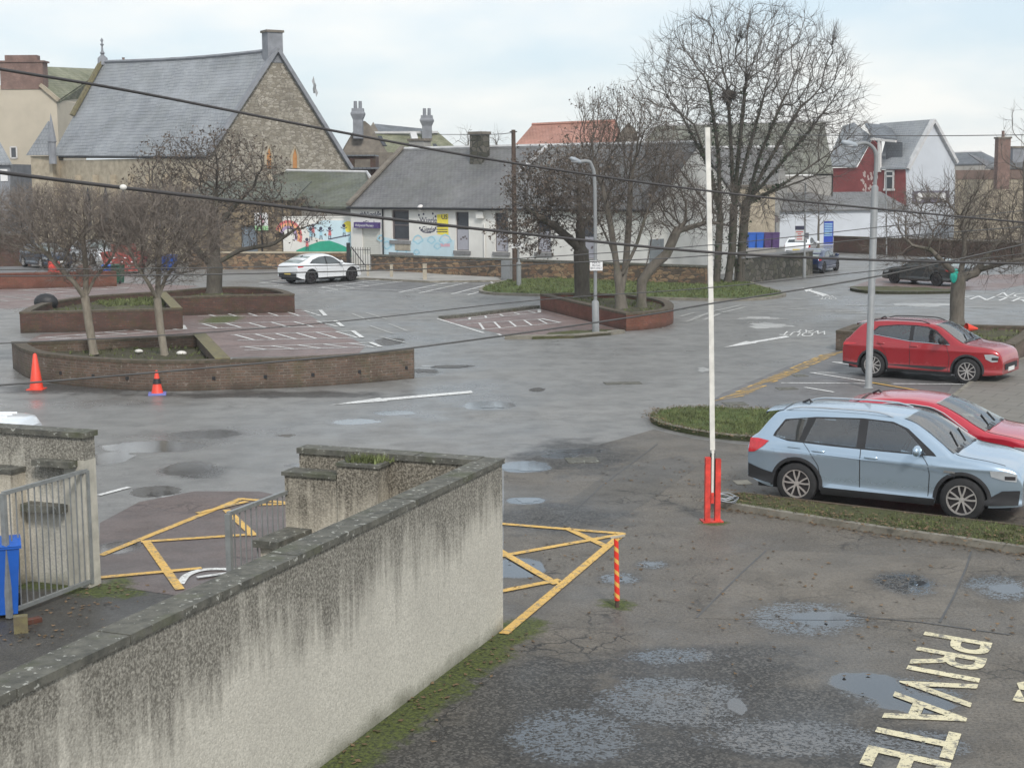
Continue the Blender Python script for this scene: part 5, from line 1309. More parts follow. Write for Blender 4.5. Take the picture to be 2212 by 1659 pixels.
tree('thick dark tree with clinging dead leaves before the stone church', B, [[(0, 0, 0), r_(464, 560), r_(462, 470), r_(468, 400)], [r_(458, 575), r_(425, 540, -.5), r_(395, 500, -.6), r_(360, 470, -.5)], [r_(466, 570), r_(520, 540, .3), r_(590, 528, .3), r_(640, 495, .3)], [r_(464, 500), r_(510, 440, .8), r_(550, 400, 1)]],
     ell(r_(455, 395), (3.4, 2.8, 2.3), 1300, 7) + ell(r_(580, 470), (2.5, 1.6, 1.2), 480, 8) + ell(r_(340, 440), (1.6, 1.5, 1.8), 420, 9), DARK, .22, .27, 2.2, 80, .012, .36, (2, .36), seed=8, leaf=5200, leafsz=.13, thick=.035, jit=.24)
B = G(1258, 642, .5); r_ = rel(B)
tree('dark rough-barked tree with drooping dead leaves in the red planter', B, [[(0, 0, 0), r_(1256, 560), r_(1252, 470), r_(1250, 400)], [r_(1256, 540), r_(1200, 490, -.4), r_(1150, 460, -.5)], [r_(1254, 500), r_(1290, 440, .5), r_(1330, 400, .7)]],
     ell(r_(1215, 420), (2.6, 2.2, 2.0), 1300, 11) + ell(r_(1150, 480), (1.6, 1.4, 1.3), 600, 12), DARK, .22, .27, 2.2, 70, .011, .34, (3, .40), seed=12, leaf=7500, leafsz=.13, thick=.035, jit=.22, bias=(0, 0, -.02))
B = G(1342, 668, .5); r_ = rel(B)
tree('grey many-stemmed tree rising from the red planter', B, [[(0, 0, 0), r_(1338, 620), r_(1330, 560), r_(1318, 480), r_(1300, 400)], [r_(1340, 640), r_(1352, 570, .3), r_(1358, 490, .4), r_(1362, 400, .4)], [r_(1342, 600), r_(1375, 530, -.3), r_(1400, 450, -.3)], [r_(1336, 590), r_(1318, 530, .6), r_(1290, 470, .7)]],
     ell(r_(1345, 370), (2.3, 1.9, 3.0), 2300, 13) + ell(r_(1330, 270), (1.7, 1.4, 1.2), 500, 14), MID, .22, .26, 2.0, 90, .0092, .24, (4, .40), seed=14, side=1.2, leaf=1800, leafsz=.10, thick=.03, jit=.18, bias=(0, 0, .2))
B = G(1386, 664, .5); r_ = rel(B)
tree('leaning twisted tree at the rounded end of the red planter', B, [[(0, 0, 0), r_(1386, 610), r_(1410, 575), r_(1440, 550), r_(1462, 500), r_(1480, 480)], [r_(1388, 600), r_(1400, 560, .2), r_(1405, 530, .2)], [r_(1462, 500), r_(1530, 480, .3), r_(1590, 490, .4)]],
     ell(r_(1500, 455), (2.3, 1.6, 1.1), 1200, 15) + ell(r_(1450, 400), (1.2, 1.2, 1.3), 450, 16), MID, .2, .24, 2.0, 60, .0095, .20, (4, .38), seed=16, side=1.1, thick=.03, jit=.24, bias=(0, 0, .1))
B = G(1572, 614, .0); r_ = rel(B)
T0, T1, T2 = r_(1556, 470), r_(1585, 450, .2), r_(1612, 440, .3)
limbs = [[(-.6, 0, 0), r_(1552, 540), T0], [(0, 0, 0), r_(1582, 540), T1], [(.7, .2, 0), r_(1603, 530, .2), T2]]
for a, ps in ((T0, [(1538, 380, -.5), (1500, 270, -1), (1468, 150, -1.3)]), (T0, [(1530, 360, 1), (1478, 260, 1.6), (1450, 190, 2)]), (T0, [(1552, 330, -1), (1532, 190, -1.6), (1520, 80, -2)]), (T1, [(1580, 330, 1.2), (1572, 190, 2), (1566, 60, 2.4)]), (T1, [(1596, 330, -.8), (1610, 190, -1.2), (1618, 50, -1.4)]),
              (T1, [(1610, 350, 1), (1650, 210, 2), (1672, 70, 2.5)]), (T2, [(1640, 340, -.5), (1690, 220, -1), (1722, 100, -1.3)]), (T2, [(1660, 350, 1), (1730, 230, 1.6), (1775, 130, 2)]), (T2, [(1672, 370, 0), (1760, 270, -.5), (1810, 190, -.8)]), (T2, [(1690, 400, -1), (1780, 340, -1.5), (1840, 280, -1.8)]), (T2, [(1680, 410, 1), (1760, 380, 1.4), (1830, 350, 1.6)]), (T0, [(1510, 420, .6), (1455, 350, 1), (1415, 270, 1)]), (T0, [(1500, 430, -1), (1450, 400, -1.5), (1400, 370, -1.5)])):
    limbs.append([a] + [r_(*p) for p in (ps[:2] if len(ps) > 2 else ps)])
big = tree('largest fan-shaped bare tree, ivy on its limbs and a dark nest aloft', B, limbs,
     ell(r_(1615, 205), (5.9, 4.8, 4.6), 3600, 17, .1) + ell(r_(1770, 290), (2.6, 2.5, 2.6), 700, 18) + ell(r_(1500, 220), (2.3, 2.5, 3.2), 600, 19) + ell(r_(1430, 330), (1.7, 2, 2.2), 260, 20) + ell(r_(1660, 440), (4.0, 3, 1.0), 240, 21), DARK, .34, .42, 2.6, 100, .0130, .235, (4, .62), seed=20, thick=.045, jit=.13, bias=(0, 0, .08), ivy=4200, slim=1.4, side=1.0)
c = at(1575, 206, B.y + .6); m = MB(); m.ball(c, (.36, .36, .28), 12, 8)
for _ in range(90):
    d = Vector(rng.normal(0, 1, 3)).normalized(); p = c + Vector((d.x*.34, d.y*.34, d.z*.26)); e = Vector(rng.normal(0, .25, 3)); m.tube([p-e, p+e], .015, 3, False)
tag(m.build('bird_nest', MT['twigdark']), 'dark twig nest high in the largest bare tree', 'nest')
B = G(2067, 702, .5); r_ = rel(B)
tree('wide gnarled tree with level twisting boughs in the low planter', B, [[(0, 0, 0), r_(2068, 640), r_(2072, 600)], [r_(2072, 600), r_(2040, 570, -.4), r_(2010, 540, -.6), r_(1970, 530, -.8)], [r_(2072, 600), r_(2110, 590, .3), r_(2125, 560, .4), r_(2160, 520, .6), r_(2210, 480, .8)], [r_(2072, 605), r_(2085, 540, .6), r_(2080, 480, .8)], [r_(2110, 585, .3), r_(2180, 565, -.5), r_(2260, 550, -.8)]],
     ell(r_(2075, 480), (2.7, 2.2, 1.5), 1100, 22, .2) + ell(r_(2190, 490), (2.4, 2.0, 1.4), 850, 23) + ell(r_(1985, 545), (1.9, 1.4, .6), 420, 24) + ell(r_(2120, 570), (2.4, 1.5, .5), 260, 25), MID, .22, .27, 2.2, 70, .010, .25, (4, .42), seed=25, thick=.03, side=1.2, jit=.26, bias=(0, 0, .05))
c = at(2060, 597, B.y - .22); m = MB(); m.ball(c, (.13, .06, .24), 10, 8); m.ball(c + Vector((.06, .0, .14)), (.1, .05, .12), 8, 6); tag(m.build('plastic_bag', plain('teal_plastic', (.02, .42, .33), .35, .3, 5), smooth=180), 'teal plastic bag snagged on the gnarled tree trunk', 'bag')
B = at(2215, 470, 95); B.z = 0; r_ = rel(B)
tree('distant twiggy tree beside the far brick chimney', B, [[(0, 0, 0), r_(2215, 420), r_(2212, 370)]], ell(r_(2215, 330), (2.0, 1.6, 3.0), 260, 26), MID, .4, .6, 3, 60, .013, .14, (3, .6), seed=26, thick=.045, jit=.2, bias=(0, 0, .2))
B = at(1768, 545, 118); B.z = 0; r_ = rel(B)
tree('thin sapling standing against the long white wall', B, [[(0, 0, 0), r_(1768, 500), r_(1769, 470)]], ell(r_(1772, 455), (1.1, 1, 1.5), 110, 27), MID, .35, .5, 2.5, 50, .014, .09, (2, .5), seed=27, thick=.045, bias=(0, 0, .2))
B = at(1958, 540, 112); B.z = 0; r_ = rel(B)
tree('thin sapling before the dark brick wall on the far side', B, [[(0, 0, 0), r_(1957, 500), r_(1956, 470)]], ell(r_(1955, 470), (1.6, 1.2, 1.4), 160, 28), MID, .35, .5, 2.5, 50, .014, .09, (2, .5), seed=28, thick=.045, bias=(0, 0, .2))
B = at(1010, 300, 170); B.z = 0; r_ = rel(B)
tree('faint far tree behind the nursery roof, nearer the chimney', B, [[(0, 0, 0), r_(1012, 330)]], ell(r_(1012, 300), (1.8, 1.5, 1.1), 160, 29), MID, .45, .6, 3, 50, .017, .12, (2, .6), seed=29, thick=.05)
B = at(1072, 300, 170); B.z = 0; r_ = rel(B)
tree('faint far tree behind the nursery roof, nearer the telegraph pole', B, [[(0, 0, 0), r_(1072, 330)]], ell(r_(1070, 302), (1.4, 1.5, .9), 110, 30), MID, .45, .6, 3, 50, .017, .12, (2, .6), seed=30, thick=.05)
# ------------------------------------------------------------------ buildings
def facade(m, pl, u0, u1, z0, z1, holes, depth=.16, off=0.0):
    'wall face with real openings and their reveals'
    us = sorted({u0, u1, *[h[0] for h in holes], *[h[1] for h in holes]}); zs = sorted({z0, z1, *[h[2] for h in holes], *[h[3] for h in holes]})
    for a, b in zip(us, us[1:]):
        for c, d in zip(zs, zs[1:]):
            uc, zc = (a+b)/2, (c+d)/2
            if any(h[0] < uc < h[1] and h[2] < zc < h[3] for h in holes): continue
            m.poly(pl.P(a, c, off), pl.P(b, c, off), pl.P(b, d, off), pl.P(a, d, off))
    for h in holes:
        a, b, c, d = h[:4]; q = [(a, c), (b, c), (b, d), (a, d)]
        for (ua, za), (ub, zb) in zip(q, q[1:]+q[:1]):
            m.poly(pl.P(ua, za, off), pl.P(ub, zb, off), pl.P(ub, zb, off-depth), pl.P(ua, za, off-depth))
def pbox(m, pl, u0, u1, z0, z1, o0, o1):
    a, b, c, d = pl.P(u0, z0, o0), pl.P(u1, z0, o0), pl.P(u1, z0, o1), pl.P(u0, z0, o1)
    q = [a, b, c, d]; area = sum(q[i].x*q[(i+1) % 4].y - q[(i+1) % 4].x*q[i].y for i in range(4))
    m.prism(q if area > 0 else q[::-1], z0, z1); return m
def window(parent, pl, h, depth=.16, frame=.07, sash=True, fm=None, gm=None, sill=True):
    u0, u1, z0, z1 = h[:4]; m = MB()
    pbox(m, pl, u0+.005, u1-.005, z0+.005, z1-.005, -depth-.02, -depth+.01); w_ = m.build('window', gm or MT['glass'], parent)
    f = MB(); k = frame
    for a, b, c, d in ((u0, u0+k, z0, z1), (u1-k, u1, z0, z1), (u0+k, u1-k, z0, z0+k), (u0+k, u1-k, z1-k, z1)): pbox(f, pl, a+.004, b-.004, c+.004, d-.004, -depth+.012, -depth+.07)
    if sash: zc = (z0+z1)/2; pbox(f, pl, u0+k, u1-k, zc-.03, zc+.03, -depth+.012, -depth+.06)
    f.build('frame', fm or MT['frame'], w_)
    if sill: pbox(MB(), pl, u0-.15, u1+.15, z0-.22, z0-.01, .0, .09).build('sill', MT['sill'], w_)
    return w_
def roofslab(m, pts, th=.12): m.slab(pts, (0, 0, -th))
# ---- white nursery building
E0, E1 = at(757, 440, 95.0), at(1110, 446, 87.0); N = Plane(E0, E1)
EZ = 4.03; LEN = 22.5
base_c = N.P(LEN/2, 0); nb = thing('nursery_building', 'long low white building with slate roof, murals and boarded windows', 'building', tuple(base_c))
def H(x0, y0, x1, y1): a, b = N.uv(x0, y0), N.uv(x1, y1); return (a[0], b[0], b[1], a[1])
wins = [H(846, 454, 884, 520), H(984, 458, 1013, 542), H(1069, 460, 1098, 545), H(1160, 462, 1190, 546), H(1257, 472, 1287, 560)]
door = H(782, 494, 822, 552)
z_ = 0
m = MB(); facade(m, N, 0, LEN, 0, EZ, wins + [door])
ap = at(862, 324, 99.2); RZ = ap.z; dep = 4.95
back0, back1 = N.P(0, 0, -2*dep), N.P(LEN, 0, -2*dep)
for u in (0, LEN):
    a, b, r = N.P(u, 0), N.P(u, 0, -2*dep), N.P(u, RZ-.05, -dep)
    m.poly(a, Vector((a.x, a.y, EZ)), r, Vector((b.x, b.y, EZ)), b)
m.poly(back0, back1, Vector((back1.x, back1.y, EZ)), Vector((back0.x, back0.y, EZ)))
wall = m.build('wall', MT['white'], nb)
m = MB()
roofslab(m, [N.P(-.05, EZ-.08, .25), N.P(LEN+.1, EZ-.08, .25), N.P(LEN+.1, RZ, -dep), N.P(-.05, RZ, -dep)])
roofslab(m, [N.P(-.05, EZ-.08, -2*dep-.2), N.P(-.05, RZ, -dep-.005), N.P(LEN+.1, RZ, -dep-.005), N.P(LEN+.1, EZ-.08, -2*dep-.2)])
rf = m.build('roof', MT['slate2'], nb)
m = MB(); m.tube([N.P(.0, RZ+.05, -dep), N.P(LEN, RZ+.05, -dep)], .13, 6); m.build('ridge', MT['lead'], rf)
m = MB(); m.slab([N.P(-.10, EZ-.02, .3), N.P(.28, EZ-.02, .3), N.P(.28, RZ+.10, -dep), N.P(-.10, RZ+.10, -dep)], (0, 0, .16)); m.build('skew_coping', MT['dkstone'], rf)
m = MB(); m.tube([N.P(-.05, EZ-.16, .32), N.P(LEN, EZ-.16, .32)], .075, 6); m.build('gutter', MT['black'], rf)
uu = N.uv(1035, 300)[0]
def stack(parent, c, wx, wy, z0, z1, rz, mat, pots=2, cap=True, potmat=None):
    m = MB(); m.box((c[0], c[1], (z0+z1)/2), (wx, wy, z1-z0), rz); o = m.build('chimney', mat, parent)
    if cap: MB().box((c[0], c[1], z1+.06), (wx*1.16, wy*1.16, .16), rz).build('chimney_cap', MT['dkstone'], o)
    for k in range(pots):
        dx = (k-(pots-1)/2)*wx*.45; x, y = c[0]+math.cos(rz)*dx, c[1]+math.sin(rz)*dx
        MB().lathe([(.14, z1+.14), (.12, z1+.6), (.16, z1+.66), (.10, z1+.66)], 10, (x, y, 0)).build('chimney_pot', potmat or MT['greyrender'], o)
    return o
ang = math.atan2(N.d.y, N.d.x)
t1 = at(1036, 300, 93.5); stack(rf, (t1.x, t1.y), .95, .8, 6.2, at(1036, 290, 93.5).z, ang, MT['mossstone'], 0)
t1 = at(905, 300, 99.5); stack(rf, (t1.x+.05, t1.y), 1.3, .7, 6.2, at(865, 305, 99.5).z, ang, MT['greyrender'], 0)
m = MB(); p0 = N.P(N.uv(1045, 320)[0]-.2, RZ+.09, -dep); 
a0 = at(1052, 322, 90); m.slab([N.P(N.uv(985, 445)[0]+3.2, EZ+2.0, -dep*.42), N.P(N.uv(985, 445)[0]+3.4, EZ+2.0, -dep*.42), N.P(N.uv(1050, 330)[0]+1.0, RZ+.02, -dep), N.P(N.uv(1050, 330)[0]+.8, RZ+.02, -dep)], (0, 0, .13)); m.build('party_coping', MT['lead'], rf)
window(nb, N, wins[0], .16, .10, True, MT['framed'])
board = plain('grey_board', (.36, .36, .40), .7, .08, 1.5)
for k, h in enumerate(wins[1:5]):
    w_ = window(nb, N, h, .16, .05, False, MT['framed'])
    m = MB(); zc = h[2] + (h[3]-h[2])*.54; pbox(m, N, h[0]+.06, h[1]-.06, h[2]+.05, zc, -.145, -.09); m.build('board', board, w_)
    m = MB()
    for a, b in ((.3, .75), (.3, .6), (.35, .5)) : pass
    for q in range(5):
        ua = h[0]+.2+(h[1]-h[0]-.5)*rng.random(); za = h[2]+.25+(zc-h[2]-.5)*rng.random(); pbox(m, N, ua, ua+.12, za, za+.10, -.089, -.086)
    m.build('painted_marks', MT['framed'], w_)
NG = Plane(N.P(LEN, 0), N.P(LEN, 0, -2*dep)); a, b = NG.uv(1403, 572), NG.uv(1432, 516); m = MB(); pbox(m, NG, a[0], b[0], .2, b[1], .004, .07); m.build('side_door', plain('grey_side_door', (.20, .22, .235), .6, .15), nb)
m = MB(); h = wins[0]; pbox(m, N, h[0]+.25, h[1]+.1, h[2]-.62, h[2]-.02, .0, .04); m.build('board', MT['timber'], wall)
m = MB(); pbox(m, N, h[0]-.2, h[1]+.35, h[2]-.95, h[2]-.75, .0, .12); m.build('sill', MT['sill'], wall)
d_ = MB(); pbox(d_, N, door[0]+.02, door[1]-.02, 0, door[3], -.14, -.08)
sh = NB('roller_shutter', .6); sv = sh.math('FRACT', sh.math('MULTIPLY', sh.sep(sh.pos())[2], 9)); sh.bump(sv, .7, .02); MT['shutter'] = sh.done((.60, .60, .55))
dr = d_.build('door', MT['shutter'], nb)
m = MB(); a = N.uv(770, 480); b = N.uv(822, 494); pbox(m, N, a[0], b[0], b[1]+.02, a[1], .0, .26); sg = m.build('sign_board', plain('purple_sign', (.075, .045, .17), .5, .1), dr)
def walltext(s, u0, u1, z0, hgt, off, mat, parent, bold=.03, name='lettering', pl=None):
    pl = pl or N; a, b = pl.P(u0, z0, off), pl.P(u1, z0, off)
    m = text(name, s, a, b, Vector((0, 0, hgt)), mat, z=0, bold=bold); return m.build(name, mat, parent)
MT['inkw'] = plain('white_ink', (.7, .7, .7), .6, .02); MT['inkb'] = plain('dark_ink', (.05, .05, .09), .6, .1); MT['inkcy'] = plain('pale_blue_ink', (.36, .60, .70), .7, .1); MT['inkgr'] = plain('green_ink', (.030, .34, .22), .7, .12, 2); MT['inky'] = plain('yellow_ink', (.80, .68, .08), .7, .08); MT['inkr'] = plain('red_ink', (.62, .16, .16), .7, .1); MT['inksky'] = plain('sky_wash', (.55, .70, .76), .8, .08, 1.0); MT['inkor'] = plain('orange_ink', (.78, .40, .20), .7, .1); MT['inkvi'] = plain('violet_ink', (.40, .30, .48), .7, .1); MT['inkpk'] = plain('pink_ink', (.66, .40, .46), .7, .1)
walltext('Wellywood Nursery', a[0]+.12, b[0]-.35, b[1]+.11, .17, .266, MT['inkw'], sg, .02)
def spot(m, pl, u, z, r, off=.006, n=10, sx=1.0):
    m.poly(*[pl.P(u+r*sx*math.cos(2*math.pi*k/n), z+r*math.sin(2*math.pi*k/n), off) for k in range(n)])
def stroke(m, pl, pts, wd, off=.006):
    for (u0, z0), (u1, z1) in zip(pts, pts[1:]):
        l = math.hypot(u1-u0, z1-z0) or 1; nu, nz = -(z1-z0)/l*wd/2, (u1-u0)/l*wd/2
        m.poly(pl.P(u0-nu, z0-nz, off), pl.P(u1-nu, z1-nz, off), pl.P(u1+nu, z1+nz, off), pl.P(u0+nu, z0+nz, off)); off += .0003
def pxp(pl, pts): return [pl.uv(*p) for p in pts]
u = N.uv
for cx, cy in ((800, 466), (925, 478)):
    (ua, za), (ub, zb) = u(cx-19, cy), u(cx+19, cy)
    g = walltext('Wiggle', ua, ub, za-.08, .34, .007, MT['inkb'], wall, .02, 'mural_lettering')
    ua, ub = u(cx-13, cy)[0], u(cx+14, cy)[0]
    walltext('Giggle', ua, ub, za-.62, .32, .007, MT['inkb'], wall, .02, 'mural_lettering')
for cx, cy in [(780, 463), (786, 481), (817, 459), (821, 463), (826, 470), (815, 484), (905, 465), (915, 463), (935, 462), (941, 468), (946, 480), (941, 493), (907, 493), (903, 478), (911, 497)]: m = MB(); spot(m, N, *u(cx, cy), .07); m.build('mural_dot', MT['inkb'], wall)
m = MB(); stroke(m, N, pxp(N, [(908, 497), (915, 502), (925, 503), (935, 501), (941, 496)]), .06)
m.build('mural_smile', MT['inkb'], wall)
m = MB(); m.poly(*[N.P(*u(x, y), .008) for x, y in [(945, 506), (969, 510), (968, 462), (944, 464)]]); m.build('mural_poster', MT['inky'], wall)
ua = u(954, 470); walltext('US', ua[0], u(967, 470)[0], ua[1]-.1, .28, .016, MT['inkb'], wall, .03, 'mural_lettering')
m = MB()
for yy in (490, 496, 501): stroke(m, N, pxp(N, [(943, yy), (967, yy)]), .05, .016)
m.build('mural_lines', MT['inkb'], wall)
def cloud(m, cx, cy, s):
    pts = [(cx+s*math.cos(a)*(1+.16*math.sin(5*a)), cy+s*.8*math.sin(a)*(1+.16*math.cos(4*a))) for a in np.linspace(0, 6.283, 26)]
    stroke(m, N, pxp(N, pts), .09, .007)
for q in [(903, 518, 10), (932, 519, 8), (962, 518, 12), (945, 532, 7), (868, 543, 10), (836, 530, 9), (823, 515, 7), (855, 556, 8), (900, 545, 6)]: m = MB(); cloud(m, *q); m.build('mural_cloud', MT['inkcy'], wall)
m = MB(); m.poly(*[N.P(*u(x, y), .0035) for x, y in [(829, 560), (980, 560), (982, 520), (940, 508), (880, 524), (829, 512)]]); m.build('mural_wash', MT['inksky'], wall)
m = MB(); stroke(m, N, pxp(N, [(950, 530), (972, 530)]), .18, .009); m.build('mural_stripe', MT['inkpk'], wall)
m = MB(); pbox(m, N, u(1032, 459)[0], u(1047, 459)[0], u(1040, 472)[1], u(1040, 458)[1], 0, .2); m.build('wall_vent', MT['white'], nb)
m = MB(); a = u(915, 450); m.ball(N.P(a[0]-.1, a[1], .15), .22, 10, 6); m.build('satellite_dish', MT['frame'], nb, smooth=180)
m = MB(); a = u(828, 445); m.tube([N.P(a[0], .1, .08), N.P(a[0], EZ-.2, .08)], .05, 6); m.build('drainpipe', MT['black'], nb)
m = MB(); a = u(1048, 460); m.tube([N.P(a[0], .1, .08), N.P(a[0], EZ-1.0, .08)], .05, 6); m.build('drainpipe', MT['white'], nb)
# ---- painted yard wall with the children's mural
M0, M1 = at(612, 530, 97.0), at(770, 530, 95.6); MW = Plane(M0, M1)
zt = MW.uv(700, 470)[1]; u1 = MW.uv(779, 500)[0]
mw = thing('mural_wall', 'white yard wall painted with rainbow, sun, green hill and playing children', 'wall', tuple(M0))
m = MB(); pbox(m, MW, 0, u1, 0, zt, -.3, 0); wl = m.build('wall', MT['white'], mw)
m = MB(); pbox(m, MW, -.0, u1, zt, zt+.06, -.34, .04); m.build('coping', MT['white'], mw)
uv = MW.uv
m = MB(); m.poly(*[MW.P(*uv(x, y), .006) for x, y in [(640, 560), (640, 541), (662, 532), (690, 522), (712, 520), (735, 528), (752, 536), (764, 541), (770, 556), (700, 556)]]); m.build('mural_hill', MT['inkgr'], wl)
for k, mt_ in enumerate(('inkr', 'inkor', 'inkvi')):
    m = MB(); pts = [(623+(27-5*k)*math.cos(a), 512+(33-6*k)*math.sin(a)*-1) for a in np.linspace(-.35, 2.7, 16)]; stroke(m, MW, pxp(MW, pts), .20, .006+.001*k); m.build('mural_rainbow', MT[mt_], wl)
m = MB(); spot(m, MW, *uv(752, 490), .36, .007, 16); m.build('mural_sun', MT['inky'], wl)
m = MB(); m.poly(*[MW.P(*uv(x, y), .0035) for x, y in [(675, 512), (772, 540), (773, 478), (700, 476), (660, 490)]]); m.build('mural_wash', MT['inksky'], wl)
m = MB(); mb2 = MB(); mb3 = MB()
for (cx, cy), mm in zip([(671, 505), (693, 503), (712, 503), (743, 497), (663, 527), (676, 497)], (mb2, mb2, mb3, mb2, mb3, mb3)):
    spot(m, MW, *uv(cx, cy-9), .12, .008); mm.poly(*[MW.P(*uv(x, y), .008) for x, y in [(cx-3, cy+6), (cx+4, cy+6), (cx+3, cy-5), (cx-2, cy-5)]])
    stroke(m, MW, pxp(MW, [(cx-1, cy+6), (cx-2, cy+15)]), .06, .009); stroke(m, MW, pxp(MW, [(cx+2, cy+6), (cx+3, cy+15)]), .06, .009); stroke(m, MW, pxp(MW, [(cx-7, cy-6), (cx, cy-2), (cx+7, cy-6)]), .05, .0095)
stroke(m, MW, pxp(MW, [(711, 517), (756, 508)]), .07, .010)
m.build('mural_figures', MT['inkb'], wl); mb2.build('mural_figures', MT['inkcy'], wl); mb3.build('mural_figures', MT['inkr'], wl)
m = MB(); pts = [(766+12*math.cos(a), 521-14*math.sin(a)) for a in np.linspace(-.6, 3.6, 14)]; stroke(m, MW, pxp(MW, pts), .07, .008); m.build('mural_rope', MT['inkcy'], wl)
m = MB(); spot(m, MW, *uv(766, 519), .14, .009); m.poly(*[MW.P(*uv(x, y), .009) for x, y in [(761, 540), (772, 540), (770, 523), (763, 523)]]); m.build('mural_figures', MT['inkpk'], wl)
# ---- outbuilding with green slate roof
O0, O1 = at(575, 445, 101.0), at(760, 447, 98.0); OB = Plane(O0, O1)
ob = thing('outbuilding', 'lean outbuilding with mossy green slate roof between church and nursery', 'building', tuple(OB.P(4, 0)))
zt = OB.uv(690, 446)[1]; ur = OB.uv(800, 446)[0]; ul = OB.uv(620, 446)[0]
m = MB(); pbox(m, OB, ul, ur, 0, zt, -6, 0); m.build('wall', MT['greyrender'], ob)
m = MB(); 
def q_(px, py, D): return at(px, py, D)
m.slab([q_(622, 446, 100.2), q_(764, 447, 97.6), q_(800, 420, 99), q_(792, 373, 104.5), q_(574, 369, 108)], (0, 0, -.15)); ro = m.build('roof', MT['slateg'], ob)
m = MB(); m.tube([q_(574, 368, 108), q_(792, 372, 104.5), q_(800, 384, 102)], .12, 6); m.build('ridge', MT['lead'], ro)
m = MB(); m.tube([q_(574, 369, 107.8), q_(622, 446, 100.0)], .16, 6); m.build('skew_coping', MT['sand'], ro)
m = MB(); pbox(m, OB, ul, ur, zt-.1, zt, 0, .12); m.build('gutter', MT['black'], ro)
m = MB(); a, b = OB.uv(640, 470), OB.uv(757, 474); pbox(m, OB, a[0], b[0], b[1], a[1]-.1, .01, .06); m.build('dark_band', plain('purple_band', (.12, .115, .18), .8, .15, 1), ob)
# ---- stone annex before the church with door and poster
A0, A1 = at(408, 560, 99.0), at(615, 560, 97.4); AX = Plane(A0, A1); 
ax = thing('stone_annex', 'low stone annex with grey door and poster, behind the thick dark tree', 'building', tuple(A0))
zt = AX.uv(500, 432)[1]; dh = (AX.uv(520, 500)[0], AX.uv(556, 500)[0], 0.3, AX.uv(540, 488)[1])
m = MB(); facade(m, AX, 0, AX.uv(622, 500)[0], 0, zt, [dh], .2); pbox(m, AX, 0, AX.uv(622, 500)[0], 0, zt-.01, -6, -.21); m.build('wall', MT['stone2'], ax)
m = MB(); pbox(m, AX, dh[0], dh[1], dh[2], dh[3], -.2, -.15); m.build('door', plain('grey_blue_door', (.15, .18, .21), .7, .2), ax)
m = MB(); a, b = AX.uv(550, 460), AX.uv(580, 498); pbox(m, AX, a[0], b[0], b[1], a[1], .003, .05); po = m.build('poster', MT['inkw'], ax)
m = MB(); c_ = AX.uv(550, 488); pbox(m, AX, a[0], b[0], b[1], c_[1], .053, .056); m.build('poster_base', plain('pale_green_ink', (.30, .52, .28), .7, .1), po)
m = MB(); stroke(m, AX, pxp(AX, [(561, 466), (570, 480), (566, 488)]), .14, .06); m.build('poster_figure', MT['inkpk'], po)
m = MB(); m.slab([AX.P(0, zt-.05, .2), AX.P(AX.uv(640, 500)[0], zt-.05, .2), AX.P(AX.uv(640, 500)[0], zt+1.1, -3), AX.P(0, zt+1.1, -3)], (0, 0, .12)); m.build('roof', MT['slateg'], ax)
m = MB()
for x in (566, 612): a = AX.uv(x, 480); m.tube([AX.P(a[0], .3, .07), AX.P(a[0], zt, .07)], .05, 6)
m.build('drainpipe', MT['black'], ax)
# ---- church
ch = thing('church', 'stone church with steep slate roof, chimney on its gable and boarded lancets', 'church', tuple(at(470, 600, 112)))
cA = at(447, 340, 104); cA.z = 7.15; cB = at(757, 368, 110); aP = at(597, 108, 107.5); rL = at(222, 136, 121); eL = at(112, 337, 118)
GP = Plane(cA, cB)
apu, apz = GP.uv(597, 108); zB = GP.uv(756, 366)[1]; uB = GP.uv(757, 366)[0]; zA = GP.uv(447, 338)[1]
m = MB()
hl_ = [GP.uv(x, y) for x, y in [(573, 364), (573, 336), (580, 316), (587, 336), (587, 364)]]
hr_ = [GP.uv(x, y) for x, y in [(629, 364), (629, 338), (636, 318), (643, 338), (643, 364)]]
m.poly(*[GP.P(a, b) for a, b in [(0, 0), (uB, 0), (uB, zB), (apu, apz), (0, zA)]])
g = m.build('gable_wall', MT['stone'], ch)
for k, hh in enumerate((hl_, hr_)):
    m = MB(); m.slab([GP.P(a, b, .012) for a, b in hh], GP.n.to_3d()*.05); w_ = m.build('lancet_window', MT['orangewood'], ch)
    m = MB(); pts = [GP.P(a, b, .06) for a, b in hh]; m.tube(pts, .10, 6); m.build('stone_surround', MT['sand'], w_)
ridA = GP.P(apu, apz-.05, -.1)
m = MB(); e1 = GP.P(0, zA, .05); 
sw = []
for i in range(9):     # sagging roof ridge, eaves straight
    t = i/8; r = ridA.lerp(rL, t); r.z -= .2*math.sin(math.pi*t)*(1-.3*t); sw.append((e1.lerp(eL, t), r))
m.grid([[a for a, b in sw], [a.lerp(b, .5) for a, b in sw], [b for a, b in sw]], True)
roofc = m.build('roof', MT['slate'], ch)
bk = [b + (GP.P(uB, zB, -.15) - ridA) for a, b in sw]; m = MB(); m.grid([[b for a, b in sw], bk], True); m.build('rear_roof', MT['slate'], ch)
m = MB(); a0 = eL; Wl = Plane(cA, eL); ln = (Vector((eL.x, eL.y)) - Vector((cA.x, cA.y))).length
m = MB(); pbox(m, Wl, 0.02, ln, 0, zA-.05, -.6, -.05); m.build('side_wall', MT['sand'], ch)
m = MB(); m.tube([e1 + Vector((0, 0, -.08)), eL + Vector((0, 0, -.08))], .11, 6); m.build('gutter', MT['black'], roofc)
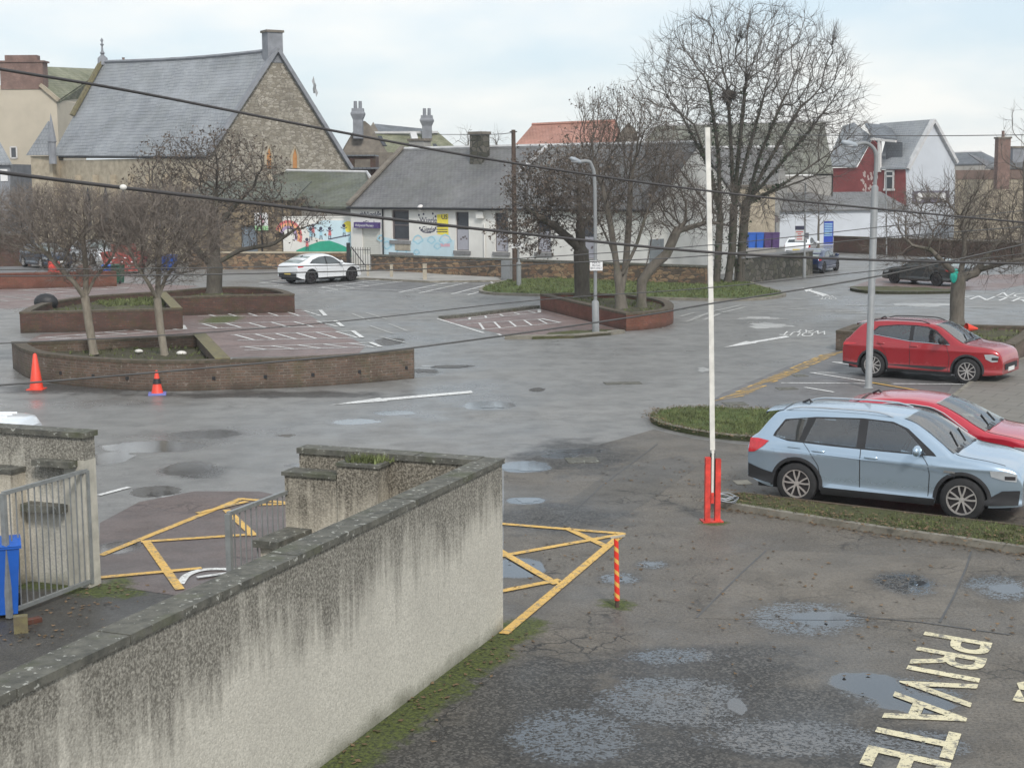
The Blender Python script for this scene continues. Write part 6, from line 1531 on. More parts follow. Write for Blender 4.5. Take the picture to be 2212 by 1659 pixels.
for k in range(7):
    x = 190 + k*38; a = Wl.uv(x, 430)
    m = MB(); hh = [(a[0]-.35, 2.2), (a[0]-.35, 4.4), (a[0], 5.2), (a[0]+.35, 4.4), (a[0]+.35, 2.2)]; m.slab([Wl.P(p, q, -.04) for p, q in hh], Wl.n.to_3d()*.05); m.build('lancet_window', MT['glass'], ch)
m = MB()
for k in range(8): a = Wl.uv(172 + k*38, 430); pbox(m, Wl, a[0]-.2, a[0]+.2, 0, zA-1.2, -.05, .45)
m.build('buttresses', MT['sand'], ch)
sk = MB(); up = Vector((0, 0, .24))
for p, q in ((GP.P(0, zA, .12), GP.P(apu, apz, .12)), (GP.P(apu, apz, .12), GP.P(uB, zB, .12))):
    sk.bar(p + up*.3, q + up*.3, .42, .26)
sk.build('skew_coping', MT['chimgrey'], ch)
m = MB(); m.tube([b + Vector((0, 0, .06)) for a, b in sw], .14, 6); m.build('ridge', MT['chimgrey'], roofc)
m = MB(); m.bar(eL.lerp(rL, .40) + Vector((0, -.1, .22)), rL + Vector((0, -.1, .22)), .45, .25); m.build('skew_coping', MT['copeyel'], ch)
tp = GP.uv(594, 70)[1]; c = GP.P(apu, 0, -.4); st = stack(ch, (c.x - .1, c.y), 1.15, 1.0, apz-.9, tp, math.atan2(GP.d.y, GP.d.x), MT['chimgrey'], 0)
c = rL; m = MB(); m.lathe([(.42, -.2), (.40, .35), (.22, .5), (.12, .62), (.2, .75), (.1, .9), (.06, 1.3), (.16, 1.4), (.05, 1.55), (.13, 1.75), (.0, 1.95)], 12, tuple(c)); m.build('finial', MT['chimgrey'], ch, smooth=60)
m = MB(); p = [at(52, 337, 117), at(118, 337, 116.5), at(118, 250, 117), at(105, 225, 117.5)]; m.slab([at(56, 336, 117), at(108, 336, 116), at(104, 262, 117)], (0, .3, 0)); m.build('porch_roof', MT['slate'], ch)
m = MB(); a, b = at(66, 338, 117), at(112, 338, 116.4); pl_ = Plane(a, b); pbox(m, pl_, 0, (Vector((b.x, b.y))-Vector((a.x, a.y))).length, 0, a.z, -1.5, 0); m.build('porch_wall', MT['sand'], ch)
m = MB(); a = at(112, 300, 116); m.lathe([(.30, 7.0), (.30, 8.6), (.36, 8.7), (.0, 10.9)], 8, (a.x, a.y, 0)); m.build('turret', MT['chimgrey'], ch)
# ---- cream tenement
tn = thing('tenement', 'cream rendered tenement gable with broad pink brick chimney, behind the church', 'building', tuple(at(50, 600, 128)))
T0, T1 = at(-60, 300, 127), at(128, 300, 127); TP = Plane(T0, T1); tu = TP.uv
m = MB(); m.slab([TP.P(*tu(*p)) for p in [(-60, 640), (140, 640), (128, 330), (122, 216), (88, 185), (-60, 185)]], (0, 8, 0)); m.build('wall', MT['cream'], tn)
m = MB(); m.slab([TP.P(*tu(*p), -.05) for p in [(84, 186), (124, 218)]] + [at(180, 235, 141), at(225, 150, 141), at(85, 144, 132)], (0, 0, -.2)); rf2 = m.build('roof', MT['slatem'], tn)
m = MB(); m.bar(TP.P(*tu(88, 184), .05), TP.P(*tu(128, 218), .05), .4, .3); m.build('skew_coping', MT['sand'], rf2)
c0, c1 = tu(2, 186), tu(92, 135); m = MB(); pbox(m, TP, c0[0], c1[0], c0[1]-.3, c1[1], -1.3, .06); ck = m.build('chimney', MT['chimbrick'], tn)
m = MB(); pbox(m, TP, c0[0]-.15, c1[0]+.15, c1[1]+.002, c1[1]+.14, -1.4, .16); pbox(m, TP, c0[0]+.4, c1[0]-.5, c1[1]+.14, c1[1]+.6, -1.0, -.1); m.build('chimney_cap', MT['chimbrick'], ck)
m = MB(); pbox(m, TP, tu(24, 340)[0], tu(36, 318)[0], tu(24, 342)[1], tu(36, 318)[1], -.02, .05); w_ = m.build('window', MT['glass'], tn)
m = MB(); a, b = tu(24, 342), tu(36, 318)
for q in ((a[0]-.06, a[0]+.06, a[1], b[1]), (b[0]-.06, b[0]+.06, a[1], b[1]), (a[0], b[0], b[1]-.06, b[1]+.06), (a[0], b[0], a[1]-.06, a[1]+.06)): pbox(m, TP, *q, .05, .09)
m.build('frame', MT['frame'], w_)
m = MB(); c0, c1 = tu(152, 150), tu(206, 140); stack(tn, (TP.P(c0[0]+.6, 0, -16).x - .2, 143), 2.9, 1.2, 13.5, at(180, 141, 143).z, 0, MT['chimbrick'], 1, True, MT['chimbrick'])
sl = thing('slated_house', 'corner of a small grey slate-roofed house at the left edge', 'house', tuple(at(-20, 600, 116)))
S0, S1 = at(-90, 380, 116), at(26, 380, 116); SP = Plane(S0, S1); su = SP.uv
m = MB(); m.slab([SP.P(*su(*p)) for p in [(-90, 600), (24, 600), (22, 355), (-90, 355)]], (0, 7, 0)); m.build('wall', MT['chimgrey'], sl)
m = MB(); m.slab([SP.P(*su(-90, 357), .3), SP.P(*su(28, 357), .3), at(-6, 300, 120), at(-90, 300, 120)], (0, 0, .15)); m.build('roof', MT['slate'], sl)
m = MB(); a, b = su(2, 392), su(16, 366); pbox(m, SP, a[0], b[0], a[1], b[1], .004, .06); m.build('window', MT['inkw'], sl)
# ---- house with two chimneys
hs = thing('stone_house', 'stone house with mossy roof and two tall flared chimneys beyond the nursery', 'house', tuple(at(860, 600, 140)))
m = MB()
m.poly(at(738, 330, 136), at(738, 420, 136), at(850, 420, 136), at(850, 330, 136))
m.slab([at(738, 332, 136), at(838, 332, 136), at(800, 272, 137), at(788, 262, 137), at(776, 262, 137), at(742, 320, 136)], (0, .4, 0)); m.build('gable_wall', MT['dkstone'], hs)
m = MB(); m.slab([at(815, 334, 136.5), at(1000, 332, 139), at(945, 285, 142), at(918, 290, 142), at(800, 286, 139.5)], (0, 0, -.2)); hr2 = m.build('roof', MT['slatem'], hs)
m = MB(); m.slab([at(800, 287, 142), at(975, 318, 145), at(930, 280, 147), at(810, 268, 146)], (0, 0, -.2)); m.build('rear_roof', MT['slated'], hs)
m = MB(); m.slab([at(793, 287, 141), at(818, 286, 141), at(806, 264, 142)], (0, .3, 0)); m.build('rear_gable', MT['dkstone'], hs)
m = MB(); m.bar(at(892, 288, 138.5), at(900, 318, 137), .6, .3); m.bar(at(800, 287, 139.4), at(945, 286, 141.8), .3, .2); m.build('lead_flashing', MT['lead'], hr2)
for px, py in ((822, 305), (913, 324), (940, 322)):
    m = MB(); c = at(px, py, 136.6); m.slab([c + Vector((-.25, 0, .4)), c + Vector((.1, 0, .4)), c + Vector((.6, -.35, -.5)), c + Vector((.25, -.35, -.5))], (0, -.08, .06)); m.build('rooflight', MT['glass'], hr2)
def flared(parent, px, ptop, pbot, D, wpx):
    wd = wpx*D/FPX; t_, b_ = at(px, ptop, D), at(px, pbot, D); h_ = t_.z-b_.z; m = MB(); rows = []
    for z, s_ in ((0, 1.0), (h_*.62, 1.0), (h_*.80, 1.45), (h_*.84, 1.45), (h_*.90, 1.25), (h_, 1.2)):
        a = wd/2*s_; rows.append([(t_.x+x*a, D+y*a, b_.z+z) for x, y in ((-1, -1), (1, -1), (1, 1), (-1, 1), (-1, -1))])
    m.grid(rows); m.poly(*rows[-1][:4]); o = m.build('chimney', MT['chimgrey'], parent)
    for k in (-1, 1): MB().lathe([(.17, t_.z), (.15, t_.z+.65), (.1, t_.z+.66)], 9, (t_.x+k*.22, D, 0)).build('chimney_pot', MT['chimgrey'], o)
flared(hs, 773, 235, 300, 136, 20); flared(hs, 922, 250, 310, 141, 20)
bw = thing('brick_backland', 'dark brick outbuildings in the gap between church and nursery', 'building', tuple(at(790, 600, 116)))
m = MB(); P_ = Plane(at(745, 400, 116), at(850, 400, 116)); pbox(m, P_, 0, P_.uv(812, 400)[0], 0, P_.uv(780, 338)[1], -3, 0); m.build('wall', MT['brickdark'], bw)
m = MB(); pbox(m, P_, P_.uv(812, 400)[0]-1.6, P_.uv(812, 400)[0]-.4, 3, P_.uv(780, 345)[1], .003, .1); pbox(m, P_, P_.uv(766, 400)[0], P_.uv(788, 400)[0], 0, P_.uv(780, 372)[1], .003, .15); m.build('stone_dressing', MT['dkstone'], bw)
m = MB(); pbox(m, P_, -.2, P_.uv(830, 400)[0], P_.uv(780, 366)[1], P_.uv(780, 362)[1], .0, .5); pbox(m, P_, -.2, P_.uv(812, 400)[0], P_.uv(780, 338)[1]+.003, P_.uv(780, 335)[1], -3, .2); m.build('roof_edge', MT['slated'], bw)
# ---- red tiled roof and grey halls behind the trees
def hall(name, label, cat, ev0, ev1, rg0, rg1, mat, wallmat, D):
    t = thing(name, label, cat, tuple(at((ev0[0]+ev1[0])/2, 600, D)))
    a, b, c, d = at(*ev0), at(*ev1), at(*rg1), at(*rg0)
    m = MB(); m.slab([a, b, c, d], (0, 0, -.15)); r = m.build('roof', mat, t)
    pl = Plane(a, b); m = MB(); pbox(m, pl, 0.1, (Vector((b.x, b.y))-Vector((a.x, a.y))).length-.1, 0, min(a.z, b.z)-.1, -.4, -.1); m.build('wall', wallmat, t)
    for e, f in ((a, d), (b, c)):
        g0 = Vector((f.x*2-e.x, f.y*2-e.y, e.z)); m = MB(); m.poly(Vector((e.x, e.y, 0)), e - Vector((0, 0, .05)), f - Vector((0, 0, .05)), g0, Vector((g0.x, g0.y, 0))); m.build('gable_wall', wallmat, t)
    m = MB(); m.tube([d, c], .16, 6); m.build('ridge', MT['lead'] if mat != MT['redtile'] else mat, r)
    m = MB(); g0, g1 = Vector((d.x*2-a.x, d.y*2-a.y, a.z)), Vector((c.x*2-b.x, c.y*2-b.y, b.z)); m.slab([d, c, g1, g0], (0, 0, -.15)); m.build('rear_roof', mat, t)
    return t
ht = hall('red_roofed_house', 'house with red tiled roof rising behind the nursery ridge', 'house', (1098, 330, 122), (1360, 330, 118), (1150, 270, 127), (1330, 262, 123), MT['redtile'], MT['dkstone'], 122)
m = MB(); m.slab([at(1318, 326, 117.6), at(1382, 316, 118.4), at(1376, 285, 118.4), at(1358, 265, 118.4), at(1338, 290, 118)], (0, .5, 0)); m.build('gable_end', MT['dkstone'], ht)
MT['slatehall'] = slatem('hall_slate', (.13, .135, .115), (.17, .17, .145), .35, .24, .6)
hall('grey_hall', 'grey slate hall behind the largest tree, its roof mossy', 'hall', (1330, 380, 128), (1800, 372, 128), (1420, 272, 134), (1780, 262, 134), MT['slatehall'], MT['greyrender'], 128)
hall('grey_hall', 'lower blue slate shed roof in front of the mossy hall', 'hall', (1330, 440, 118), (1672, 440, 118), (1330, 322, 123), (1690, 318, 123), MT['slate2'], MT['greyrender'], 118)
sh_ = thing('stone_store', 'brown stone store half hidden behind the largest tree', 'building', tuple(at(1650, 600, 112)))
m = MB(); P_ = Plane(at(1500, 450, 112), at(1680, 450, 112)); pbox(m, P_, 0, P_.uv(1674, 450)[0], 0, P_.uv(1600, 405)[1], -6, 0); m.build('wall', MT['sand'], sh_)
m = MB(); pbox(m, P_, -.2, P_.uv(1676, 450)[0], P_.uv(1600, 405)[1]+.003, P_.uv(1600, 400)[1], -6, .2); m.build('roof_edge', MT['dkstone'], sh_)
# ---- red house with white gable
rh = thing('red_house', 'flaking red house with slate roof, dormer and blank white gable', 'house', tuple(at(1900, 600, 145)))
W0, W1 = at(1957, 400, 143), at(2064, 400, 147); RG = Plane(W0, W1); ru = RG.uv
m = MB(); gp = [RG.P(*ru(*p)) for p in [(1957, 545), (2064, 545), (2062, 350), (2014, 262), (1958, 366)]]; m.slab(gp, -RG.n.to_3d()*.3); m.build('white_gable', MT['white2'], rh)
F0, F1 = at(1957, 400, 143), at(1787, 400, 150); FP = Plane(F1, F0); fu = FP.uv; fl_ = (Vector((F0.x, F0.y))-Vector((F1.x, F1.y))).length
m = MB(); m.slab([FP.P(*fu(*p)) for p in [(1787, 560), (1956, 560), (1956, 366), (1899, 368), (1899, 318), (1884, 302), (1852, 362), (1787, 364)]], -FP.n.to_3d()*.3); fw = m.build('front_wall', MT['redrender'], rh)
rd0, rd1 = at(1822, 268, 158), RG.P(*ru(2012, 262)); rd1 = at(2010, 262, 145.5)
m = MB(); m.slab([FP.P(*fu(1787, 362), .2), FP.P(*fu(1852, 362), .2), at(1885, 300, 150), at(1845, 268, 154), at(1820, 276, 156)], (0, 0, .15)); m.build('roof', MT['slate'], rh)
m = MB(); m.slab([FP.P(*fu(1899, 367), .2), FP.P(*fu(1960, 366), .2), rd1, at(1900, 270, 152), at(1912, 310, 149)], (0, 0, .15)); m.build('roof', MT['slate'], rh)
m = MB(); m.slab([at(1884, 298, 146), at(1938, 304, 145.5), at(1922, 275, 151), at(1868, 270, 153)], (0, 0, .18)); m.build('dormer_roof', MT['slated'], rh)
m = MB(); m.slab([FP.P(*fu(*p), -.35) for p in [(1884, 302), (1900, 302), (1900, 368), (1884, 368)]], FP.n.to_3d()*.1); m.build('dormer_window', MT['glass'], rh)
m = MB(); m.slab([FP.P(*fu(*p), -.9) for p in [(1903, 304), (1938, 308), (1938, 366), (1903, 368)]], FP.n.to_3d()*.1); m.build('dormer_cheek', MT['slated'], rh)
m = MB(); m.bar(FP.P(*fu(1902, 302), .15), FP.P(*fu(1902, 372), .15), .3, .25); m.bar(FP.P(*fu(1884, 301), .2), FP.P(*fu(1938, 306), .2), .25, .2); m.build('dormer_fascia', MT['frame'], rh)
m = MB()
for p, q in (((1958, 366), (2014, 260)), ((2014, 260), (2064, 352))): m.bar(RG.P(*ru(*p), .1), RG.P(*ru(*q), .1), .5, .3)
m.build('skew_coping', MT['lead'], rh)
m = MB(); a, b = fu(1911, 408), fu(1933, 368); w1 = (a[0], b[0], a[1], b[1]); pbox(m, FP, *w1, .003, .05); w_ = m.build('window', MT['glass'], rh)
m = MB()
for q in ((a[0], a[0]+.18, a[1], b[1]), (b[0]-.18, b[0], a[1], b[1]), (a[0], b[0], b[1]-.18, b[1]), (a[0]-.1, b[0]+.1, a[1]-.2, a[1]), (a[0], b[0], b[1]-.65, b[1]-.5)): pbox(m, FP, *q, .05, .12)
m.build('frame', MT['frame'], w_)
m = MB()
for _ in range(46):
    x, y = rng.normal(1873, 8), rng.uniform(372, 455); c_ = fu(x, y)
    if 1857 < x < 1897: m.poly(*[FP.P(c_[0]+rng.uniform(.05, .2)*math.cos(a), c_[1]+rng.uniform(.06, .28)*math.sin(a), .02) for a in np.linspace(0, 5.3, 6)])
m.build('flaked_paint', MT['flake'], fw)
m = MB(); a, b = ru(1970, 440), ru(2050, 412); pbox(m, RG, a[0], b[0], a[1], b[1], .003, .06); mu = m.build('mural_panel', plain('dark_mural', (.13, .12, .15), .7, .5, 1.2), rh)
m = MB(); pbox(m, RG, a[0]+.8, b[0]-1.0, a[1]+.55, b[1]-.2, .063, .07); m.build('painted_shapes', MT['greyrender'], mu)
for k in range(2): c_ = ru(1985 + 52*k, 426); m = MB(); spot(m, RG, c_[0], c_[1], .42, .075, 12); m.build('painted_oval', MT['inkw'], mu)
# ---- long white wall and blue door
Z0, Z1 = at(1677, 520, 122), at(1925, 520, 128); ZP = Plane(Z0, Z1); zu = ZP.uv
lw = thing('white_shed', 'long low white-walled shed with a louvred blue door', 'building', tuple(at(1790, 600, 124)))
zt = zu(1700, 458)[1]; ue = zu(1960, 500)[0]; dd = (zu(1779, 520)[0], zu(1800, 520)[0], zu(1790, 528)[1], zu(1790, 478)[1])
m = MB(); facade(m, ZP, 0, ue, 0, zt, [dd], .12); pbox(m, ZP, 0, ue, 0, zt-.01, -8, -.13); m.build('wall', MT['white2'], lw)
m = MB(); m.slab([ZP.P(0, zt, .25), ZP.P(ue, zt, .25), ZP.P(ue, zt+1.4, -3.5), ZP.P(2.0, zt+1.4, -3.5)], (0, 0, .12)); m.build('roof', MT['slate2'], lw)
m = MB(); pbox(m, ZP, *dd, -.10, -.05); dr2 = m.build('door', MT['doorblue'], lw)
m = MB()
for k in range(8): z_ = dd[3]-.25-k*.14; pbox(m, ZP, dd[0]+.1, dd[1]-.1, z_, z_+.06, -.049, -.03)
m.build('louvre', MT['inkcy'], dr2)
bwl = thing('brick_yard_wall', 'long low dark red brick wall along the far car park edge', 'wall', tuple(at(2000, 600, 105)))
Y0, Y1 = at(1800, 540, 112), at(2300, 560, 96); YP = Plane(Y0, Y1); 
m = MB(); pbox(m, YP, 0, YP.uv(2400, 560)[0], 0, 1.15, -.3, 0); m.build('wall', MT['brickdark'], bwl)
m = MB(); pbox(m, YP, 0, YP.uv(2400, 560)[0], 1.15, 1.25, -.34, .04); m.build('coping', MT['copebrick'], bwl)
# ---- buildings at the right edge
fr_ = hall('dark_roofed_house', 'far house with dark blue slate roof right of the white gable', 'house', (2060, 355, 165), (2170, 352, 165), (2060, 330, 169), (2120, 328, 169), MT['slated'], MT['greyrender'], 165)
ss = thing('sandstone_building', 'sandstone building with tall brick chimney at the right edge', 'building', tuple(at(2150, 600, 135)))
P_ = Plane(at(2064, 400, 135), at(2400, 400, 128)); pu = P_.uv
m = MB(); pbox(m, P_, 0, pu(2380, 400)[0], 0, pu(2100, 388)[1], -8, 0); m.build('wall', MT['sand'], ss)
m = MB(); pbox(m, P_, 0, pu(2380, 400)[0], pu(2100, 388)[1]+.003, pu(2100, 368)[1], -8, .05); m.build('parapet', plain('brown_parapet', (.20, .14, .115), .85, .2, 1, obj=False), ss)
m = MB(); m.slab([P_.P(2.5, pu(2100, 366)[1], -.2), P_.P(pu(2380, 400)[0], pu(2100, 366)[1], -.2), P_.P(pu(2380, 400)[0], pu(2100, 340)[1], -3.5), P_.P(4.0, pu(2100, 340)[1], -3.5)], (0, 0, .15)); m.build('roof', MT['slate2'], ss)
c = at(2165, 340, 130); stack(ss, (c.x, c.y), 1.05, 1.0, 4.5, at(2165, 300, 130).z, 0, MT['chimbrick'], 1, True, MT['chimbrick'])
c = at(2196, 340, 134); stack(ss, (c.x, c.y), 1.0, .9, 4.5, at(2196, 320, 134).z, 0, MT['chimgrey'], 0)
c = at(2140, 352, 134.5); m = MB(); m.slab([c + Vector((-2.0, 0, .8)), c + Vector((-.3, 0, .2)), c + Vector((1.0, 0, -1.2))], (0, .4, 0)); m.build('skew_gable', MT['chimgrey'], ss)
# ---- stone boundary walls
def lowwall(label, px0, px1, D0, D1, h, mat, cope, th=.4, name='boundary_wall'):
    a, b = at(px0, 500, D0), at(px1, 500, D1); P_ = Plane(a, b); ln = (Vector((b.x, b.y))-Vector((a.x, a.y))).length
    t = thing(name, label, 'wall', tuple(P_.P(ln/2, 0)))
    m = MB(); pbox(m, P_, 0, ln, 0, h-.1, -th, 0); m.build('wall', mat, t)
    m = MB(); pbox(m, P_, -.03, ln+.03, h-.1+.002, h, -th-.04, .04); m.build('coping', cope, t); return t, P_
lowwall('rubble stone boundary wall with grey coping under the nursery windows', 800, 1525, 91.5, 77.5, 1.08, MT['wallstone'], MT['cope'])
lowwall('rubble stone wall with sandy coping behind the white crossover', 405, 752, 95.5, 94.0, 1.12, MT['wallstone'], MT['sand'])
lowwall('mossy dark stone wall with rounded coping by the far road', 1606, 1757, 79.0, 86.5, 1.45, MT['mossstone'], MT['sill'], .5)
P_ = Plane(at(-80, 600, 78), at(255, 600, 80)); rt = thing('retaining_wall', 'red brick retaining wall holding up the terrace at the left', 'wall', tuple(P_.P(3, 0)))
ln = P_.uv(252, 600)[0]
m = MB(); pbox(m, P_, 0, ln, 0, .75, -.35, 0); m.build('wall', MT['brickred'], rt); m = MB(); pbox(m, P_, 0, ln, .752, .84, -.38, .03); m.build('coping', MT['brickred'], rt)
m = MB(); m.prism([P_.P(0, 0, -.35), P_.P(ln-1, 0, -.35), P_.P(ln-1, 0, -14), P_.P(0, 0, -14)][::-1], -.05, .45); tag(m.build('terrace', MT['baygrey'], attrs=attrs_for(m.v)), None, None, None, 'structure')
lowwall('dark wall closing the terrace behind the navy hatchback', -60, 60, 97, 97, 2.3, MT['brickdark'], MT['cope'])
# ------------------------------------------------------------------ barrier, posts, lamps, signs
c = G(1537, 1126); D = c.y
t = thing('barrier_post', 'red steel barrier stand holding an upright white boom, beside the grass strip', 'barrier', tuple(c), .12)
m = MB(); m.box((0, 0, .012), (.34, .26, .024)); m.build('base_plate', MT['redpaint'], t, world=False)
for s, h in ((-1, 1.06), (1, 1.03)):
    m = MB(); x = s*.085; m.box((x, 0, .024+h/2), (.085, .012, h)); m.box((x-.04, -.035, .024+h/2), (.008, .07, h)); m.box((x+.04, -.035, .024+h/2), (.008, .07, h)); m.box((x, -.07, .024+h/2), (.088, .010, h))
    m.build('upright', MT['redpaint'], t, world=False)
m = MB(); m.tube([(-.14, 0, .95), (.14, 0, .95)], .018, 8); m.build('pivot_pin', MT['steel'], t, world=False)
m = MB(); m.bar((-.028, -.02, .42), (-.028, -.02, 1.15), .014, .05); m.bar((.030, -.02, .42), (.030, -.02, 1.15), .014, .05); m.build('bracket', MT['black'], t, world=False)
m = MB(); m.box((.0, -.02, .40), (.05, .06, .18)); m.build('counterweight', MT['redpaint'], t, world=False)
top = at(1528, 276, D) - c; m = MB(); m.bar((.0, 0, .45), (0, 0, 1.2), .045, .07); q = Matrix.Rotation(-.12, 3, 'Z') @ top
m.bar((0, 0, 1.2), tuple(q*.5 + Vector((.016, 0, .5))), .078, .078); m.bar(tuple(q*.5 + Vector((.016, 0, .5))), tuple(q), .075, .075); m.build('boom', MT['whitepaint'], t, world=False)
c = G(1556, 1086, .1); m = MB()
for k in range(5):
    rr = .17+.018*(k % 3); m.tube([(c.x+.05+rr*1.25*math.cos(a), c.y+rr*math.sin(a), .13+.022*k+.02*math.sin(3*a+k)) for a in np.linspace(0, 6.283, 22)], .011, 5, False)
tag(m.build('cable_coil', MT['steel'], smooth=180), 'coil of grey cable lying on the grass strip behind the barrier', 'cable')
c = G(1333, 1312); tp = at(1331, 1163, c.y) - c
t = thing('marker_post', 'thin marker post wound in red and yellow stripes at the hatched box', 'post', tuple(c))
n = NB('striped_tape', .5); o_ = n.sep(n.obj()); an = n.math('ARCTAN2', o_[1], o_[0]); sp_ = n.math('FRACT', n.math('ADD', n.math('MULTIPLY', o_[2], 6.5), n.math('MULTIPLY', an, .159)))
MT['tape'] = n.done(n.mix(n.mr(n.math('ADD', sp_, n.math('MULTIPLY', n.noise(n.obj(), 9, 3), .06)), .66, .67), (.70, .035, .02), (.72, .40, .09)))
m = MB(); m.tube([(0, 0, .10), tuple(tp)], [.036, .030], 10); m.build('post', MT['tape'], t, world=False)
MB().tube([(0, 0, 0), (0, 0, .11)], .026, 8).build('foot', MT['wood'], t, world=False)
m = MB(); m.bar((-.09, 0, tp.z+.01), (.10, .02, tp.z+.035), .05, .02); m.build('cap', MT['timber'], t, world=False)
def lamp(label, base, knee, bend, tip, r0, r1, head):
    c = G(*base); D = c.y; t = thing('street_lamp', label, 'street lamp', tuple(c), 0, 'street lamps of the car park')
    k, b, e = at(*knee, D), at(*bend, D), at(*tip, D-.2)
    MB().tube([c, c + Vector((0, 0, .05)), k, k + Vector((0, 0, .06))], [r0*1.5, r0, r0, r1], 14).build('column', MT['postgrey'], t, smooth=50)
    corner = Vector((b.x, b.y, b.z)); arm = spline([k + Vector((0, 0, .05)), k.lerp(corner, .85), corner + Vector((-.12, -.02, .10)), corner.lerp(e, .55) + Vector((0, 0, .12)), e], 5)
    MB().tube(arm, r1, 10).build('arm', MT['postgrey'], t, smooth=60)
    d = (e - corner).normalized(); m = MB(); hd = []
    p0 = e - d*.08
    m.tube([p0, p0 + d*.08, p0 + d*.28, p0 + d*.44, p0 + d*.48], [.045, .075, .085, .06, .02], 12); h = m.build('lamp_head', MT['lamp'], t, smooth=60)
    m = MB(); q = p0 + d*.26 + Vector((0, 0, -.05)); m.ball(q, (.15, .065, .05), 12, 6); m.build('lamp_bowl', MT['lens'], h, smooth=180)
    return t, c
lamp('tall grey street lamp between the red cars, arm reaching left', (1876, 838), (1890, 405), (1893, 326), (1846, 314), .092, .05, 1)
tl, lc = lamp('grey street lamp on the gravel kerb beside the red planter', (1287, 722), (1286, 652), (1285, 364), (1252, 350), .13, .065, 1)
def signplate(label, c, wd, h, mat, lines, ink, group=None, name='sign_plate', th=.012, yaw=0.0, heights=None):
    t = thing(name, label, 'sign', tuple(c), yaw, group); MB().box((0, 0, 0), (wd, th, h)).build('panel', mat, t, world=False)
    z = h/2
    for s, hh, ww in lines:
        z -= hh*1.45; m = text('lettering', s, (-wd/2*ww, -th/2-.003, z), (wd/2*ww, -th/2-.003, z), Vector((0, 0, hh)), ink, z=0, bold=.02); m.build('lettering', ink, t, world=False)
    return t
s0 = at(1288, 574, lc.y - .12)
signplate('white parking sign on the planter-side street lamp', s0, .46, .36, MT['inkw'], [('Park in', .075, .62), ('Marked', .06, .6), ('BAYS ONLY', .075, .88)], MT['inkb'])
c = G(1113, 613); t = thing('telegraph_pole', 'brown wooden telegraph pole by the grass verge', 'pole', tuple(c))
tp = at(1109, 281, c.y); MB().tube([c, tp], [.15, .11], 12).build('pole', MT['wood'], t, smooth=60)
m = MB(); m.tube([tp + Vector((-.2, 0, -.1)), tp + Vector((.2, 0, -.1))], .03, 6); m.build('pole_step', MT['black'], t)
c = G(1121, 622); t = thing('sign_post', 'short grey post beside the telegraph pole', 'post', tuple(c)); tp = at(1118, 525, c.y)
MB().tube([c, c + Vector((0, 0, 1.3)), c + Vector((0, 0, 1.35)), tp], [.13, .13, .06, .06], 10).build('pole', MT['postgrey'], t, smooth=50)
signplate('small white sign plate on the short grey post by the telegraph pole', at(1117, 532, c.y-.1), .62, .22, MT['inkw'], [('PARKING', .09, .7)], MT['inkb'])
c = at(1096, 600, 83.6); m = MB(); m.box((c.x, c.y-.25, .55), (.6, .35, 1.1), -.6); tag(m.build('utility_cabinet', MT['postgrey']), 'grey utility cabinet standing behind the telegraph pole', 'cabinet')
for px, y0, y1, w_ in ((795, 573, 600, .13), (846, 573, 602, .15), (918, 572, 608, .2)):
    c = G(px, y1); m = MB(); h = at(px, y0, c.y).z; m.box((c.x, c.y, h/2), (w_*1.1, w_*.9, h)); m.box((c.x, c.y, h+.02), (w_*1.2, w_, .04))
    tag(m.build('timber_post', MT['timber']), {795: 'thin pale timber post nearest the yard gate', 846: 'middle pale timber post on the pavement edge', 918: 'stout pale timber post at the pavement corner'}[px], 'post', 'timber posts along the pavement')
c = G(768, 590); t = thing('yard_railing', 'black iron railing gate before the shuttered nursery door', 'railing', tuple(c)); P_ = Plane(at(758, 560, 92.5), at(802, 560, 91.6)); ln = P_.uv(800, 560)[0]
for k in range(9): u_ = ln*k/8; MB().bar(P_.P(u_, 0), P_.P(u_, 1.5), .03, .03, (1, 0, 0)).build('bar', MT['black'], t)
for z in (.3, 1.35): MB().bar(P_.P(0, z), P_.P(ln, z), .04, .03).build('rail', MT['black'], t)
MB().bar(P_.P(.05, 1.5), P_.P(ln*.75, .35), .04, .04).build('brace', MT['black'], t)
for px, D_, h in ((753, 92.6, 1.75),): m = MB(); q = at(px, 560, D_); m.box((q.x, q.y, h/2), (.22, .22, h)); tag(m.build('gate_post', MT['black']), 'black gate post at the end of the mural wall', 'post')
for k, (px, y) in enumerate(((772, 581), (783, 578), (803, 577))):
    q = G(px, y); m = MB(); m.ball((q.x, q.y, .12), (.2, .15, .13), 8, 5); tag(m.build('litter_bag', MT['whitepaint'], smooth=180), ('white litter bag on pavement, closest to the white crossover', 'white litter bag on pavement, between two others', 'white litter bag on pavement, below the rubble wall end')[k], 'litter', 'white bags by the yard gate')
# bins and clutter on the left
q = G(236, 611); wheelie('blue wheelie bin standing left of the green one', tuple(q), 2.9, MT['binblue'])
q = G(256, 613); wheelie('dark green wheelie bin by the retaining wall end', tuple(q), 2.9, MT['bingreen'], None, 1.12)
q = at(272, 590, 92); t = thing('recycling_skip', 'faded red recycling skip with slanting sides behind the wheelie bins', 'skip', (q.x, q.y, 0)); m = MB()
rows = [[(x*a, y*.8, z) for x, y in ((-1, -1), (1, -1), (1, 1), (-1, 1), (-1, -1))] for z, a in ((.15, .95), (1.3, 1.35))]; m.grid(rows); m.poly(*rows[0][:4][::-1]); m.poly(*[(x, y, z-.15) for x, y, z in rows[1][:4]])
m.build('body', plain('faded_red_skip', (.36, .07, .06), .7, .35, 2.5), t, world=False)
m = MB(); m.box((-.05, 0, 1.5), (1.3, 1.2, .6)); m.build('load', plain('brownish_load', (.24, .10, .08), .9, .4, 4), t, world=False)
m = MB()
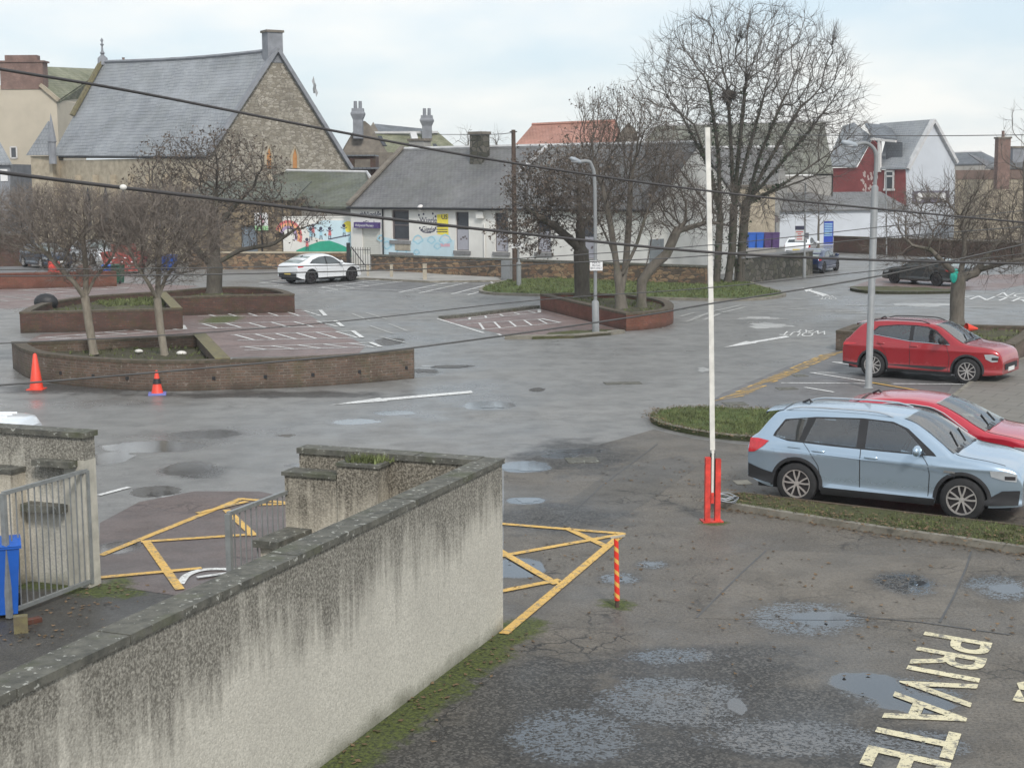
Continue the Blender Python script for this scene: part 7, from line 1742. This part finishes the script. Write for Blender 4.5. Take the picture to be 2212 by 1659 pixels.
for k in range(9): m.box((-.9+.22*k, -.835, .72+.25*((k*7) % 3-1)), (.15, .02, .07))
m.build('stencilled_marks', MT['inkw'], t, world=False)
for k, (px, nm) in enumerate(((348, 'blue wheelie bin by the annex, left of the pair'), (372, 'blue wheelie bin by the annex, right of the pair'))):
    q = G(px, 585); wheelie(nm, tuple(q), 3.0, MT['binblue'], 'blue bins by the annex')
q = at(120, 580, 79.5); m = MB(); m.slab([(q.x-.42, q.y, .84), (q.x+.42, q.y, .84), (q.x+.1, q.y+.1, 1.38), (q.x-.42, q.y+.1, 1.42)], (0, .25, 0)); tag(m.build('barrier_board', MT['redpaint']), 'bright red wedge-shaped board standing on the retaining wall', 'board')
q = at(182, 585, 79.5); m = MB(); m.ball((q.x, q.y, .95), (.45, .25, .3), 10, 6); tag(m.build('sandbag', MT['chimbrick'], smooth=180), 'rust coloured sack on the retaining wall', 'sack')
# communal bins and signs far right
for k in range(4):
    a = at(1622 + 17*k, 545, 110); t = thing('communal_bin', ('blue communal bin at the end of the row, nearest the mossy wall', 'second blue communal bin, lighter lid, beside the purple ones', 'purple communal bin next to the blue ones', 'purple communal bin touching the white shed')[k], 'bin', (a.x, a.y, 0), 0, 'communal bins by the white shed')
    mt_ = MT['binblue'] if k < 2 else MT['binpurple']; m = MB(); rows = [[(x*s_, y*.5, z) for x, y in ((-1, -1), (1, -1), (1, 1), (-1, 1), (-1, -1))] for z, s_ in ((.5, .24), (1.5, .28))]; m.grid(rows); m.poly(*rows[0][:4][::-1]); m.poly(*rows[1][:4]); m.build('body', mt_, t, world=False)
    m = MB(); m.box((0, 0, 1.56), (.57, 1.06, .1)); m.build('lid', mt_, t, world=False)
a = at(1645, 545, 111); m = MB(); P_ = Plane(at(1608, 540, 109), at(1676, 540, 109)); pbox(m, P_, 0, P_.uv(1676, 540)[0], 0, .5, -1.5, 0); tag(m.build('bin_plinth', MT['greyrender']), 'grey concrete plinth under the communal bins', 'plinth')
c = G(1737, 603); t = thing('sign_post', 'tall slim grey post before the mossy stone wall', 'post', tuple(c)); tp = at(1740, 395, c.y)
MB().tube([c, c + Vector((0, 0, 1.25)), c + Vector((0, 0, 1.3)), tp], [.10, .10, .055, .045], 10).build('pole', MT['postgrey'], t, smooth=50)
t = thing('car_park_sign', 'white notice with dark header and red print on the tall slim post', 'sign', tuple(at(1727, 506, c.y-.12)))
MB().box((0, 0, 0), (.50, .012, .84)).build('panel', MT['inkw'], t, world=False); MB().box((0, -.008, .34), (.50, .012, .22)).build('header', MT['inkb'], t, world=False)
for k, (w_, z) in enumerate(((.40, .12), (.20, 0), (.30, -.14), (.30, -.28))): MB().box((0, -.008, z), (w_, .008, .06)).build('red_print', MT['inkr'], t, world=False)
t = thing('small_sign', 'small pale sign plate clamped right of the red printed notice', 'sign', tuple(at(1742, 510, c.y-.1))); MB().box((0, 0, 0), (.28, .012, .36)).build('panel', MT['postgrey'], t, world=False)
for z in (.10, -.04): MB().box((0, -.008, z), (.2, .008, .05)).build('print_line', MT['inkb'], t, world=False)
c = at(1676, 560, 119); c.z = 0; t = thing('sign_post', 'grey post with small dark square sign beside the white shed', 'post', tuple(c)); MB().tube([c, at(1676, 478, 119)], .05, 8).build('pole', MT['postgrey'], t); p = at(1676, 474, 118.9); MB().box(tuple(p), (.4, .03, .5)).build('dark_panel', MT['framed'], t)
c = at(1915, 560, 105); c.z = 0; t = thing('sign_post', 'thin pale pole standing before the red house', 'pole', tuple(c)); MB().tube([c, at(1914, 376, 105)], .05, 8).build('pole', MT['postgrey'], t)
# ------------------------------------------------------------------ overhead cables
def cablerun(label, pts, rad, mat, group='overhead cables'):
    P_ = [at(x, y, d) for x, y, d in pts]; P_ = spline(P_, 10); m = MB(); m.tube(P_, rad, 8 if rad > .01 else 5)
    return tag(m.build('overhead_cable', mat, smooth=180, uv=False), label, 'cable', group)
cablerun('thickest overhead cable crossing the church roof', [(-260, 106, 7.0), (0, 150, 8.0), (300, 201, 9.0), (740, 287, 10.2), (1109, 353, 11.2), (1530, 413, 12.2), (1890, 451, 13.0), (2212, 481, 13.8), (2420, 500, 14.2)], .0092, MT['cable'])
cablerun('dark overhead cable just above the slim trees, carrying a white clip', [(-260, 342, 7.4), (0, 373, 8.0), (265, 406, 8.7), (760, 464, 10.0), (1109, 503, 11), (1530, 545, 12.2), (1890, 562, 13.2), (2212, 570, 14), (2420, 573, 14.5)], .0108, MT['cable'])
cablerun('thin wire over the small cone, rising across the red planter', [(-200, 845, 11), (0, 832, 11), (500, 790, 11.5), (870, 754, 12), (1360, 686, 12.6), (1530, 657, 13), (1890, 598, 13.6), (2212, 528, 14), (2420, 480, 14.4)], .0075, MT['cablethin'])
cablerun('thin wire skimming the top of the long planter', [(-200, 748, 11), (0, 742, 11), (420, 720, 11.5), (760, 692, 12), (1165, 648, 12.6), (1530, 622, 13), (1890, 585, 13.6), (2212, 548, 14), (2420, 520, 14.4)], .0045, MT['cablethin'])
cablerun('thin wire level with the white crossover wheels', [(-200, 598, 11), (0, 597, 11), (450, 593, 11.5), (790, 585, 12), (1000, 578, 12.4), (1290, 565, 13), (1530, 552, 13.4), (1890, 515, 14), (2212, 490, 14.6), (2420, 470, 15)], .0050, MT['cablethin'])
cablerun('upper of the two thin wires over the retaining wall', [(-200, 584, 11.4), (0, 583, 11.4), (500, 578, 12), (860, 570, 12.4), (1100, 560, 12.8), (1530, 530, 13.4), (1890, 492, 14), (2212, 455, 14.6), (2420, 430, 15)], .0042, MT['cablethin'])
cablerun('hair-thin wire in the sky right of the white gable', [(1700, 292, 60), (2000, 294, 62), (2212, 292, 64), (2300, 291, 66)], .018, MT['cablethin'])
cablerun('hair-thin wire from the telegraph pole to the left', [(1109, 287, 80), (1060, 291, 86), (940, 291, 98)], .02, MT['cablethin'])
c = at(266, 405, 8.66); m = MB(); m.ball(c, (.022, .018, .017), 10, 6); tag(m.build('cable_clip', MT['whitepaint'], smooth=180), 'white clip on the cable above the slim trees', 'clip')
# gull
c = at(679, 190, 70); m = MB(); m.tube([c + Vector((-.02, 0, -.26)), c + Vector((0, 0, -.05)), c + Vector((.03, 0, .12)), c + Vector((.03, -.05, .22))], [.03, .075, .06, .02], 8)
m.slab([c + Vector((-.02, 0, .05)), c + Vector((-.12, .1, .30)), c + Vector((-.06, .2, .52)), c + Vector((.02, .05, .12))], (.02, .01, 0)); m.slab([c + Vector((.05, 0, 0)), c + Vector((.16, -.1, -.24)), c + Vector((.10, -.2, -.42)), c + Vector((.0, -.02, -.1))], (.02, .01, 0))
tag(m.build('gull', MT['postgrey'], smooth=50), 'grey and white gull banking in the sky right of the church gable', 'bird')

# ------------------------------------------------------------------ thin moist air
hz = MB(); hz.box((0, 130, 31.5), (560, 380, 65)); hm = bpy.data.materials.new('haze_air'); hm.use_nodes = True; hn = hm.node_tree; hn.nodes.clear()
ho = hn.nodes.new('ShaderNodeOutputMaterial'); hv = hn.nodes.new('ShaderNodeVolumePrincipled'); hv.inputs['Density'].default_value = .00045; hv.inputs['Color'].default_value = (.93, .96, 1, 1); hv.inputs['Anisotropy'].default_value = .2
hn.links.new(hv.outputs[0], ho.inputs['Volume'])
tag(hz.build('haze', hm, uv=False), None, None, None, 'stuff')
SC.cycles.volume_bounces = 0
